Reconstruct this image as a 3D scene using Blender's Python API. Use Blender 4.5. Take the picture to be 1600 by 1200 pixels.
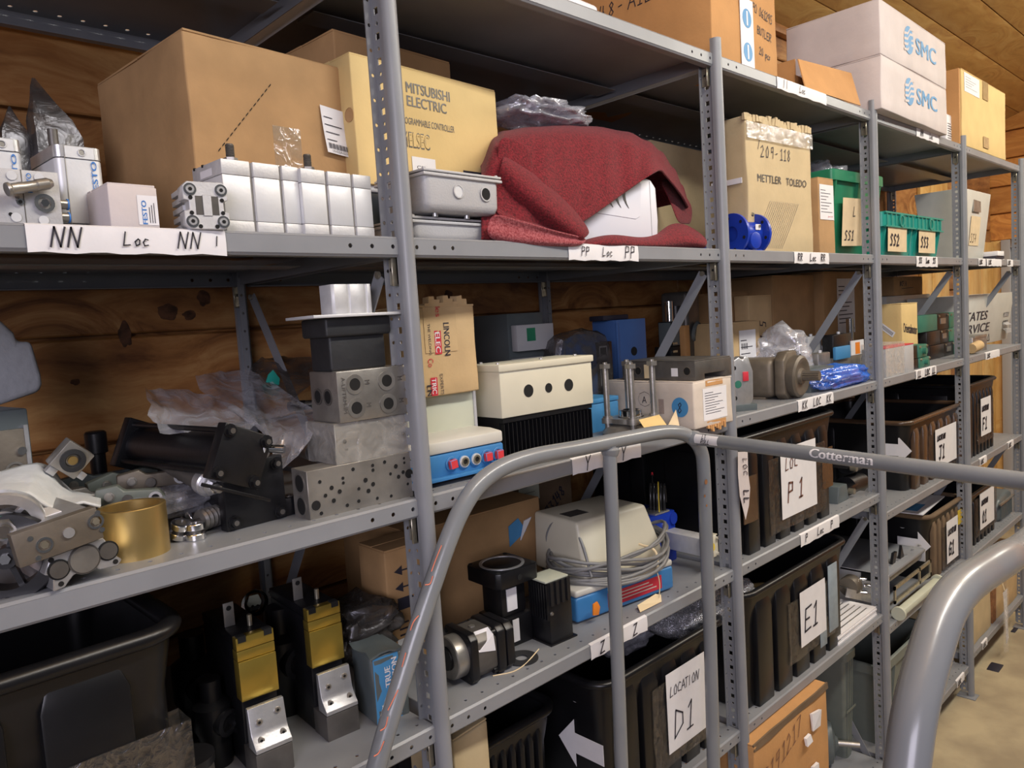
import bpy, bmesh, math, random
from mathutils import Vector, Matrix, noise
from math import sin, cos, pi, radians, atan2, hypot, tan
# ------------------------------------------------------------------ camera, world, lights
for o in list(bpy.data.objects): bpy.data.objects.remove(o)
SC = bpy.context.scene
C = bpy.data.collections.new('parts_store'); SC.collection.children.link(C)
CAM = Vector((-0.71005, -0.97934, 1.74647))
FW = Vector((0.68547, 0.72352, -0.08159)); RT = Vector((0.72078, -0.69015, -0.06453)); UP = Vector((0.10300, 0.01458, 0.99457))
FPX = 1179.17
cd = bpy.data.cameras.new('camera'); cam = bpy.data.objects.new('camera', cd); SC.collection.objects.link(cam)
cam.matrix_world = Matrix.Translation(CAM) @ Matrix((RT, UP, -FW)).transposed().to_4x4()
cd.sensor_width = 36; cd.lens = FPX*36/1600; cd.clip_start = .02
SC.camera = cam
SC.view_settings.view_transform = 'Standard'; SC.view_settings.look = 'None'
SC.view_settings.gamma = 1; SC.view_settings.use_curve_mapping = False
SC.view_settings.exposure = 0.18
W = bpy.data.worlds.new('World'); SC.world = W; W.use_nodes = True
W.node_tree.nodes['Background'].inputs[0].default_value = (.93, .95, 1, 1)
W.node_tree.nodes['Background'].inputs[1].default_value = 0.06
def area(name, loc, rot, sx, sy, power, col):
    l = bpy.data.lights.new(name, 'AREA'); l.shape = 'RECTANGLE'; l.size = sx; l.size_y = sy; l.energy = power; l.color = col
    o = bpy.data.objects.new(name, l); o.location = loc; o.rotation_euler = rot; SC.collection.objects.link(o)
# two fluorescent strips over the aisle, an added upward light for the ceiling, and daylight from the open end of the building behind the ladder
area('fluorescent_light', (0.9, -1.35, 3.15), (radians(22), 0, 0), 2.4, .16, 46, (1, .965, .90))
area('fluorescent_light', (3.9, -1.25, 3.15), (radians(22), 0, 0), 2.4, .16, 47, (1, .95, .82))
area('fluorescent_light', (1.6, -1.3, 3.05), (radians(180), 0, 0), 5, .25, 78, (1, .95, .85))  # added up-facing light, stands in for the tubes' upward glow on the ceiling
area('daylight', (-2.6, -2.4, 2.3), (radians(75), 0, radians(-48)), 1.6, 1.2, 60, (.90, .85, 1))

# ------------------------------------------------------------------ pixel -> point (used to measure the photograph)
def ray(u, v): return FW + RT*((u-800)/FPX) + UP*((600-v)/FPX)
def py(u, v, y): d = ray(u, v); return CAM + d*((y-CAM.y)/d.y)
def pz(u, v, z): d = ray(u, v); return CAM + d*((z-CAM.z)/d.z)
def px(u, v, x): d = ray(u, v); return CAM + d*((x-CAM.x)/d.x)
def proj(p):
    d = Vector(p)-CAM; z = d.dot(FW); return 800+FPX*d.dot(RT)/z, 600-FPX*d.dot(UP)/z
def hz(v, x, y):
    a, b = 0., 3.5
    for _ in range(40):
        m = (a+b)/2
        if proj((x, y, m))[1] > v: a = m
        else: b = m
    return a
def span(A, ang, u):      # distance along the direction ang from A that lands in column u
    a, b = 0., 3.; d = Vector((cos(ang), sin(ang), 0)); s = 1 if proj(Vector(A)+d*.02)[0] > proj(A)[0] else -1
    for _ in range(40):
        m = (a+b)/2
        if (proj(Vector(A)+d*m)[0]-u)*s < 0: a = m
        else: b = m
    return a

# ------------------------------------------------------------------ materials
MT = {}
def mat(name, col, rough=.5, metal=0, n=0, nscale=40, bump=0, bscale=200, col2=None, spec=.5, stretch=(1,1,1), sheen=0, coat=0, wave=0):
    m = bpy.data.materials.new(name); m.use_nodes = True; nt = m.node_tree; b = nt.nodes['Principled BSDF']
    b.inputs['Base Color'].default_value = (*col, 1); b.inputs['Roughness'].default_value = rough
    b.inputs['Metallic'].default_value = metal; b.inputs['Specular IOR Level'].default_value = spec
    b.inputs['Sheen Weight'].default_value = sheen; b.inputs['Coat Weight'].default_value = coat
    if n or bump:
        tc = nt.nodes.new('ShaderNodeTexCoord'); mp = nt.nodes.new('ShaderNodeMapping'); mp.inputs['Scale'].default_value = stretch
        nt.links.new(tc.outputs['Object'], mp.inputs[0])
        oi = nt.nodes.new('ShaderNodeObjectInfo'); ad = nt.nodes.new('ShaderNodeVectorMath'); ad.operation = 'ADD'
        sc = nt.nodes.new('ShaderNodeVectorMath'); sc.operation = 'SCALE'; sc.inputs['Scale'].default_value = 7
        cx = nt.nodes.new('ShaderNodeCombineXYZ')
        for i in range(3): nt.links.new(oi.outputs['Random'], cx.inputs[i])
        nt.links.new(cx.outputs[0], sc.inputs[0]); nt.links.new(mp.outputs[0], ad.inputs[0]); nt.links.new(sc.outputs[0], ad.inputs[1])
    if n:
        t = nt.nodes.new('ShaderNodeTexNoise'); t.inputs['Scale'].default_value = nscale; t.inputs['Detail'].default_value = 6
        nt.links.new(ad.outputs[0], t.inputs[0])
        r = nt.nodes.new('ShaderNodeValToRGB'); c2 = col2 or tuple(c*(1-n) for c in col)
        r.color_ramp.elements[0].position = .35; r.color_ramp.elements[1].position = .65
        r.color_ramp.elements[0].color = (*c2, 1); r.color_ramp.elements[1].color = (*col, 1)
        nt.links.new(t.outputs[0], r.inputs[0]); nt.links.new(r.outputs[0], b.inputs['Base Color'])
    if bump:
        t2 = nt.nodes.new('ShaderNodeTexNoise'); t2.inputs['Scale'].default_value = bscale; t2.inputs['Detail'].default_value = 4
        nt.links.new(ad.outputs[0], t2.inputs[0])
        bp = nt.nodes.new('ShaderNodeBump'); bp.inputs['Strength'].default_value = bump; bp.inputs['Distance'].default_value = .002
        nt.links.new(t2.outputs[0], bp.inputs['Height']); nt.links.new(bp.outputs[0], b.inputs['Normal'])
    MT[name] = m; return m
mat('paint', (.24, .25, .27), .38, 0, .12, 9, .08, 60)
mat('paint_rail', (.20, .213, .228), .27, 0, .08, 14, .05, 40, coat=.1)
mat('crayon', (.70, .20, .12), .8)
mat('foam_shaded', (.36, .37, .39), .7, 0, .08, 60, .5, 90)  # white foam darkened: shade at the back of the shelf put into the colour
mat('knot', (.14, .058, .026), .5, 0, .7, 60)
mat('duct_blue', (.27, .33, .38), .5, 0, .15, 40)
mat('galv', (.50, .46, .36), .35, .8, .3, 60)
mat('hole', (.004, .004, .004), .9)
mat('cardboard', (.44, .26, .115), .85, 0, .16, 14, .25, 120)
mat('cardboard_light', (.56, .39, .20), .85, 0, .12, 14, .25, 120)
mat('cardboard_tan', (.55, .43, .25), .85, 0, .12, 12, .25, 120)
mat('cardboard_orange', (.52, .27, .10), .85, 0, .12, 12, .25, 120)
mat('cardboard_yellow', (.68, .49, .21), .8, 0, .08, 12, .2, 120)
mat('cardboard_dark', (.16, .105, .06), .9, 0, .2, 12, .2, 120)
mat('carton_white', (.60, .54, .53), .7, 0, .08, 14, .2, 120)
mat('carton_cream', (.62, .54, .46), .75, 0, .12, 20, .2, 120)
mat('paper', (.74, .73, .75), .6, 0, .05, 30, .15, 60)
mat('paper_tan', (.66, .52, .33), .7, 0, .1, 30)
mat('ink', (.02, .018, .03), .6)
mat('ink_brown', (.16, .07, .05), .6)
mat('ink_blue', (.03, .17, .50), .5)
mat('ink_red', (.55, .03, .05), .5)
mat('sky_blue', (.06, .25, .50), .5)
mat('tape', (.50, .38, .2), .15, 0, .2, 50, .5, 60, coat=.6)
mat('black_plastic', (.012, .012, .014), .36, 0, 0, 40, .25, 40)
mat('bin_plastic', (.0075, .0075, .009), .34, 0, .3, 12, .2, 25, spec=.4)
mat('brown_tape', (.085, .05, .03), .25, 0, .2, 18, .5, 40)
mat('black_metal', (.009, .009, .011), .36, .1, .3, 30, .15, 90)
mat('black_rubber', (.02, .021, .024), .55, 0, .3, 20, .4, 60)
mat('alu', (.62, .62, .63), .36, .75, .12, 60, .1, 200)
mat('alu_matte', (.60, .60, .61), .5, .35, .1, 70, .15, 300)
mat('alu_bright', (.83, .83, .84), .2, 1, .1, 30)
mat('steel', (.42, .40, .37), .36, .75, .3, 25, .15, 120)
mat('steel_raw', (.34, .32, .29), .45, .6, .3, 18, .2, 90)
mat('steel_dark', (.14, .13, .12), .45, .5, .3, 25, .15, 120)
mat('bronze_grey', (.17, .145, .115), .5, .35, .3, 20, .3, 80)
mat('chrome', (.75, .75, .76), .1, 1)
mat('brass', (.60, .43, .17), .40, .9, .22, 8, .1, 60, stretch=(1, 1, .15))
mat('gold', (.52, .37, .075), .3, .8, .1, 20)
mat('festo_white', (.66, .67, .69), .42, .25, .06, 30, .08, 200)
mat('box_grey', (.44, .44, .45), .45, 0, .05, 30, .25, 300)
mat('device_white', (.66, .66, .72), .4)
mat('cream_paint', (.64, .60, .47), .42, 0, .04, 20, .06, 100)
mat('pale_green', (.50, .52, .42), .5, 0, .05, 20)
mat('blue_paint', (.045, .20, .46), .4, 0, .06, 20)
mat('blue_deep', (.012, .045, .40), .35, 0, .15, 20)
mat('blue_cabinet', (.06, .14, .36), .45, 0, .08, 10)
mat('red_cap', (.62, .05, .06), .35)
mat('green_tote', (.02, .20, .10), .35, 0, .2, 15)
mat('teal', (.015, .27, .22), .35, 0, .12, 15)
mat('green_cap', (.035, .17, .12), .4, 0, .15, 30)
mat('coro', (.58, .57, .52), .4, 0, .1, 10, .1, 40)
mat('orange', (.75, .22, .02), .5)
mat('yellow', (.75, .55, .05), .5)
mat('towel', (.20, .008, .016), .95, 0, .45, 260, 1.0, 300, col2=(.075, .002, .005), sheen=.06)
mat('towel_band', (.36, .09, .10), .95, 0, .6, 260, 1.0, 300, col2=(.18, .012, .02), sheen=.12)
mat('foam', (.66, .68, .70), .7, 0, .08, 60, .5, 90)
mat('cable_grey', (.20, .20, .20), .4)
mat('cable_black', (.022, .022, .022), .22)
mat('concrete', (.46, .38, .24), .8, 0, .3, 5, .3, 60, col2=(.30, .24, .155))
mat('motor_grey', (.10, .12, .125), .35, 0, .1, 20)
mat('crate_grey', (.15, .17, .15), .45, 0, .15, 15)
mat('door_grey', (.36, .355, .36), .5)
mat('rust', (.30, .13, .05), .8, 0, .4, 60)
mat('pump_brown', (.17, .14, .105), .5, .3, .3, 25, .4, 70)
mat('tag', (.72, .58, .36), .7)

def wood(name, c1, c2, c3, stretch, flat=(1, 1, 1)):
    m = bpy.data.materials.new(name); m.use_nodes = True; nt = m.node_tree; b = nt.nodes['Principled BSDF']; L = nt.links.new
    N = nt.nodes.new
    tc = N('ShaderNodeTexCoord'); oi = N('ShaderNodeObjectInfo'); cx = N('ShaderNodeCombineXYZ')
    mu = N('ShaderNodeMath'); mu.operation = 'MULTIPLY'; mu.inputs[1].default_value = 37; L(oi.outputs['Random'], mu.inputs[0])
    for i in range(3): L(mu.outputs[0], cx.inputs[i])
    ad = N('ShaderNodeVectorMath'); ad.operation = 'ADD'; L(tc.outputs['Object'], ad.inputs[0]); L(cx.outputs[0], ad.inputs[1])
    # warp around knots
    mpk = N('ShaderNodeMapping'); mpk.inputs['Scale'].default_value = (2.2 if stretch[0] < 1 else 3.6, 2.2 if stretch[1] < 1 else 3.6, 2.2 if stretch[2] < 1 else 3.6); L(ad.outputs[0], mpk.inputs[0])
    fl = N('ShaderNodeVectorMath'); fl.operation = 'MULTIPLY'; fl.inputs[1].default_value = flat; L(mpk.outputs[0], fl.inputs[0])
    vo = N('ShaderNodeTexVoronoi'); vo.inputs['Scale'].default_value = 1.0; L(fl.outputs[0], vo.inputs[0])
    kn = N('ShaderNodeMapRange'); kn.inputs[1].default_value = .02; kn.inputs[2].default_value = .42; kn.inputs[3].default_value = 1; kn.inputs[4].default_value = 0
    L(vo.outputs['Distance'], kn.inputs[0])
    ns = N('ShaderNodeTexNoise'); ns.inputs['Scale'].default_value = 3; L(ad.outputs[0], ns.inputs[0])
    mp = N('ShaderNodeMapping'); mp.inputs['Scale'].default_value = stretch; L(ad.outputs[0], mp.inputs[0])
    sc = N('ShaderNodeVectorMath'); sc.operation = 'SCALE'; L(kn.outputs[0], sc.inputs['Scale']); sc.inputs[0].default_value = (.5, .5, .5)
    a2 = N('ShaderNodeVectorMath'); a2.operation = 'ADD'; L(mp.outputs[0], a2.inputs[0]); L(sc.outputs[0], a2.inputs[1])
    s2 = N('ShaderNodeVectorMath'); s2.operation = 'SCALE'; s2.inputs['Scale'].default_value = .35; L(ns.outputs['Color'], s2.inputs[0])
    a3 = N('ShaderNodeVectorMath'); a3.operation = 'ADD'; L(a2.outputs[0], a3.inputs[0]); L(s2.outputs[0], a3.inputs[1])
    gr = N('ShaderNodeTexNoise'); gr.inputs['Scale'].default_value = 7; gr.inputs['Detail'].default_value = 8; gr.inputs['Roughness'].default_value = .65; L(a3.outputs[0], gr.inputs[0])
    rp = N('ShaderNodeValToRGB'); e = rp.color_ramp.elements; e[0].position = .32; e[0].color = (*c3, 1); e[1].position = .68; e[1].color = (*c1, 1)
    k = e.new(.5); k.color = (*c2, 1); L(gr.outputs[0], rp.inputs[0])
    kk = N('ShaderNodeMapRange'); kk.inputs[1].default_value = .035; kk.inputs[2].default_value = .11; kk.inputs[3].default_value = .85; kk.inputs[4].default_value = 0; L(vo.outputs['Distance'], kk.inputs[0])
    mx = N('ShaderNodeMix'); mx.data_type = 'RGBA'; L(kk.outputs[0], mx.inputs[0]); L(rp.outputs[0], mx.inputs[6]); mx.inputs[7].default_value = (c3[0]*.35, c3[1]*.3, c3[2]*.3, 1)
    hs = N('ShaderNodeHueSaturation'); mr = N('ShaderNodeMapRange'); mr.inputs[3].default_value = .8; mr.inputs[4].default_value = 1.15; L(oi.outputs['Random'], mr.inputs[0]); L(mr.outputs[0], hs.inputs['Value']); L(mx.outputs[2], hs.inputs['Color'])
    L(hs.outputs[0], b.inputs['Base Color']); b.inputs['Roughness'].default_value = .38
    MT[name] = m
wood('wood_x', (.50, .28, .105), (.33, .145, .045), (.13, .048, .016), (.22, 2.2, 2.2), (1, 0, 1))
wood('wood_y', (.74, .36, .10), (.60, .25, .055), (.42, .15, .035), (2.2, .22, 2.2), (0, 1, 1))
wood('wood_ceil', (.56, .36, .13), (.48, .28, .085), (.34, .17, .05), (.22, 2.2, 2.2), (1, 1, 0))
wood('wood_z', (.80, .55, .22), (.74, .45, .15), (.62, .32, .09), (2.2, 2.2, .2))

def film(name, col, alpha, rough=.15, nscale=22, gloss=.35):
    m = bpy.data.materials.new(name); m.use_nodes = True; nt = m.node_tree; L = nt.links.new; N = nt.nodes.new
    nt.nodes.remove(nt.nodes['Principled BSDF']); out = nt.nodes['Material Output']
    tr = N('ShaderNodeBsdfTransparent'); df = N('ShaderNodeBsdfDiffuse'); df.inputs[0].default_value = (*col, 1)
    gl = N('ShaderNodeBsdfGlossy'); gl.inputs['Roughness'].default_value = rough; gl.inputs[0].default_value = (.9, .9, 1, 1)
    tc = N('ShaderNodeTexCoord'); ns = N('ShaderNodeTexNoise'); ns.inputs['Scale'].default_value = nscale; ns.inputs['Detail'].default_value = 5; ns.inputs['Distortion'].default_value = 1.2
    L(tc.outputs['Object'], ns.inputs[0])
    mr = N('ShaderNodeMapRange'); mr.inputs[1].default_value = .35; mr.inputs[2].default_value = .7; mr.inputs[3].default_value = alpha*.55; mr.inputs[4].default_value = min(1, alpha*1.5); L(ns.outputs[0], mr.inputs[0])
    bp = N('ShaderNodeBump'); bp.inputs['Strength'].default_value = .7; bp.inputs['Distance'].default_value = .006; L(ns.outputs[0], bp.inputs['Height'])
    L(bp.outputs[0], gl.inputs['Normal']); L(bp.outputs[0], df.inputs['Normal'])
    m1 = N('ShaderNodeMixShader'); m1.inputs[0].default_value = gloss; L(df.outputs[0], m1.inputs[1]); L(gl.outputs[0], m1.inputs[2])
    m2 = N('ShaderNodeMixShader'); L(mr.outputs[0], m2.inputs[0]); L(tr.outputs[0], m2.inputs[1]); L(m1.outputs[0], m2.inputs[2])
    L(m2.outputs[0], out.inputs[0]); MT[name] = m
film('bag_clear', (.80, .80, .84), .40)
film('bag_haze', (.62, .62, .68), .46)
film('bag_smoke', (.055, .05, .045), .78, .3, 22, .12)
film('bag_blue', (.03, .19, .85), .96, .2)
film('clear_tape', (.7, .68, .62), .35, .08, 40)
film('tape_dark', (.05, .048, .043), .35, .14, 60)
film('tape_film', (.62, .50, .34), .25, .12, 30)
film('bubble', (.5, .5, .52), .55, .1, 160)

# ------------------------------------------------------------------ mesh builder
class M:
    def __init__(s): s.v = []; s.f = []; s.mi = []; s.mn = []; s.T = Matrix()
    def idx(s, m):
        if m not in s.mn: s.mn.append(m)
        return s.mn.index(m)
    def add(s, vs, fs, m):
        k = len(s.v); i = s.idx(m); T = s.T
        s.v += [tuple(T @ Vector(p)) for p in vs]
        for f in fs: s.f.append([k+a for a in f]); s.mi.append(i)
        return s
    def box(s, x0, y0, z0, x1, y1, z1, m):
        v = [(x, y, z) for z in (z0, z1) for y in (y0, y1) for x in (x0, x1)]
        return s.add(v, [(0, 2, 3, 1), (4, 5, 7, 6), (0, 1, 5, 4), (2, 6, 7, 3), (0, 4, 6, 2), (1, 3, 7, 5)], m)
    def frame(s, p0, p1):
        a = (Vector(p1)-Vector(p0)); L = a.length; a.normalize()
        r = Vector((0, 0, 1)) if abs(a.z) < .9 else Vector((1, 0, 0))
        x = r.cross(a).normalized(); y = a.cross(x); return Vector(p0), x, y, a, L
    def cyl(s, p0, p1, r, m, r2=None, n=16, caps=True, ph=0):
        o, x, y, a, L = s.frame(p0, p1); r2 = r if r2 is None else r2
        v = []
        for q, R in ((0, r), (L, r2)):
            for i in range(n):
                t = 2*pi*(i+ph)/n; v.append(o+a*q+x*(R*cos(t))+y*(R*sin(t)))
        f = [(i, (i+1) % n, n+(i+1) % n, n+i) for i in range(n)]
        if caps: f += [tuple(reversed(range(n))), tuple(range(n, 2*n))]
        return s.add(v, f, m)
    def lathe(s, p0, p1, prof, m, n=24, close=False):       # prof: (r, h) along p0->p1
        o, x, y, a, L = s.frame(p0, p1); v = []; f = []
        for r, h in prof:
            for i in range(n):
                t = 2*pi*i/n; v.append(o+a*h+x*(r*cos(t))+y*(r*sin(t)))
        k = len(prof)
        for j in range(k if close else k-1):
            j2 = (j+1) % k
            for i in range(n): f.append((j*n+i, j*n+(i+1) % n, j2*n+(i+1) % n, j2*n+i))
        return s.add(v, f, m)
    def tube(s, pts, r, m, n=10, caps=True):
        pts = [Vector(p) for p in pts]; v = []; f = []; k = len(pts); up = None
        for i, p in enumerate(pts):
            a = (pts[min(i+1, k-1)]-pts[max(i-1, 0)]).normalized()
            if up is None:
                q = Vector((0, 0, 1)) if abs(a.z) < .9 else Vector((1, 0, 0)); up = q.cross(a).normalized()
            up = (up-a*up.dot(a)).normalized(); w = a.cross(up); R = r[i] if isinstance(r, (list, tuple)) else r
            for j in range(n):
                t = 2*pi*j/n; v.append(p+up*(R*cos(t))+w*(R*sin(t)))
        for i in range(k-1):
            for j in range(n): f.append((i*n+j, i*n+(j+1) % n, (i+1)*n+(j+1) % n, (i+1)*n+j))
        if caps: f += [tuple(reversed(range(n))), tuple(range((k-1)*n, k*n))]
        return s.add(v, f, m)
    def prism(s, poly, y0, y1, m, ax='y'):                   # poly in (x,z) extruded along y  (or (x,y) along z, (y,z) along x)
        def P(a, b, h): return (a, h, b) if ax == 'y' else ((a, b, h) if ax == 'z' else (h, a, b))
        n = len(poly); v = [P(a, b, y0) for a, b in poly]+[P(a, b, y1) for a, b in poly]
        f = [(i, (i+1) % n, n+(i+1) % n, n+i) for i in range(n)]+[tuple(reversed(range(n))), tuple(range(n, 2*n))]
        return s.add(v, f, m)
    def quad(s, a, b, c, d, m): return s.add([a, b, c, d], [(0, 1, 2, 3)], m)
    def disc(s, c, r, nrm, m, n=20, off=.0006):
        c = Vector(c); nn = Vector(nrm).normalized(); return s.cyl(c, c+nn*off, r, m, n=n)
    def ring(s, c, r1, r2, nrm, m, h=.001, n=24):
        c = Vector(c); nn = Vector(nrm).normalized()
        return s.lathe(c, c+nn, [(r1, 0), (r1, h), (r2, h), (r2, 0)], m, n)
    def holes(s, O, U, V, w, h, cells, m):
        """thin sheet in the plane O + a*U + b*V with a hole (square 'q' or round 'o') in each listed cell; cells: (a0,a1,b0,b1,kind,r)"""
        O = Vector(O); U = Vector(U); V = Vector(V); P = lambda a, b: O+U*a+V*b
        for a0, a1, b0, b1, k, r in cells:
            if k is None: s.quad(P(a0, b0), P(a1, b0), P(a1, b1), P(a0, b1), m); continue
            ca, cb = (a0+a1)/2, (b0+b1)/2
            out = [(a1, cb), (a1, b1), (ca, b1), (a0, b1), (a0, cb), (a0, b0), (ca, b0), (a1, b0)]
            if k == 'q': inn = [(ca+r, cb), (ca+r, cb+r), (ca, cb+r), (ca-r, cb+r), (ca-r, cb), (ca-r, cb-r), (ca, cb-r), (ca+r, cb-r)]
            else: inn = [(ca+r*cos(i*pi/4), cb+r*sin(i*pi/4)) for i in range(8)]
            vs = [P(*q) for q in out]+[P(*q) for q in inn]
            s.add(vs, [(i, (i+1) % 8, 8+(i+1) % 8, 8+i) for i in range(8)], m)
        return s
    def build(s, name, parent=None, bevel=0, smooth=38, solid=0, seg=2, sub=0, jit=None, label=None):
        me = bpy.data.meshes.new(name); me.from_pydata(s.v, [], s.f)
        for n in s.mn: me.materials.append(MT[n])
        me.polygons.foreach_set('material_index', s.mi); me.update()
        bm = bmesh.new(); bm.from_mesh(me)
        bmesh.ops.remove_doubles(bm, verts=bm.verts, dist=1e-6)
        if not solid: bmesh.ops.recalc_face_normals(bm, faces=bm.faces)
        if sub: bmesh.ops.subdivide_edges(bm, edges=bm.edges, cuts=sub, use_grid_fill=True)
        if bevel:
            ed = [e for e in bm.edges if len(e.link_faces) == 2 and e.calc_face_angle(0) > radians(30)]
            bmesh.ops.bevel(bm, geom=ed, offset=bevel, segments=seg, profile=.5, affect='EDGES', clamp_overlap=True)
        if jit:
            for v in bm.verts: v.co += jit(v.co)
        bm.to_mesh(me); bm.free()
        if smooth: me.shade_smooth(); me.set_sharp_from_angle(angle=radians(smooth))
        o = bpy.data.objects.new(name, me); SC.collection.objects.link(o)
        if parent: o.parent = parent
        if solid:
            md = o.modifiers.new('thickness', 'SOLIDIFY'); md.thickness = solid; md.offset = 0
        if label: o['label'] = label
        return o
def thing(name, label, cat, loc=(0, 0, 0), rz=0, group=None, rx=0, ry=0):
    o = bpy.data.objects.new(name, None); SC.collection.objects.link(o); o.empty_display_size = .05
    o.location = loc; o.rotation_euler = (rx, ry, rz); o['label'] = label; o['category'] = cat
    if group: o['group'] = group
    return o
def tag(o, label, cat, group=None):
    o['label'] = label; o['category'] = cat
    if group: o['group'] = group
    return o
def copy_tree(o, parent=None):
    c = o.copy(); SC.collection.objects.link(c); c.parent = parent
    for ch in list(o.children): copy_tree(ch, c)
    return c
def wob(a, s=8, seed=0):
    return lambda co: Vector((noise.noise(co*s+Vector((seed, 0, 3))), noise.noise(co*s+Vector((9, seed, 1))), noise.noise(co*s+Vector((2, 7, seed)))))*a

# ---- lettering
_tc = {}
def glyphs(txt):
    if txt not in _tc:
        cu = bpy.data.curves.new('t', 'FONT'); cu.body = txt; cu.resolution_u = 3; cu.fill_mode = 'FRONT'
        ob = bpy.data.objects.new('t', cu); me = ob.to_mesh()
        vs = [v.co.copy() for v in me.vertices]; fs = [tuple(p.vertices) for p in me.polygons]
        ob.to_mesh_clear(); bpy.data.objects.remove(ob); bpy.data.curves.remove(cu)
        if vs:
            x0 = min(v.x for v in vs); x1 = max(v.x for v in vs); y0 = min(v.y for v in vs); y1 = max(v.y for v in vs)
        else: x0 = y0 = 0; x1 = y1 = 1
        _tc[txt] = (vs, fs, x0, x1, y0, y1)
    return _tc[txt]
def text(mb, txt, O, U, V, w, h, m, shear=0, bold=0):
    """printed words filling w x h from the lower left corner O; U, V unit vectors"""
    vs, fs, x0, x1, y0, y1 = glyphs(txt); O = Vector(O); U = Vector(U); V = Vector(V)
    for k in range(3 if bold else 1):
        off = (k-1)*bold if bold else 0
        nn = U.cross(V)*(.00004*k)
        pts = [O+nn+U*((v.x-x0)/(x1-x0)*w+off+shear*(v.y-y0)/(y1-y0)*h)+V*((v.y-y0)/(y1-y0)*h) for v in vs]
        mb.add(pts, fs, m)
ST = {'A': [[(0,0),(.45,1),(.9,0)],[(.15,.4),(.7,.4)]], 'B': [[(0,0),(0,1),(.6,.9),(.6,.6),(0,.5),(.7,.35),(.6,.05),(0,0)]], 'C': [[(.7,.85),(.35,1),(.05,.6),(.1,.15),(.7,.1)]],
 'D': [[(0,0),(0,1),(.6,.75),(.65,.35),(0,0)]], 'E': [[(.7,1),(0,.95),(0,0),(.7,.05)],[(0,.5),(.5,.5)]], 'F': [[(.65,1),(0,1),(0,0)],[(0,.5),(.5,.55)]], 'I': [[(.2,0),(.2,1)]],
 'J': [[(0,1),(.7,1)],[(.4,1),(.4,.15),(.2,0),(0,.15)]], 'K': [[(0,0),(0,1)],[(.6,1),(0,.45),(.6,0)]], 'L': [[(.1,1),(0,0),(.6,.05)]], 'M': [[(0,0),(.1,1),(.4,.3),(.7,1),(.8,0)]],
 'N': [[(0,0),(.15,1),(.6,0),(.8,1)]], 'O': [[(.35,1),(0,.6),(.1,.05),(.5,.05),(.65,.6),(.35,1)]], 'P': [[(0,0),(.05,1),(.6,.95),(.6,.55),(.05,.5)]], 'R': [[(0,0),(.05,1),(.6,.9),(.5,.55),(.05,.5),(.6,0)]],
 'S': [[(.6,.9),(.3,1),(.05,.75),(.5,.4),(.4,.05),(0,.05)]], 'T': [[(0,1),(.7,1)],[(.35,1),(.35,0)]], 'Y': [[(0,1),(.3,.5),(.65,1)],[(.3,.5),(.25,0)]], 'Z': [[(0,.95),(.6,1),(0,0),(.7,.05)]], 'U': [[(0,1),(.05,.1),(.5,.05),(.6,1)]], 'V': [[(0,1),(.3,0),(.6,1)]], 'X': [[(0,0),(.6,1)],[(0,1),(.6,0)]],
 'W': [[(0,1),(.2,0),(.4,.7),(.6,0),(.8,1)]], 'G': [[(.7,.85),(.35,1),(.05,.6),(.1,.1),(.65,.1),(.65,.5),(.4,.5)]], 'H': [[(0,0),(0,1)],[(.6,0),(.6,1)],[(0,.5),(.6,.5)]],
 'o': [[(.3,.5),(.02,.3),(.15,0),(.45,.1),(.45,.4),(.3,.5)]], 'c': [[(.45,.45),(.2,.5),(.02,.25),(.15,0),(.5,.05)]], 'a': [[(.45,.5),(.1,.45),(.05,.05),(.4,.1),(.45,.5),(.5,0)]], 't': [[(.2,.9),(.2,.05),(.4,.02)],[(0,.6),(.4,.62)]],
 'i': [[(.1,.5),(.12,0)]], 'n': [[(0,.5),(.05,0)],[(.05,.35),(.3,.5),(.42,0)]], 'u': [[(0,.5),(.05,.05),(.35,.05),(.4,.5)],[(.4,.5),(.45,0)]], 'r': [[(0,.5),(.05,0)],[(.05,.35),(.35,.5)]], 'e': [[(.05,.25),(.4,.3),(.3,.5),(.05,.4),(.1,.02),(.45,.08)]], 'l': [[(.1,1),(.1,0)]],
 'p': [[(0,.5),(.05,-.4)],[(.02,.45),(.4,.5),(.4,.1),(.05,.05)]], 's': [[(.35,.45),(.08,.45),(.3,.15),(.02,.02)]], 'h': [[(0,1),(.02,0)],[(.02,.35),(.3,.5),(.35,0)]],
 '1': [[(.05,.8),(.3,1),(.25,0)],[(0,0),(.5,.02)]], '2': [[(0,.8),(.3,1),(.55,.7),(0,0),(.65,.05)]], '3': [[(0,.95),(.45,.9),(.2,.55),(.5,.3),(.3,0),(0,.08)]], '4': [[(.1,1),(0,.45),(.55,.5)],[(.45,.95),(.4,0)]], '5': [[(.5,1),(.05,1),(.05,.6),(.45,.5),(.4,.05),(0,.05)]],
 '6': [[(.5,1),(.1,.6),(.05,.1),(.4,0),(.5,.35),(.1,.4)]], '7': [[(0,1),(.6,1),(.2,0)]], '8': [[(.3,.5),(.05,.8),(.3,1),(.5,.8),(.05,.2),(.3,0),(.55,.25),(.3,.5)]], '9': [[(.5,.6),(.1,.55),(.1,.95),(.5,1),(.45,0)]], '0': [[(.3,1),(.02,.6),(.1,.05),(.45,.05),(.55,.6),(.3,1)]], '-': [[(0,.45),(.4,.5)]], '/': [[(0,-.1),(.4,1.1)]], '=': [[(0,.3),(.4,.3)]], ' ': []}
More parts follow.
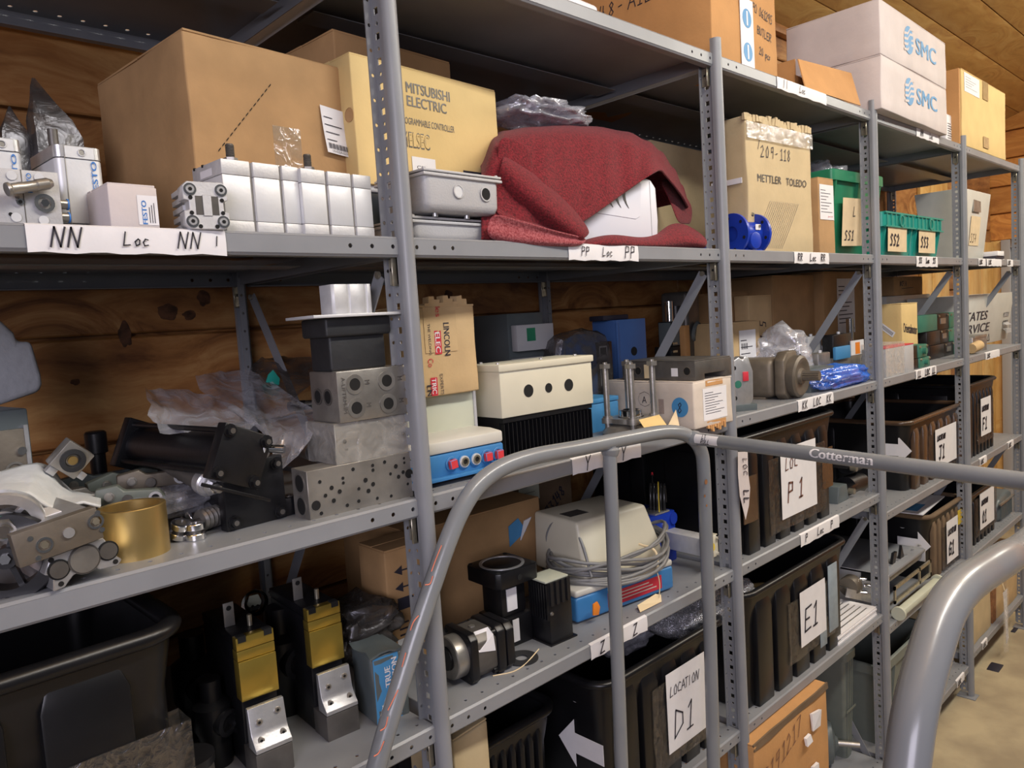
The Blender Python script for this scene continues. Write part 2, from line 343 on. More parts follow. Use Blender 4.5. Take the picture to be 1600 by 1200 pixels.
def write(mb, txt, O, U, V, h, m, t=.0016, sp=.95, shear=.12, arch=0):
    O = Vector(O); U = Vector(U).normalized(); V = Vector(V).normalized(); nn = U.cross(V)*.00025; x = 0
    for ch in txt:
        for pl in ST.get(ch, []):
            pts = [O+nn+U*((x+a*.75+shear*b)*h)+V*(b*h) for a, b in pl]
            for p, q in zip(pts, pts[1:]):
                d = (q-p)
                if d.length < 1e-6: continue
                d.normalize(); s = U.cross(V).cross(d)*t/2; e = d*t*.4
                mb.quad(p-s-e, q-s+e, q+s+e, p+s-e, m)
        x += (.45 if ch in 'ilt' else .62 if ch.islower() or ch == '1' else .82)*sp if ch != ' ' else .5
    return x*h
X3 = (1, 0, 0); Y3 = (0, 1, 0); Z3 = (0, 0, 1)
LV = dict(N=1.890, T=2.352, C=1.474, D=1.093, B=.672, J=1.014, F=1.014, O=.61, G=.140, g=.175)
XP = [-.9473, 0, .9473, 1.897, 2.8338, 3.7543]

# ------------------------------------------------------------------ the room
def struct(o): o['kind'] = 'structure'; return o
def ceil_z(y): return 2.93+.33*(.66-y)
floor = struct(M().box(-2.2, -3.2, -.06, 6.3, .72, 0, 'concrete').build('floor', smooth=0))
wb = struct(M().box(-2.2, .658, 0, 5.86, .74, 2.95, 'wood_x').build('wall_back', smooth=0))
z = -.12; i = 0
while z < 2.95:
    z0, z1 = max(z, .01), min(z+.21, 2.935)
    if z1 > z0+.02:
        for x0, x1 in (((-2.2, 1.7), (1.7, 5.79)) if i % 2 else ((-2.2, .6), (.6, 4.1), (4.1, 5.79))):
            M().box(x0+.001, .634, z0+.003, x1-.001, .660, z1-.003, 'wood_x').build('plank', wb, bevel=.004, seg=1)
    z += .21; i += 1
we = struct(M().box(5.83, -3.2, 0, 5.9, .7, 4.3, 'wood_y').build('wall_right', smooth=0))
z = 2.11
while z < 4.1:
    ytop = min(.68, .66-(z-2.93)/.33) if z > 2.9 else .68
    if z < 4.0: M().box(5.80, -3.2, z+.003, 5.832, ytop, z+.195-.003, 'wood_y').build('plank', we, bevel=.004, seg=1)
    z += .195
# ceiling boards, rising away from the shelving
sl = atan2(-.33, 1)
cl = struct(M().add([(-2.2, .75, ceil_z(.75)+.03), (5.86, .75, ceil_z(.75)+.03), (5.86, -3.2, ceil_z(-3.2)+.03), (-2.2, -3.2, ceil_z(-3.2)+.03)], [(0, 1, 2, 3)], 'wood_ceil').build('ceiling', smooth=0))
y = .274+.176*2
k = 0
while y > -3.1:
    mb = M(); a, b = y-.0015, y-.176+.0015
    for x0, x1 in (((-2.2, 2.3), (2.3, 5.79)) if k % 2 else ((-2.2, .9), (.9, 5.79))):
        m2 = M(); v = [(x0, a, ceil_z(a)), (x1, a, ceil_z(a)), (x1, b, ceil_z(b)), (x0, b, ceil_z(b))]
        v += [(p[0], p[1], p[2]+.02) for p in v]
        m2.add(v, [(0, 3, 2, 1), (4, 5, 6, 7), (0, 1, 5, 4), (1, 2, 6, 5), (2, 3, 7, 6), (3, 0, 4, 7)], 'wood_ceil').build('board', cl, bevel=.003, seg=1)
    y -= .176; k += 1
struct(M().box(-2.2, .60, 2.915, 5.79, .633, 2.955, 'wood_x').build('trim_1', bevel=.004))
# door in the end wall and its pine casing
dr = struct(M().box(5.77, -.42, 0, 5.81, .50, 2.05, 'door_grey').build('door_1', bevel=.003))
dm = M(); dm.box(5.74, .50, 0, 5.83, .56, 2.11, 'door_grey').box(5.74, -.48, 0, 5.83, -.42, 2.11, 'door_grey').box(5.74, -.42, 2.05, 5.83, .50, 2.11, 'door_grey'); dm.build('door_frame', dr, bevel=.004)
hm = M(); hm.cyl((5.77, -.34, 1.0), (5.72, -.34, 1.0), .012, 'chrome').cyl((5.72, -.34, 1.0), (5.72, -.24, 1.0), .01, 'chrome'); hm.build('door_handle', dr)
struct(M().box(5.775, .565, 0, 5.83, .633, 2.11, 'wood_z').build('trim_2', bevel=.003))
for i, (xa, xb) in enumerate([(4.25, 4.42), (4.43, 4.75), (4.95, 5.12), (5.14, 5.45), (5.47, 5.77)]):
    M().box(xa, .612, 0, xb, .633, 2.6 if i < 2 else 2.10, 'wood_z').build('batten', wb, bevel=.003)

# ------------------------------------------------------------------ steel shelving
P = .0381
def post(name, x, back, parent):
    m = M(); top = 2.385; n = int(top/P)
    s = -1 if back else 1; y0 = .612 if back else 0
    m.T = Matrix.Translation((x, y0, 0)) @ Matrix.Diagonal((1, s, 1, 1))
    # rounded bead, web with square and round holes, return flange with round holes
    bead = []
    for i in range(21):
        t = pi*i/20; bead.append((.005+.0125*cos(t), -.002-.013*sin(t)))
    bead = [(.0175, .004)]+bead+[(-.0075, .004)]
    v = []; f = []
    for zz in (0.004, top):
        v += [(a, b, zz) for a, b in bead]
    k = len(bead)
    f = [(i, i+1, k+i+1, k+i) for i in range(k-1)]
    m.add(v, f, 'paint')
    m.quad((-.0075, .004, .004), (0, .004, .004), (0, .004, top), (-.0075, .004, top), 'paint'); m.quad((.0175, .004, .004), (0, .004, .004), (0, .004, top), (.0175, .004, top), 'paint')
    z00 = 2.24-62*P if False else 2.24 % P
    cells = []; c2 = []
    zc = z00
    while zc < top-P:
        cells += [(.004, .013, zc-P/4, zc+P*.75, None, 0), (.013, .030, zc-P/4, zc+P/4, 'q', .0052), (.013, .030, zc+P/4, zc+P*.75, 'o', .0033), (.030, .034, zc-P/4, zc+P*.75, None, 0)]
        c2 += [(0, .013, zc, zc+P, 'o', .003)]
        zc += P
    m.holes((0, 0, 0), (0, 1, 0), Z3, 0, 0, cells, 'paint')
    m.holes((-.0005, .034, 0), (-1, 0, 0), Z3, 0, 0, c2, 'paint')
    o = m.build('post', parent, solid=.0022, smooth=0)
    M().box(x-.03, y0-.028 if not back else y0-.03, 0, x+.03, y0+.045 if not back else y0+.03, .004, 'paint').build('foot_plate', o, bevel=.001)
    if x > -.5:
        cap = M(); cap.T = m.T
        cap.add([(a, b, top) for a, b in bead], [tuple(range(len(bead)))], 'paint')
    return o
def shelf(x0, x1, zt, parent, frac=True):
    a, b = x0+.022, x1-.007; D = .612; m = M()
    # top sheet with a row of small holes near the front and back edges
    cells = []; n = int((b-a)/P); xs = [a+(b-a)*i/n for i in range(n+1)]
    for i in range(n):
        cells += [(xs[i], xs[i+1], .012, .036, 'o', .0032), (xs[i], xs[i+1], D-.036, D-.012, 'o', .0042), (xs[i], xs[i+1], .036, D-.036, None, 0), (xs[i], xs[i+1], .003, .012, None, 0), (xs[i], xs[i+1], D-.012, D-.003, None, 0)]
    m.holes((0, 0, zt), X3, Y3, 0, 0, cells, 'paint')
    # lips
    hs = [x0+.0261+P*i for i in range(0, 3)]; he = [x1-.018-P*i for i in range(2, -1, -1)]
    for yy, s in ((0, 1), (D, -1)):
        c = []; prev = a
        for h in hs+he:
            lo, hi = max(a, h-.008), min(b, h+.008)
            if lo > prev+1e-5: c.append((prev, lo, -.027, -.003, None, 0))
            c.append((lo, hi, -.027, -.003, 'o', .0036)); prev = hi
        if prev < b: c.append((prev, b, -.027, -.003, None, 0))
        m.holes((0, yy, zt), X3, Z3, 0, 0, c, 'paint')
        m.quad((a, yy, zt-.003), (b, yy, zt-.003), (b, yy+s*.003, zt), (a, yy+s*.003, zt), 'paint')
        m.quad((a, yy, zt-.027), (b, yy, zt-.027), (b, yy+s*.003, zt-.030), (a, yy+s*.003, zt-.030), 'paint')
        m.quad((a, yy+s*.003, zt-.030), (b, yy+s*.003, zt-.030), (b, yy+s*.02, zt-.030), (a, yy+s*.02, zt-.030), 'paint')
    for xx in (a, b): m.quad((xx, .001, zt-.028), (xx, D-.001, zt-.028), (xx, D-.001, zt), (xx, .001, zt), 'paint')
    # stiffener under the sheet
    m.quad((a+.02, D/2-.03, zt-.018), (b-.02, D/2-.03, zt-.018), (b-.02, D/2+.03, zt-.018), (a+.02, D/2+.03, zt-.018), 'paint')
    return m.build('shelf', parent, solid=.0016, smooth=0)
SH = {}
bays = []
levels = [['T', 'N', 'C', 'D', 'B', 'G']]*3+[['T', 'N', 'C', 'J', 'O', 'G'], ['T', 'N', 'C', 'F', 'O', 'g']]
bl = ['grey steel shelving bay nearest the camera with the NN shelf label', 'grey steel shelving bay with the red towel and beige enclosures', 'grey steel shelving bay with the blue gearbox and the bin marked P1', 'grey steel shelving bay with teal crates and the bin marked J1', 'grey steel shelving bay at the far end beside the door']
for i in range(5):
    t = thing('shelving_unit', bl[i], 'shelving', (0, 0, 0), group='steel shelving bays along the wall'); bays.append(t)
    for L in levels[i]: SH[(i, L)] = shelf(XP[i], XP[i+1], LV[L], t)
    for bk in (0, 1):
        po = post('post', XP[i+1], bk, t)
        for L in levels[i]:
            y0 = .609 if bk else .003; s = -1 if bk else 1; zt = LV[L]-.031
            c = M(); xx = XP[i+1]-.002
            c.box(xx-.005, min(y0, y0+s*.020)+.008*(s), zt-.042, xx-.0005, max(y0, y0+s*.020)+.008*s, zt, 'galv')
            c.box(xx-.013, min(y0+s*.008, y0+s*.011), zt-.044, xx-.0005, max(y0+s*.008, y0+s*.011), zt+.002, 'galv')
            c.cyl((xx-.005, y0+s*.018, zt-.018), (xx-.008, y0+s*.018, zt-.018), .004, 'hole', n=8)
            c.build('clip', po, bevel=.0008, seg=1)
    # sway braces at the upright
    for z0, z1 in ((1.08, 1.835), (.08, 1.0)):
        for s in ((0, 1) if z1 < 1.5 or i == 0 else (1,)):
            xb = XP[i+1]+(-.014 if s else .012)
            a, b = (Vector((xb, .045 if s or z1 < 1.5 else .32, z1 if s else z0)), Vector((xb, .565, z0 if s else z1)))
            if not s and z1 > 1.5: a.z = 1.48
            d = (b-a).normalized(); w = Vector((0, -d.z, d.y))*.0125; m = M()
            m.add([a-w, a+w, b+w, b-w, a-w-Vector((.003, 0, 0)), a+w-Vector((.003, 0, 0)), b+w-Vector((.003, 0, 0)), b-w-Vector((.003, 0, 0))], [(0, 1, 2, 3), (7, 6, 5, 4), (0, 4, 5, 1), (1, 5, 6, 2), (2, 6, 7, 3), (3, 7, 4, 0)], 'paint')
            for q in (a, b): m.cyl(q-Vector((.003, 0, 0)), q-Vector((.008, 0, 0)), .006, 'galv', n=8)
            m.build('brace', t, smooth=0)
# left-hand uprights of the first bay (out of frame)
for bk in (0, 1): post('post', XP[0], bk, bays[0])

def lip_label(bay, L, ua, ub, words, zdrop=0, mt='paper', hh=.032, tape=True):
    zt = LV[L]; A = py(ua, 0, -.0012); 
    a = pz(ua, 0, zt)
    # find x on the lip for the two columns
    def xat(u):
        lo, hi = XP[bay]-.3, XP[bay+1]+.3
        for _ in range(40):
            m_ = (lo+hi)/2
            if proj((m_, 0, zt-.015))[0] < u: lo = m_
            else: hi = m_
        return lo
    x0, x1 = xat(ua), xat(ub); m = M(); n = 14
    v = []
    for i in range(n+1):
        x = x0+(x1-x0)*i/n; w = .0006*sin(i*2.1)+.0004*sin(i*5)
        v += [(x, .004, zt+.0012), (x, -.0018-abs(w), zt-.001), (x, -.0026-abs(w)*1.5, zt-hh*.55), (x, -.0020, zt-hh-zdrop+.0012*sin(i*1.7))]
    f = [(4*i+j, 4*i+4+j, 4*i+5+j, 4*i+1+j) for i in range(n) for j in range(3)]
    m.add(v, f, mt)
    for (fx, txt, h, th) in words: write(m, txt, (x0+(x1-x0)*fx, -.0045, zt-.027+(.027-h)*.5-.001), X3, Z3, h, 'ink', th)
    o = m.build('shelf_label', SH[(bay, L)], smooth=60); o['label'] = 'white paper location label taped to the shelf lip'
    return o
lip_label(0, 'N', 40, 352, [(.10, 'NN', .022, .0022), (.44, 'Loc', .016, .0016), (.72, 'NN', .020, .0018), (.93, 'I', .012, .0014)])
lip_label(1, 'N', 887, 996, [(.16, 'PP', .017, .0018), (.45, 'Loc', .017, .0018), (.78, 'PP', .024, .0022)])
lip_label(1, 'C', 893, 1000, [(.16, 'Y', .028, .0026), (.42, 'L', .026, .0026), (.68, 'Y', .028, .0026)])
lip_label(1, 'D', 922, 1010, [(.14, 'Z', .024, .003), (.72, 'Z', .024, .003)])
lip_label(2, 'T', 1213, 1290, [(.1, 'II', .022, .002), (.42, 'Loc', .018, .002)])
lip_label(2, 'N', 1240, 1294, [(.08, 'RR', .020, .003), (.42, 'Loc', .020, .003), (.74, 'RR', .020, .003)])
lip_label(2, 'C', 1246, 1301, [(.1, 'KK', .022, .003), (.4, 'LOC', .022, .003), (.78, 'KK', .022, .003)])
lip_label(2, 'D', 1250, 1310, [(.1, 'P', .022, .003), (.4, 'Loc', .022, .003), (.75, 'P', .022, .003)], .004)
lip_label(3, 'T', 1431, 1466, [(.15, 'HH', .02, .004), (.55, 'Loc', .018, .003)])
lip_label(3, 'N', 1431, 1464, [(.1, 'SS', .02, .005), (.42, 'Loc', .018, .005), (.75, 'SS', .02, .005)], .006)
lip_label(3, 'C', 1430, 1462, [(.08, 'LL', .022, .005), (.42, 'LOC', .022, .005), (.78, 'LL', .022, .005)])
for L, a, b in (('N', 1528, 1539), ('N', 1541, 1564), ('N', 1573, 1582), ('C', 1539, 1561), ('F', 1530, 1541), ('F', 1574, 1583), ('g', 1534, 1542)):
    lip_label(4, L, a, b, [(.1, 'LOC', .018, .005)])
lip_label(3, 'G', 1494, 1506, [(.1, 'LOC', .018, .005)])

# ------------------------------------------------------------------ rolling ladder guard rails in the foreground
def smooth_path(pts, n=6):
    P_ = [Vector(p) for p in pts]; P_ = [2*P_[0]-P_[1]]+P_+[2*P_[-1]-P_[-2]]; out = []
    for i in range(1, len(P_)-2):
        for k in range(n):
            t = k/n; a, b, c, d = P_[i-1:i+3]
            out.append(.5*((2*b)+(c-a)*t+(2*a-5*b+4*c-d)*t*t+(3*b-a-3*c+d)*t**3))
    out.append(P_[-2]); return out
lad = thing('rolling_ladder', 'grey tubular guard rails of a rolling ladder in front of the shelving', 'ladder', (0.1, -.3, 0))
def world_child(mb, name, par, **k):
    mb.T = Matrix(); o = mb.build(name, None, **k); o.parent = par; o.matrix_parent_inverse = Matrix.Translation(par.location).inverted() if par.rotation_euler.z == 0 else par.matrix_basis.inverted(); return o
YA = -.045; r = .0152
pa = [py(570, 1290, YA), py(588, 1200, YA), py(610, 1120, YA), py(642, 1015, YA), py(672, 925, YA), py(700, 845, YA), py(722, 795, YA), py(748, 757, YA), py(785, 730, YA), py(835, 713, YA), py(905, 700, YA), py(980, 685, YA), py(1040, 675, YA), py(1075, 681, YA), py(1095, 704, YA), py(1100, 745, YA), py(1103, 830, YA), py(1110, 1010, YA), py(1115, 1200, YA), py(1118, 1300, YA)]
m = M(); m.tube(smooth_path(pa), r, 'paint_rail', n=18); world_child(m, 'side_rail', lad)
m = M(); m.tube([py(952, 697, YA), py(975, 1300, YA)], .0138, 'paint_rail', n=18)
m.lathe(py(953, 699, YA), py(955, 740, YA), [(.0138, .0), (.019, .004), (.017, .012), (.0138, .018)], 'paint_rail')
world_child(m, 'upright', lad)
bA = py(1078, 684, YA); bB = pz(1600, 752, bA.z-.004); bE = bA+(bB-bA)*1.06
m = M(); m.tube([bA, bE], .0140, 'paint_rail', n=18); m.lathe(bA+(bB-bA)*.012, bB, [(.014, .0), (.0175, .004), (.0165, .012), (.014, .018)], 'paint_rail')
rb = world_child(m, 'cross_rail', lad)
YC = -.79
pc = [py(1408, 1300, YC), py(1417, 1200, YC), py(1431, 1105, YC), py(1456, 1010, YC), py(1476, 955, YC), py(1503, 918, YC), py(1538, 893, YC), py(1575, 870, YC)]
c_end = pz(1602, 852, bA.z); e = c_end-pc[-1]
pc += [c_end, c_end+Vector((.20, -.004, 0)), Vector((bE.x-.03, c_end.y-.008, bA.z)), bE]
m = M(); m.tube(smooth_path(pc), .0152, 'paint_rail', n=20); world_child(m, 'near_rail', lad)
# maker's lettering and the small sticker on the cross rail
def on_rail(mb, a, b, s0, s1, rr, txt=None, mt='paper', lift=.0004, ang0=0, half=.8, hand=False):
    d = (b-a).normalized(); mid = a+(b-a)*((s0+s1)/2); tocam = (CAM-mid); tocam = (tocam-d*tocam.dot(d)).normalized(); upv = tocam.cross(d) if (tocam.cross(d)).z > 0 else d.cross(tocam)
    L = (b-a).length; x0, x1 = L*s0, L*s1
    if txt is None:
        v = []; n = 8
        for i in range(n+1):
            t = -half+2*half*i/n
            q = tocam*cos(t+ang0)+upv*sin(t+ang0); v += [a+d*x0+q*(rr+lift), a+d*x1+q*(rr+lift)]
        mb.add(v, [(2*i, 2*i+1, 2*i+3, 2*i+2) for i in range(n)], mt)
    else:
        vs, fs, gx0, gx1, gy0, gy1 = glyphs(txt); pts = []
        for k in (-1, 0, 1):
            pts = []
            for q in vs:
                t = ang0+((q.y-gy0)/(gy1-gy0)-.5)*2*half; w = tocam*cos(t)+upv*sin(t)
                pts.append(a+d*(x0+(x1-x0)*(q.x-gx0)/(gx1-gx0)+k*.0009)+w*(rr+lift+.00003*k))
            mb.add(pts, fs, mt)
def frac_at(u):
    lo, hi = 0., 1.
    for _ in range(40):
        k = (lo+hi)/2
        if proj(bA+(bE-bA)*k)[0] < u: lo = k
        else: hi = k
    return lo
m = M(); on_rail(m, bA, bE, frac_at(1272), frac_at(1370), .0140, 'Cotterman', 'paper', half=.62, ang0=.12); world_child(m, 'maker_lettering', rb, smooth=0)
m = M(); on_rail(m, bA, bE, frac_at(1091), frac_at(1127), .0140, None, 'paper', half=.75); 
dd = (bE-bA).normalized(); q0 = bA+(bE-bA)*frac_at(1095); tc_ = (CAM-q0); tc_ = (tc_-dd*tc_.dot(dd)).normalized(); uv_ = dd.cross(tc_)*(1 if dd.cross(tc_).z > 0 else -1)
write(m, 'LT', q0+tc_*.0150+uv_*.0015+dd*.016, dd, uv_, .0085, 'ink', .0013, .8); write(m, 'ROLL', q0+tc_*.0155-uv_*.0095+dd*.014, dd, uv_, .0095, 'ink', .0014, .8); world_child(m, 'sticker', rb, smooth=0)
for (u, v, s) in ((1103, 753, .006), (1101, 775, .0035), (1104, 790, .003)):
    q = py(u, v, YA-.0150); M_ = M(); M_.disc(q, s, (0, -1, 0), 'rust', 9); world_child(M_, 'rust_spot', lad, smooth=0)

for k_, st_ in enumerate([[(690, 852), (681, 874), (674, 893)], [(676, 900), (672, 912), (664, 914)], [(654, 962), (646, 972), (641, 985)], [(634, 1020), (628, 1042)], [(622, 1078), (611, 1100), (606, 1110)], [(606, 1120), (602, 1136), (594, 1142)], [(600, 1158), (592, 1176), (584, 1182)]]):
    m = M(); m.tube(smooth_path([py(u, v, YA-.0156) for u, v in st_], 4), .0009, 'crayon', 6); world_child(m, 'crayon_mark', lad, smooth=60)
# dark knots in the board behind the C shelf, first bay
for k_, (u, v, rx_, rz_) in enumerate(((196, 522, .016, .030), (262, 487, .026, .020), (296, 492, .018, .012), (318, 466, .016, .022), (118, 597, .010, .008), (700, 460, .018, .016))):
    c = py(u, v, .6337); m = M(); n = 22; pts = []
    for i in range(n): q = 2*pi*i/n; r_ = 1+.35*noise.noise(Vector((cos(q)*1.7, sin(q)*1.7, k_*3.1))); pts.append((rx_*.8*r_*cos(q), rz_*.8*r_*sin(q)))
    m.prism(pts, -.0006, .002, 'knot'); o = m.build('knot', wb, bevel=.0003, seg=1); o.location = c


# ------------------------------------------------------------------ shared builders for the things on the shelves
def PL(u, v, y, ang, u1, zb, vt, ul=None):
    """measure a standing thing: front-left vertical edge in column u at depth y -> x, y, ang, w, h, d"""
    A = py(u, v, y); a = radians(ang); B = (A.x, A.y, A.z)
    w = span(B, a, u1); h = hz(vt, A.x, A.y)-zb; d = span(B, a+pi/2, ul) if ul is not None else None
    return A.x, A.y, a, w, h, d
def paper(par, O, U, V, w, h, mt='paper', texts=(), bars=0, code=None, name='label', curl=0, label=None, T=None):
    O = Vector(O); U = Vector(U).normalized(); V = Vector(V).normalized(); n = U.cross(V); m = M()
    k = 6; v = []
    for j in range(k+1):
        for i in range(k+1): v.append(O+U*(w*i/k)+V*(h*j/k)+n*(.0004+curl*((1-j/k)**2 if curl > 0 else 0)))
    m.add(v, [(7*j+i, 7*j+i+1, 7*j+i+8, 7*j+i+7) for j in range(k) for i in range(k)], mt)
    for i in range(bars):
        z = h*(.92-.8*(i+1)/(bars+1)); ln = w*(.35+.5*((i*37) % 10)/10)
        p = O+U*(w*.08)+V*z+n*.0013; m.quad(p, p+U*min(ln, w*.84), p+U*min(ln, w*.84)+V*(h*.018), p+V*(h*.018), 'ink')
    if code:
        x = code[0]*w
        i = 0
        while x < code[2]*w:
            bw = w*.012*(1+(i*7) % 3); p = O+U*x+V*(code[1]*h)+n*.0013
            m.quad(p, p+U*bw, p+U*bw+V*((code[3]-code[1])*h), p+V*((code[3]-code[1])*h), 'ink'); x += bw*1.9; i += 1
    for t in texts:
        kind, s, fx, fz, fw, fh, mm = t[:7]
        p = O+U*(w*fx)+V*(h*fz)+n*.0014
        if kind == 'p': text(m, s, p, U, V, w*fw, h*fh, mm)
        else: write(m, s, p, U, V, h*fh, mm, t[7] if len(t) > 7 else .0016, t[8] if len(t) > 8 else .95)
    o = m.build(name, par, smooth=60, label=label)
    if curl:
        for v in o.data.vertices:
            j = max(0, min(1, (v.co-O).dot(V)/h))
            if v.index >= 49: v.co += n*curl*(1-j)**2
    return stick(o, par)
def carton(name, label, loc, ang, w, d, h, mt, group=None, bev=.003, j=.0015, flaps=True, tape='tape', seam=1, cat='box', rx=0, ry=0, sub=3, topflap=None):
    t = thing(name, label, cat, loc, ang, group, rx, ry)
    M().box(0, 0, 0, w, d, h-.003 if flaps else h, mt).build('carton_body', t, bevel=bev, sub=sub, jit=wob(j, 9, len(bpy.data.objects) % 17), smooth=50)
    if flaps:
        if seam:
            M().box(.001, .001, h-.0035, w-.001, d/2-.001, h, mt).build('flap', t, bevel=.0006, seg=1, jit=wob(j*.7, 9, 2)); M().box(.001, d/2+.001, h-.0035, w-.001, d-.001, h, mt).build('flap', t, bevel=.0006, seg=1, jit=wob(j*.7, 9, 4))
        else:
            M().box(.001, .001, h-.0035, w/2-.001, d-.001, h, mt).build('flap', t, bevel=.0006, seg=1); M().box(w/2+.001, .001, h-.0035, w-.001, d-.001, h, mt).build('flap', t, bevel=.0006, seg=1)
        if tape:
            m = M()
            if seam: m.box(-.0006, d/2-.022, h, w+.0006, d/2+.022, h+.0005, tape).box(-.0012, d/2-.022, h-.05, -.0002, d/2+.022, h+.0004, tape)
            else: m.box(w/2-.022, -.0006, h, w/2+.022, d+.0006, h+.0005, tape).box(w/2-.022, -.0012, h-.05, w/2+.022, -.0002, h+.0004, tape)
            m.build('packing_tape', t, smooth=0)
    return t
def stick(o, par):
    """lay printing or paper on the uneven face of its carton"""
    b = next((c for c in par.children if c.name.startswith(('carton_body', 'tub_body'))), None)
    if not b or 'curling' in o.get('label', ''): return o
    from mathutils.bvhtree import BVHTree
    bm = bmesh.new(); bm.from_mesh(o.data)
    for _ in range(5):
        ed = [e for e in bm.edges if e.calc_length() > .022]
        if not ed or len(ed) > 4000: break
        bmesh.ops.subdivide_edges(bm, edges=ed, cuts=1)
    bm.to_mesh(o.data); bm.free()
    me = b.data; tr = BVHTree.FromPolygons([v.co for v in me.vertices], [tuple(p.vertices) for p in me.polygons])
    for v in o.data.vertices:
        p, n, i, dd = tr.find_nearest(v.co)
        if p is not None and dd < .02: v.co = p+n*(.0003+min(dd, .008)*.28)
    return o
def decal(par, fn, name='printing', label=None):
    m = M(); fn(m); return stick(m.build(name, par, smooth=0, label=label), par)
FR = lambda x, z, e=.0012: ((x, -e, z), X3, Z3)           # origin, U, V on the front face
def LF(x, d, e=.0012): return None
def LO(y, z, e=.0012): return ((-e, y, z), (0, -1, 0), Z3)  # left face, reading from y towards the front
def bolt(m, p, n, r, mt='steel', h=None, hexd=True):
    p = Vector(p); n = Vector(n).normalized(); h = h or r*.9
    m.cyl(p, p+n*h*.3, r*1.35, mt, n=16); m.cyl(p+n*h*.3, p+n*h*1.2, r, mt, n=6 if hexd else 16)
    if not hexd: m.cyl(p+n*h*1.2, p+n*(h*1.2+.0002), r*.5, 'hole', n=6)
def port(m, c, n, r, mt='alu', mh='hole', rim=1.35, h=.0015):
    c = Vector(c); n = Vector(n).normalized()
    m.lathe(c, c+n, [(r*rim, 0), (r*rim, h), (r, h), (r*.97, h*.3)], mt, 20); m.cyl(c, c+n*h*.35, r*.97, mh, n=18)
def bag(name, label, loc, size, mt, seed=0, amp=.25, rz=0, cat='bag', squash=2.2, pts=None, res=4, group=None, sharp=1):
    """a crumpled plastic bag: a pillow shape with ridged folds"""
    bm = bmesh.new(); bmesh.ops.create_icosphere(bm, subdivisions=res, radius=1)
    for v in bm.verts:
        p = v.co.copy(); q = p.copy()
        for a in range(3): q[a] = math.copysign(abs(p[a])**(1/squash), p[a]) if a != 2 else p[a]
        s = Vector((seed*1.7, seed*.3, seed)); n1 = 1-abs(noise.noise(p*1.6+s))*2; n2 = 1-abs(noise.noise(p*3.7+s*2))*2; n3 = noise.noise(p*8+s)
        k = 1+amp*(n1*.6+n2*.35*sharp+n3*.1)-amp*.5
        q = Vector((q.x*k*size[0]/2, q.y*k*size[1]/2, q.z*k*size[2]/2)); v.co = q
    if pts:      # pull corners out: (direction, strength)
        for v in bm.verts:
            for dr, st in pts:
                d = Vector(dr); c = v.co.copy(); c = Vector((c.x/size[0]*2, c.y/size[1]*2, c.z/size[2]*2)); a = max(0, c.normalized().dot(d.normalized()))
                v.co += Vector((d.x*size[0], d.y*size[1], d.z*size[2]))*st*a**7
    zmin = min(v.co.z for v in bm.verts)
    for v in bm.verts: v.co.z -= zmin
    me = bpy.data.meshes.new(name); bm.to_mesh(me); bm.free(); me.materials.append(MT[mt]); me.shade_smooth()
    o = bpy.data.objects.new(name, me); SC.collection.objects.link(o); o.location = loc; o.rotation_euler = (0, 0, rz)
    return tag(o, label, cat, group)
zN = LV['N']; zT = LV['T']

# ------------------------------------------------------------------ shelf NN, first bay
def compact_cyl(label, u, v, y, ang, u1, vt, ul, group, rodh=.03, badge=True, txt='FESTO'):
    x, y, a, w, h, d = PL(u, v, y, ang, u1, zN, vt, ul)
    t = thing('pneumatic_cylinder', label, 'cylinder', (x, y, zN), a, group); d = max(d or .05, .03)
    def sect(m, z0, z1, mt, e=0):
        pts = []; R = min(w, d)*.17
        for cx_, cy_, s in ((w-R, R, -1), (w-R, d-R, 0), (R, d-R, 1), (R, R, 2)):
            for i in range(6):
                t_ = s*pi/2+pi/2*i/5; pts.append((cx_+(R+e)*cos(t_), cy_+(R+e)*sin(t_)))
        m.prism(pts, z0, z1, mt, 'z')
    m = M(); sect(m, .015, h-.016, 'festo_white'); m.build('barrel', t, bevel=.0008, seg=1)
    m = M(); sect(m, h-.015, h, 'alu'); sect(m, 0, .014, 'alu'); m.box(w*.2, -.0015, h-.0155, w*.82, .01, h-.001, 'festo_white'); port(m, (w*.55, -.0015, h-.008), (0, -1, 0), .0035, 'festo_white', 'steel'); m.build('end_cap', t, bevel=.0006, seg=1)
    m = M(); m.cyl((w*.3, d*.5, h), (w*.3, d*.5, h+rodh), .006, 'steel_dark'); m.build('piston_rod', t)
    m = M(); m.box(w*.185, -.001, .014, w*.2, .002, h, 'steel'); m.build('sensor_slot', t)
    decal(t, lambda m: (text(m, txt, (w*.845, -.0012, h*.46), Z3, (-1, 0, 0), h*.38, w*.12, 'ink_blue', bold=.0003), None))
    return t
compact_cyl('white compact air cylinder with blue lettering, standing behind the small white box', 92, 300, .085, 4, 166, 224, 52, 'compact air cylinders on the NN shelf')
compact_cyl('white compact air cylinder cut off by the left picture edge', -28, 300, .105, 4, 42, 210, -60, 'compact air cylinders on the NN shelf')
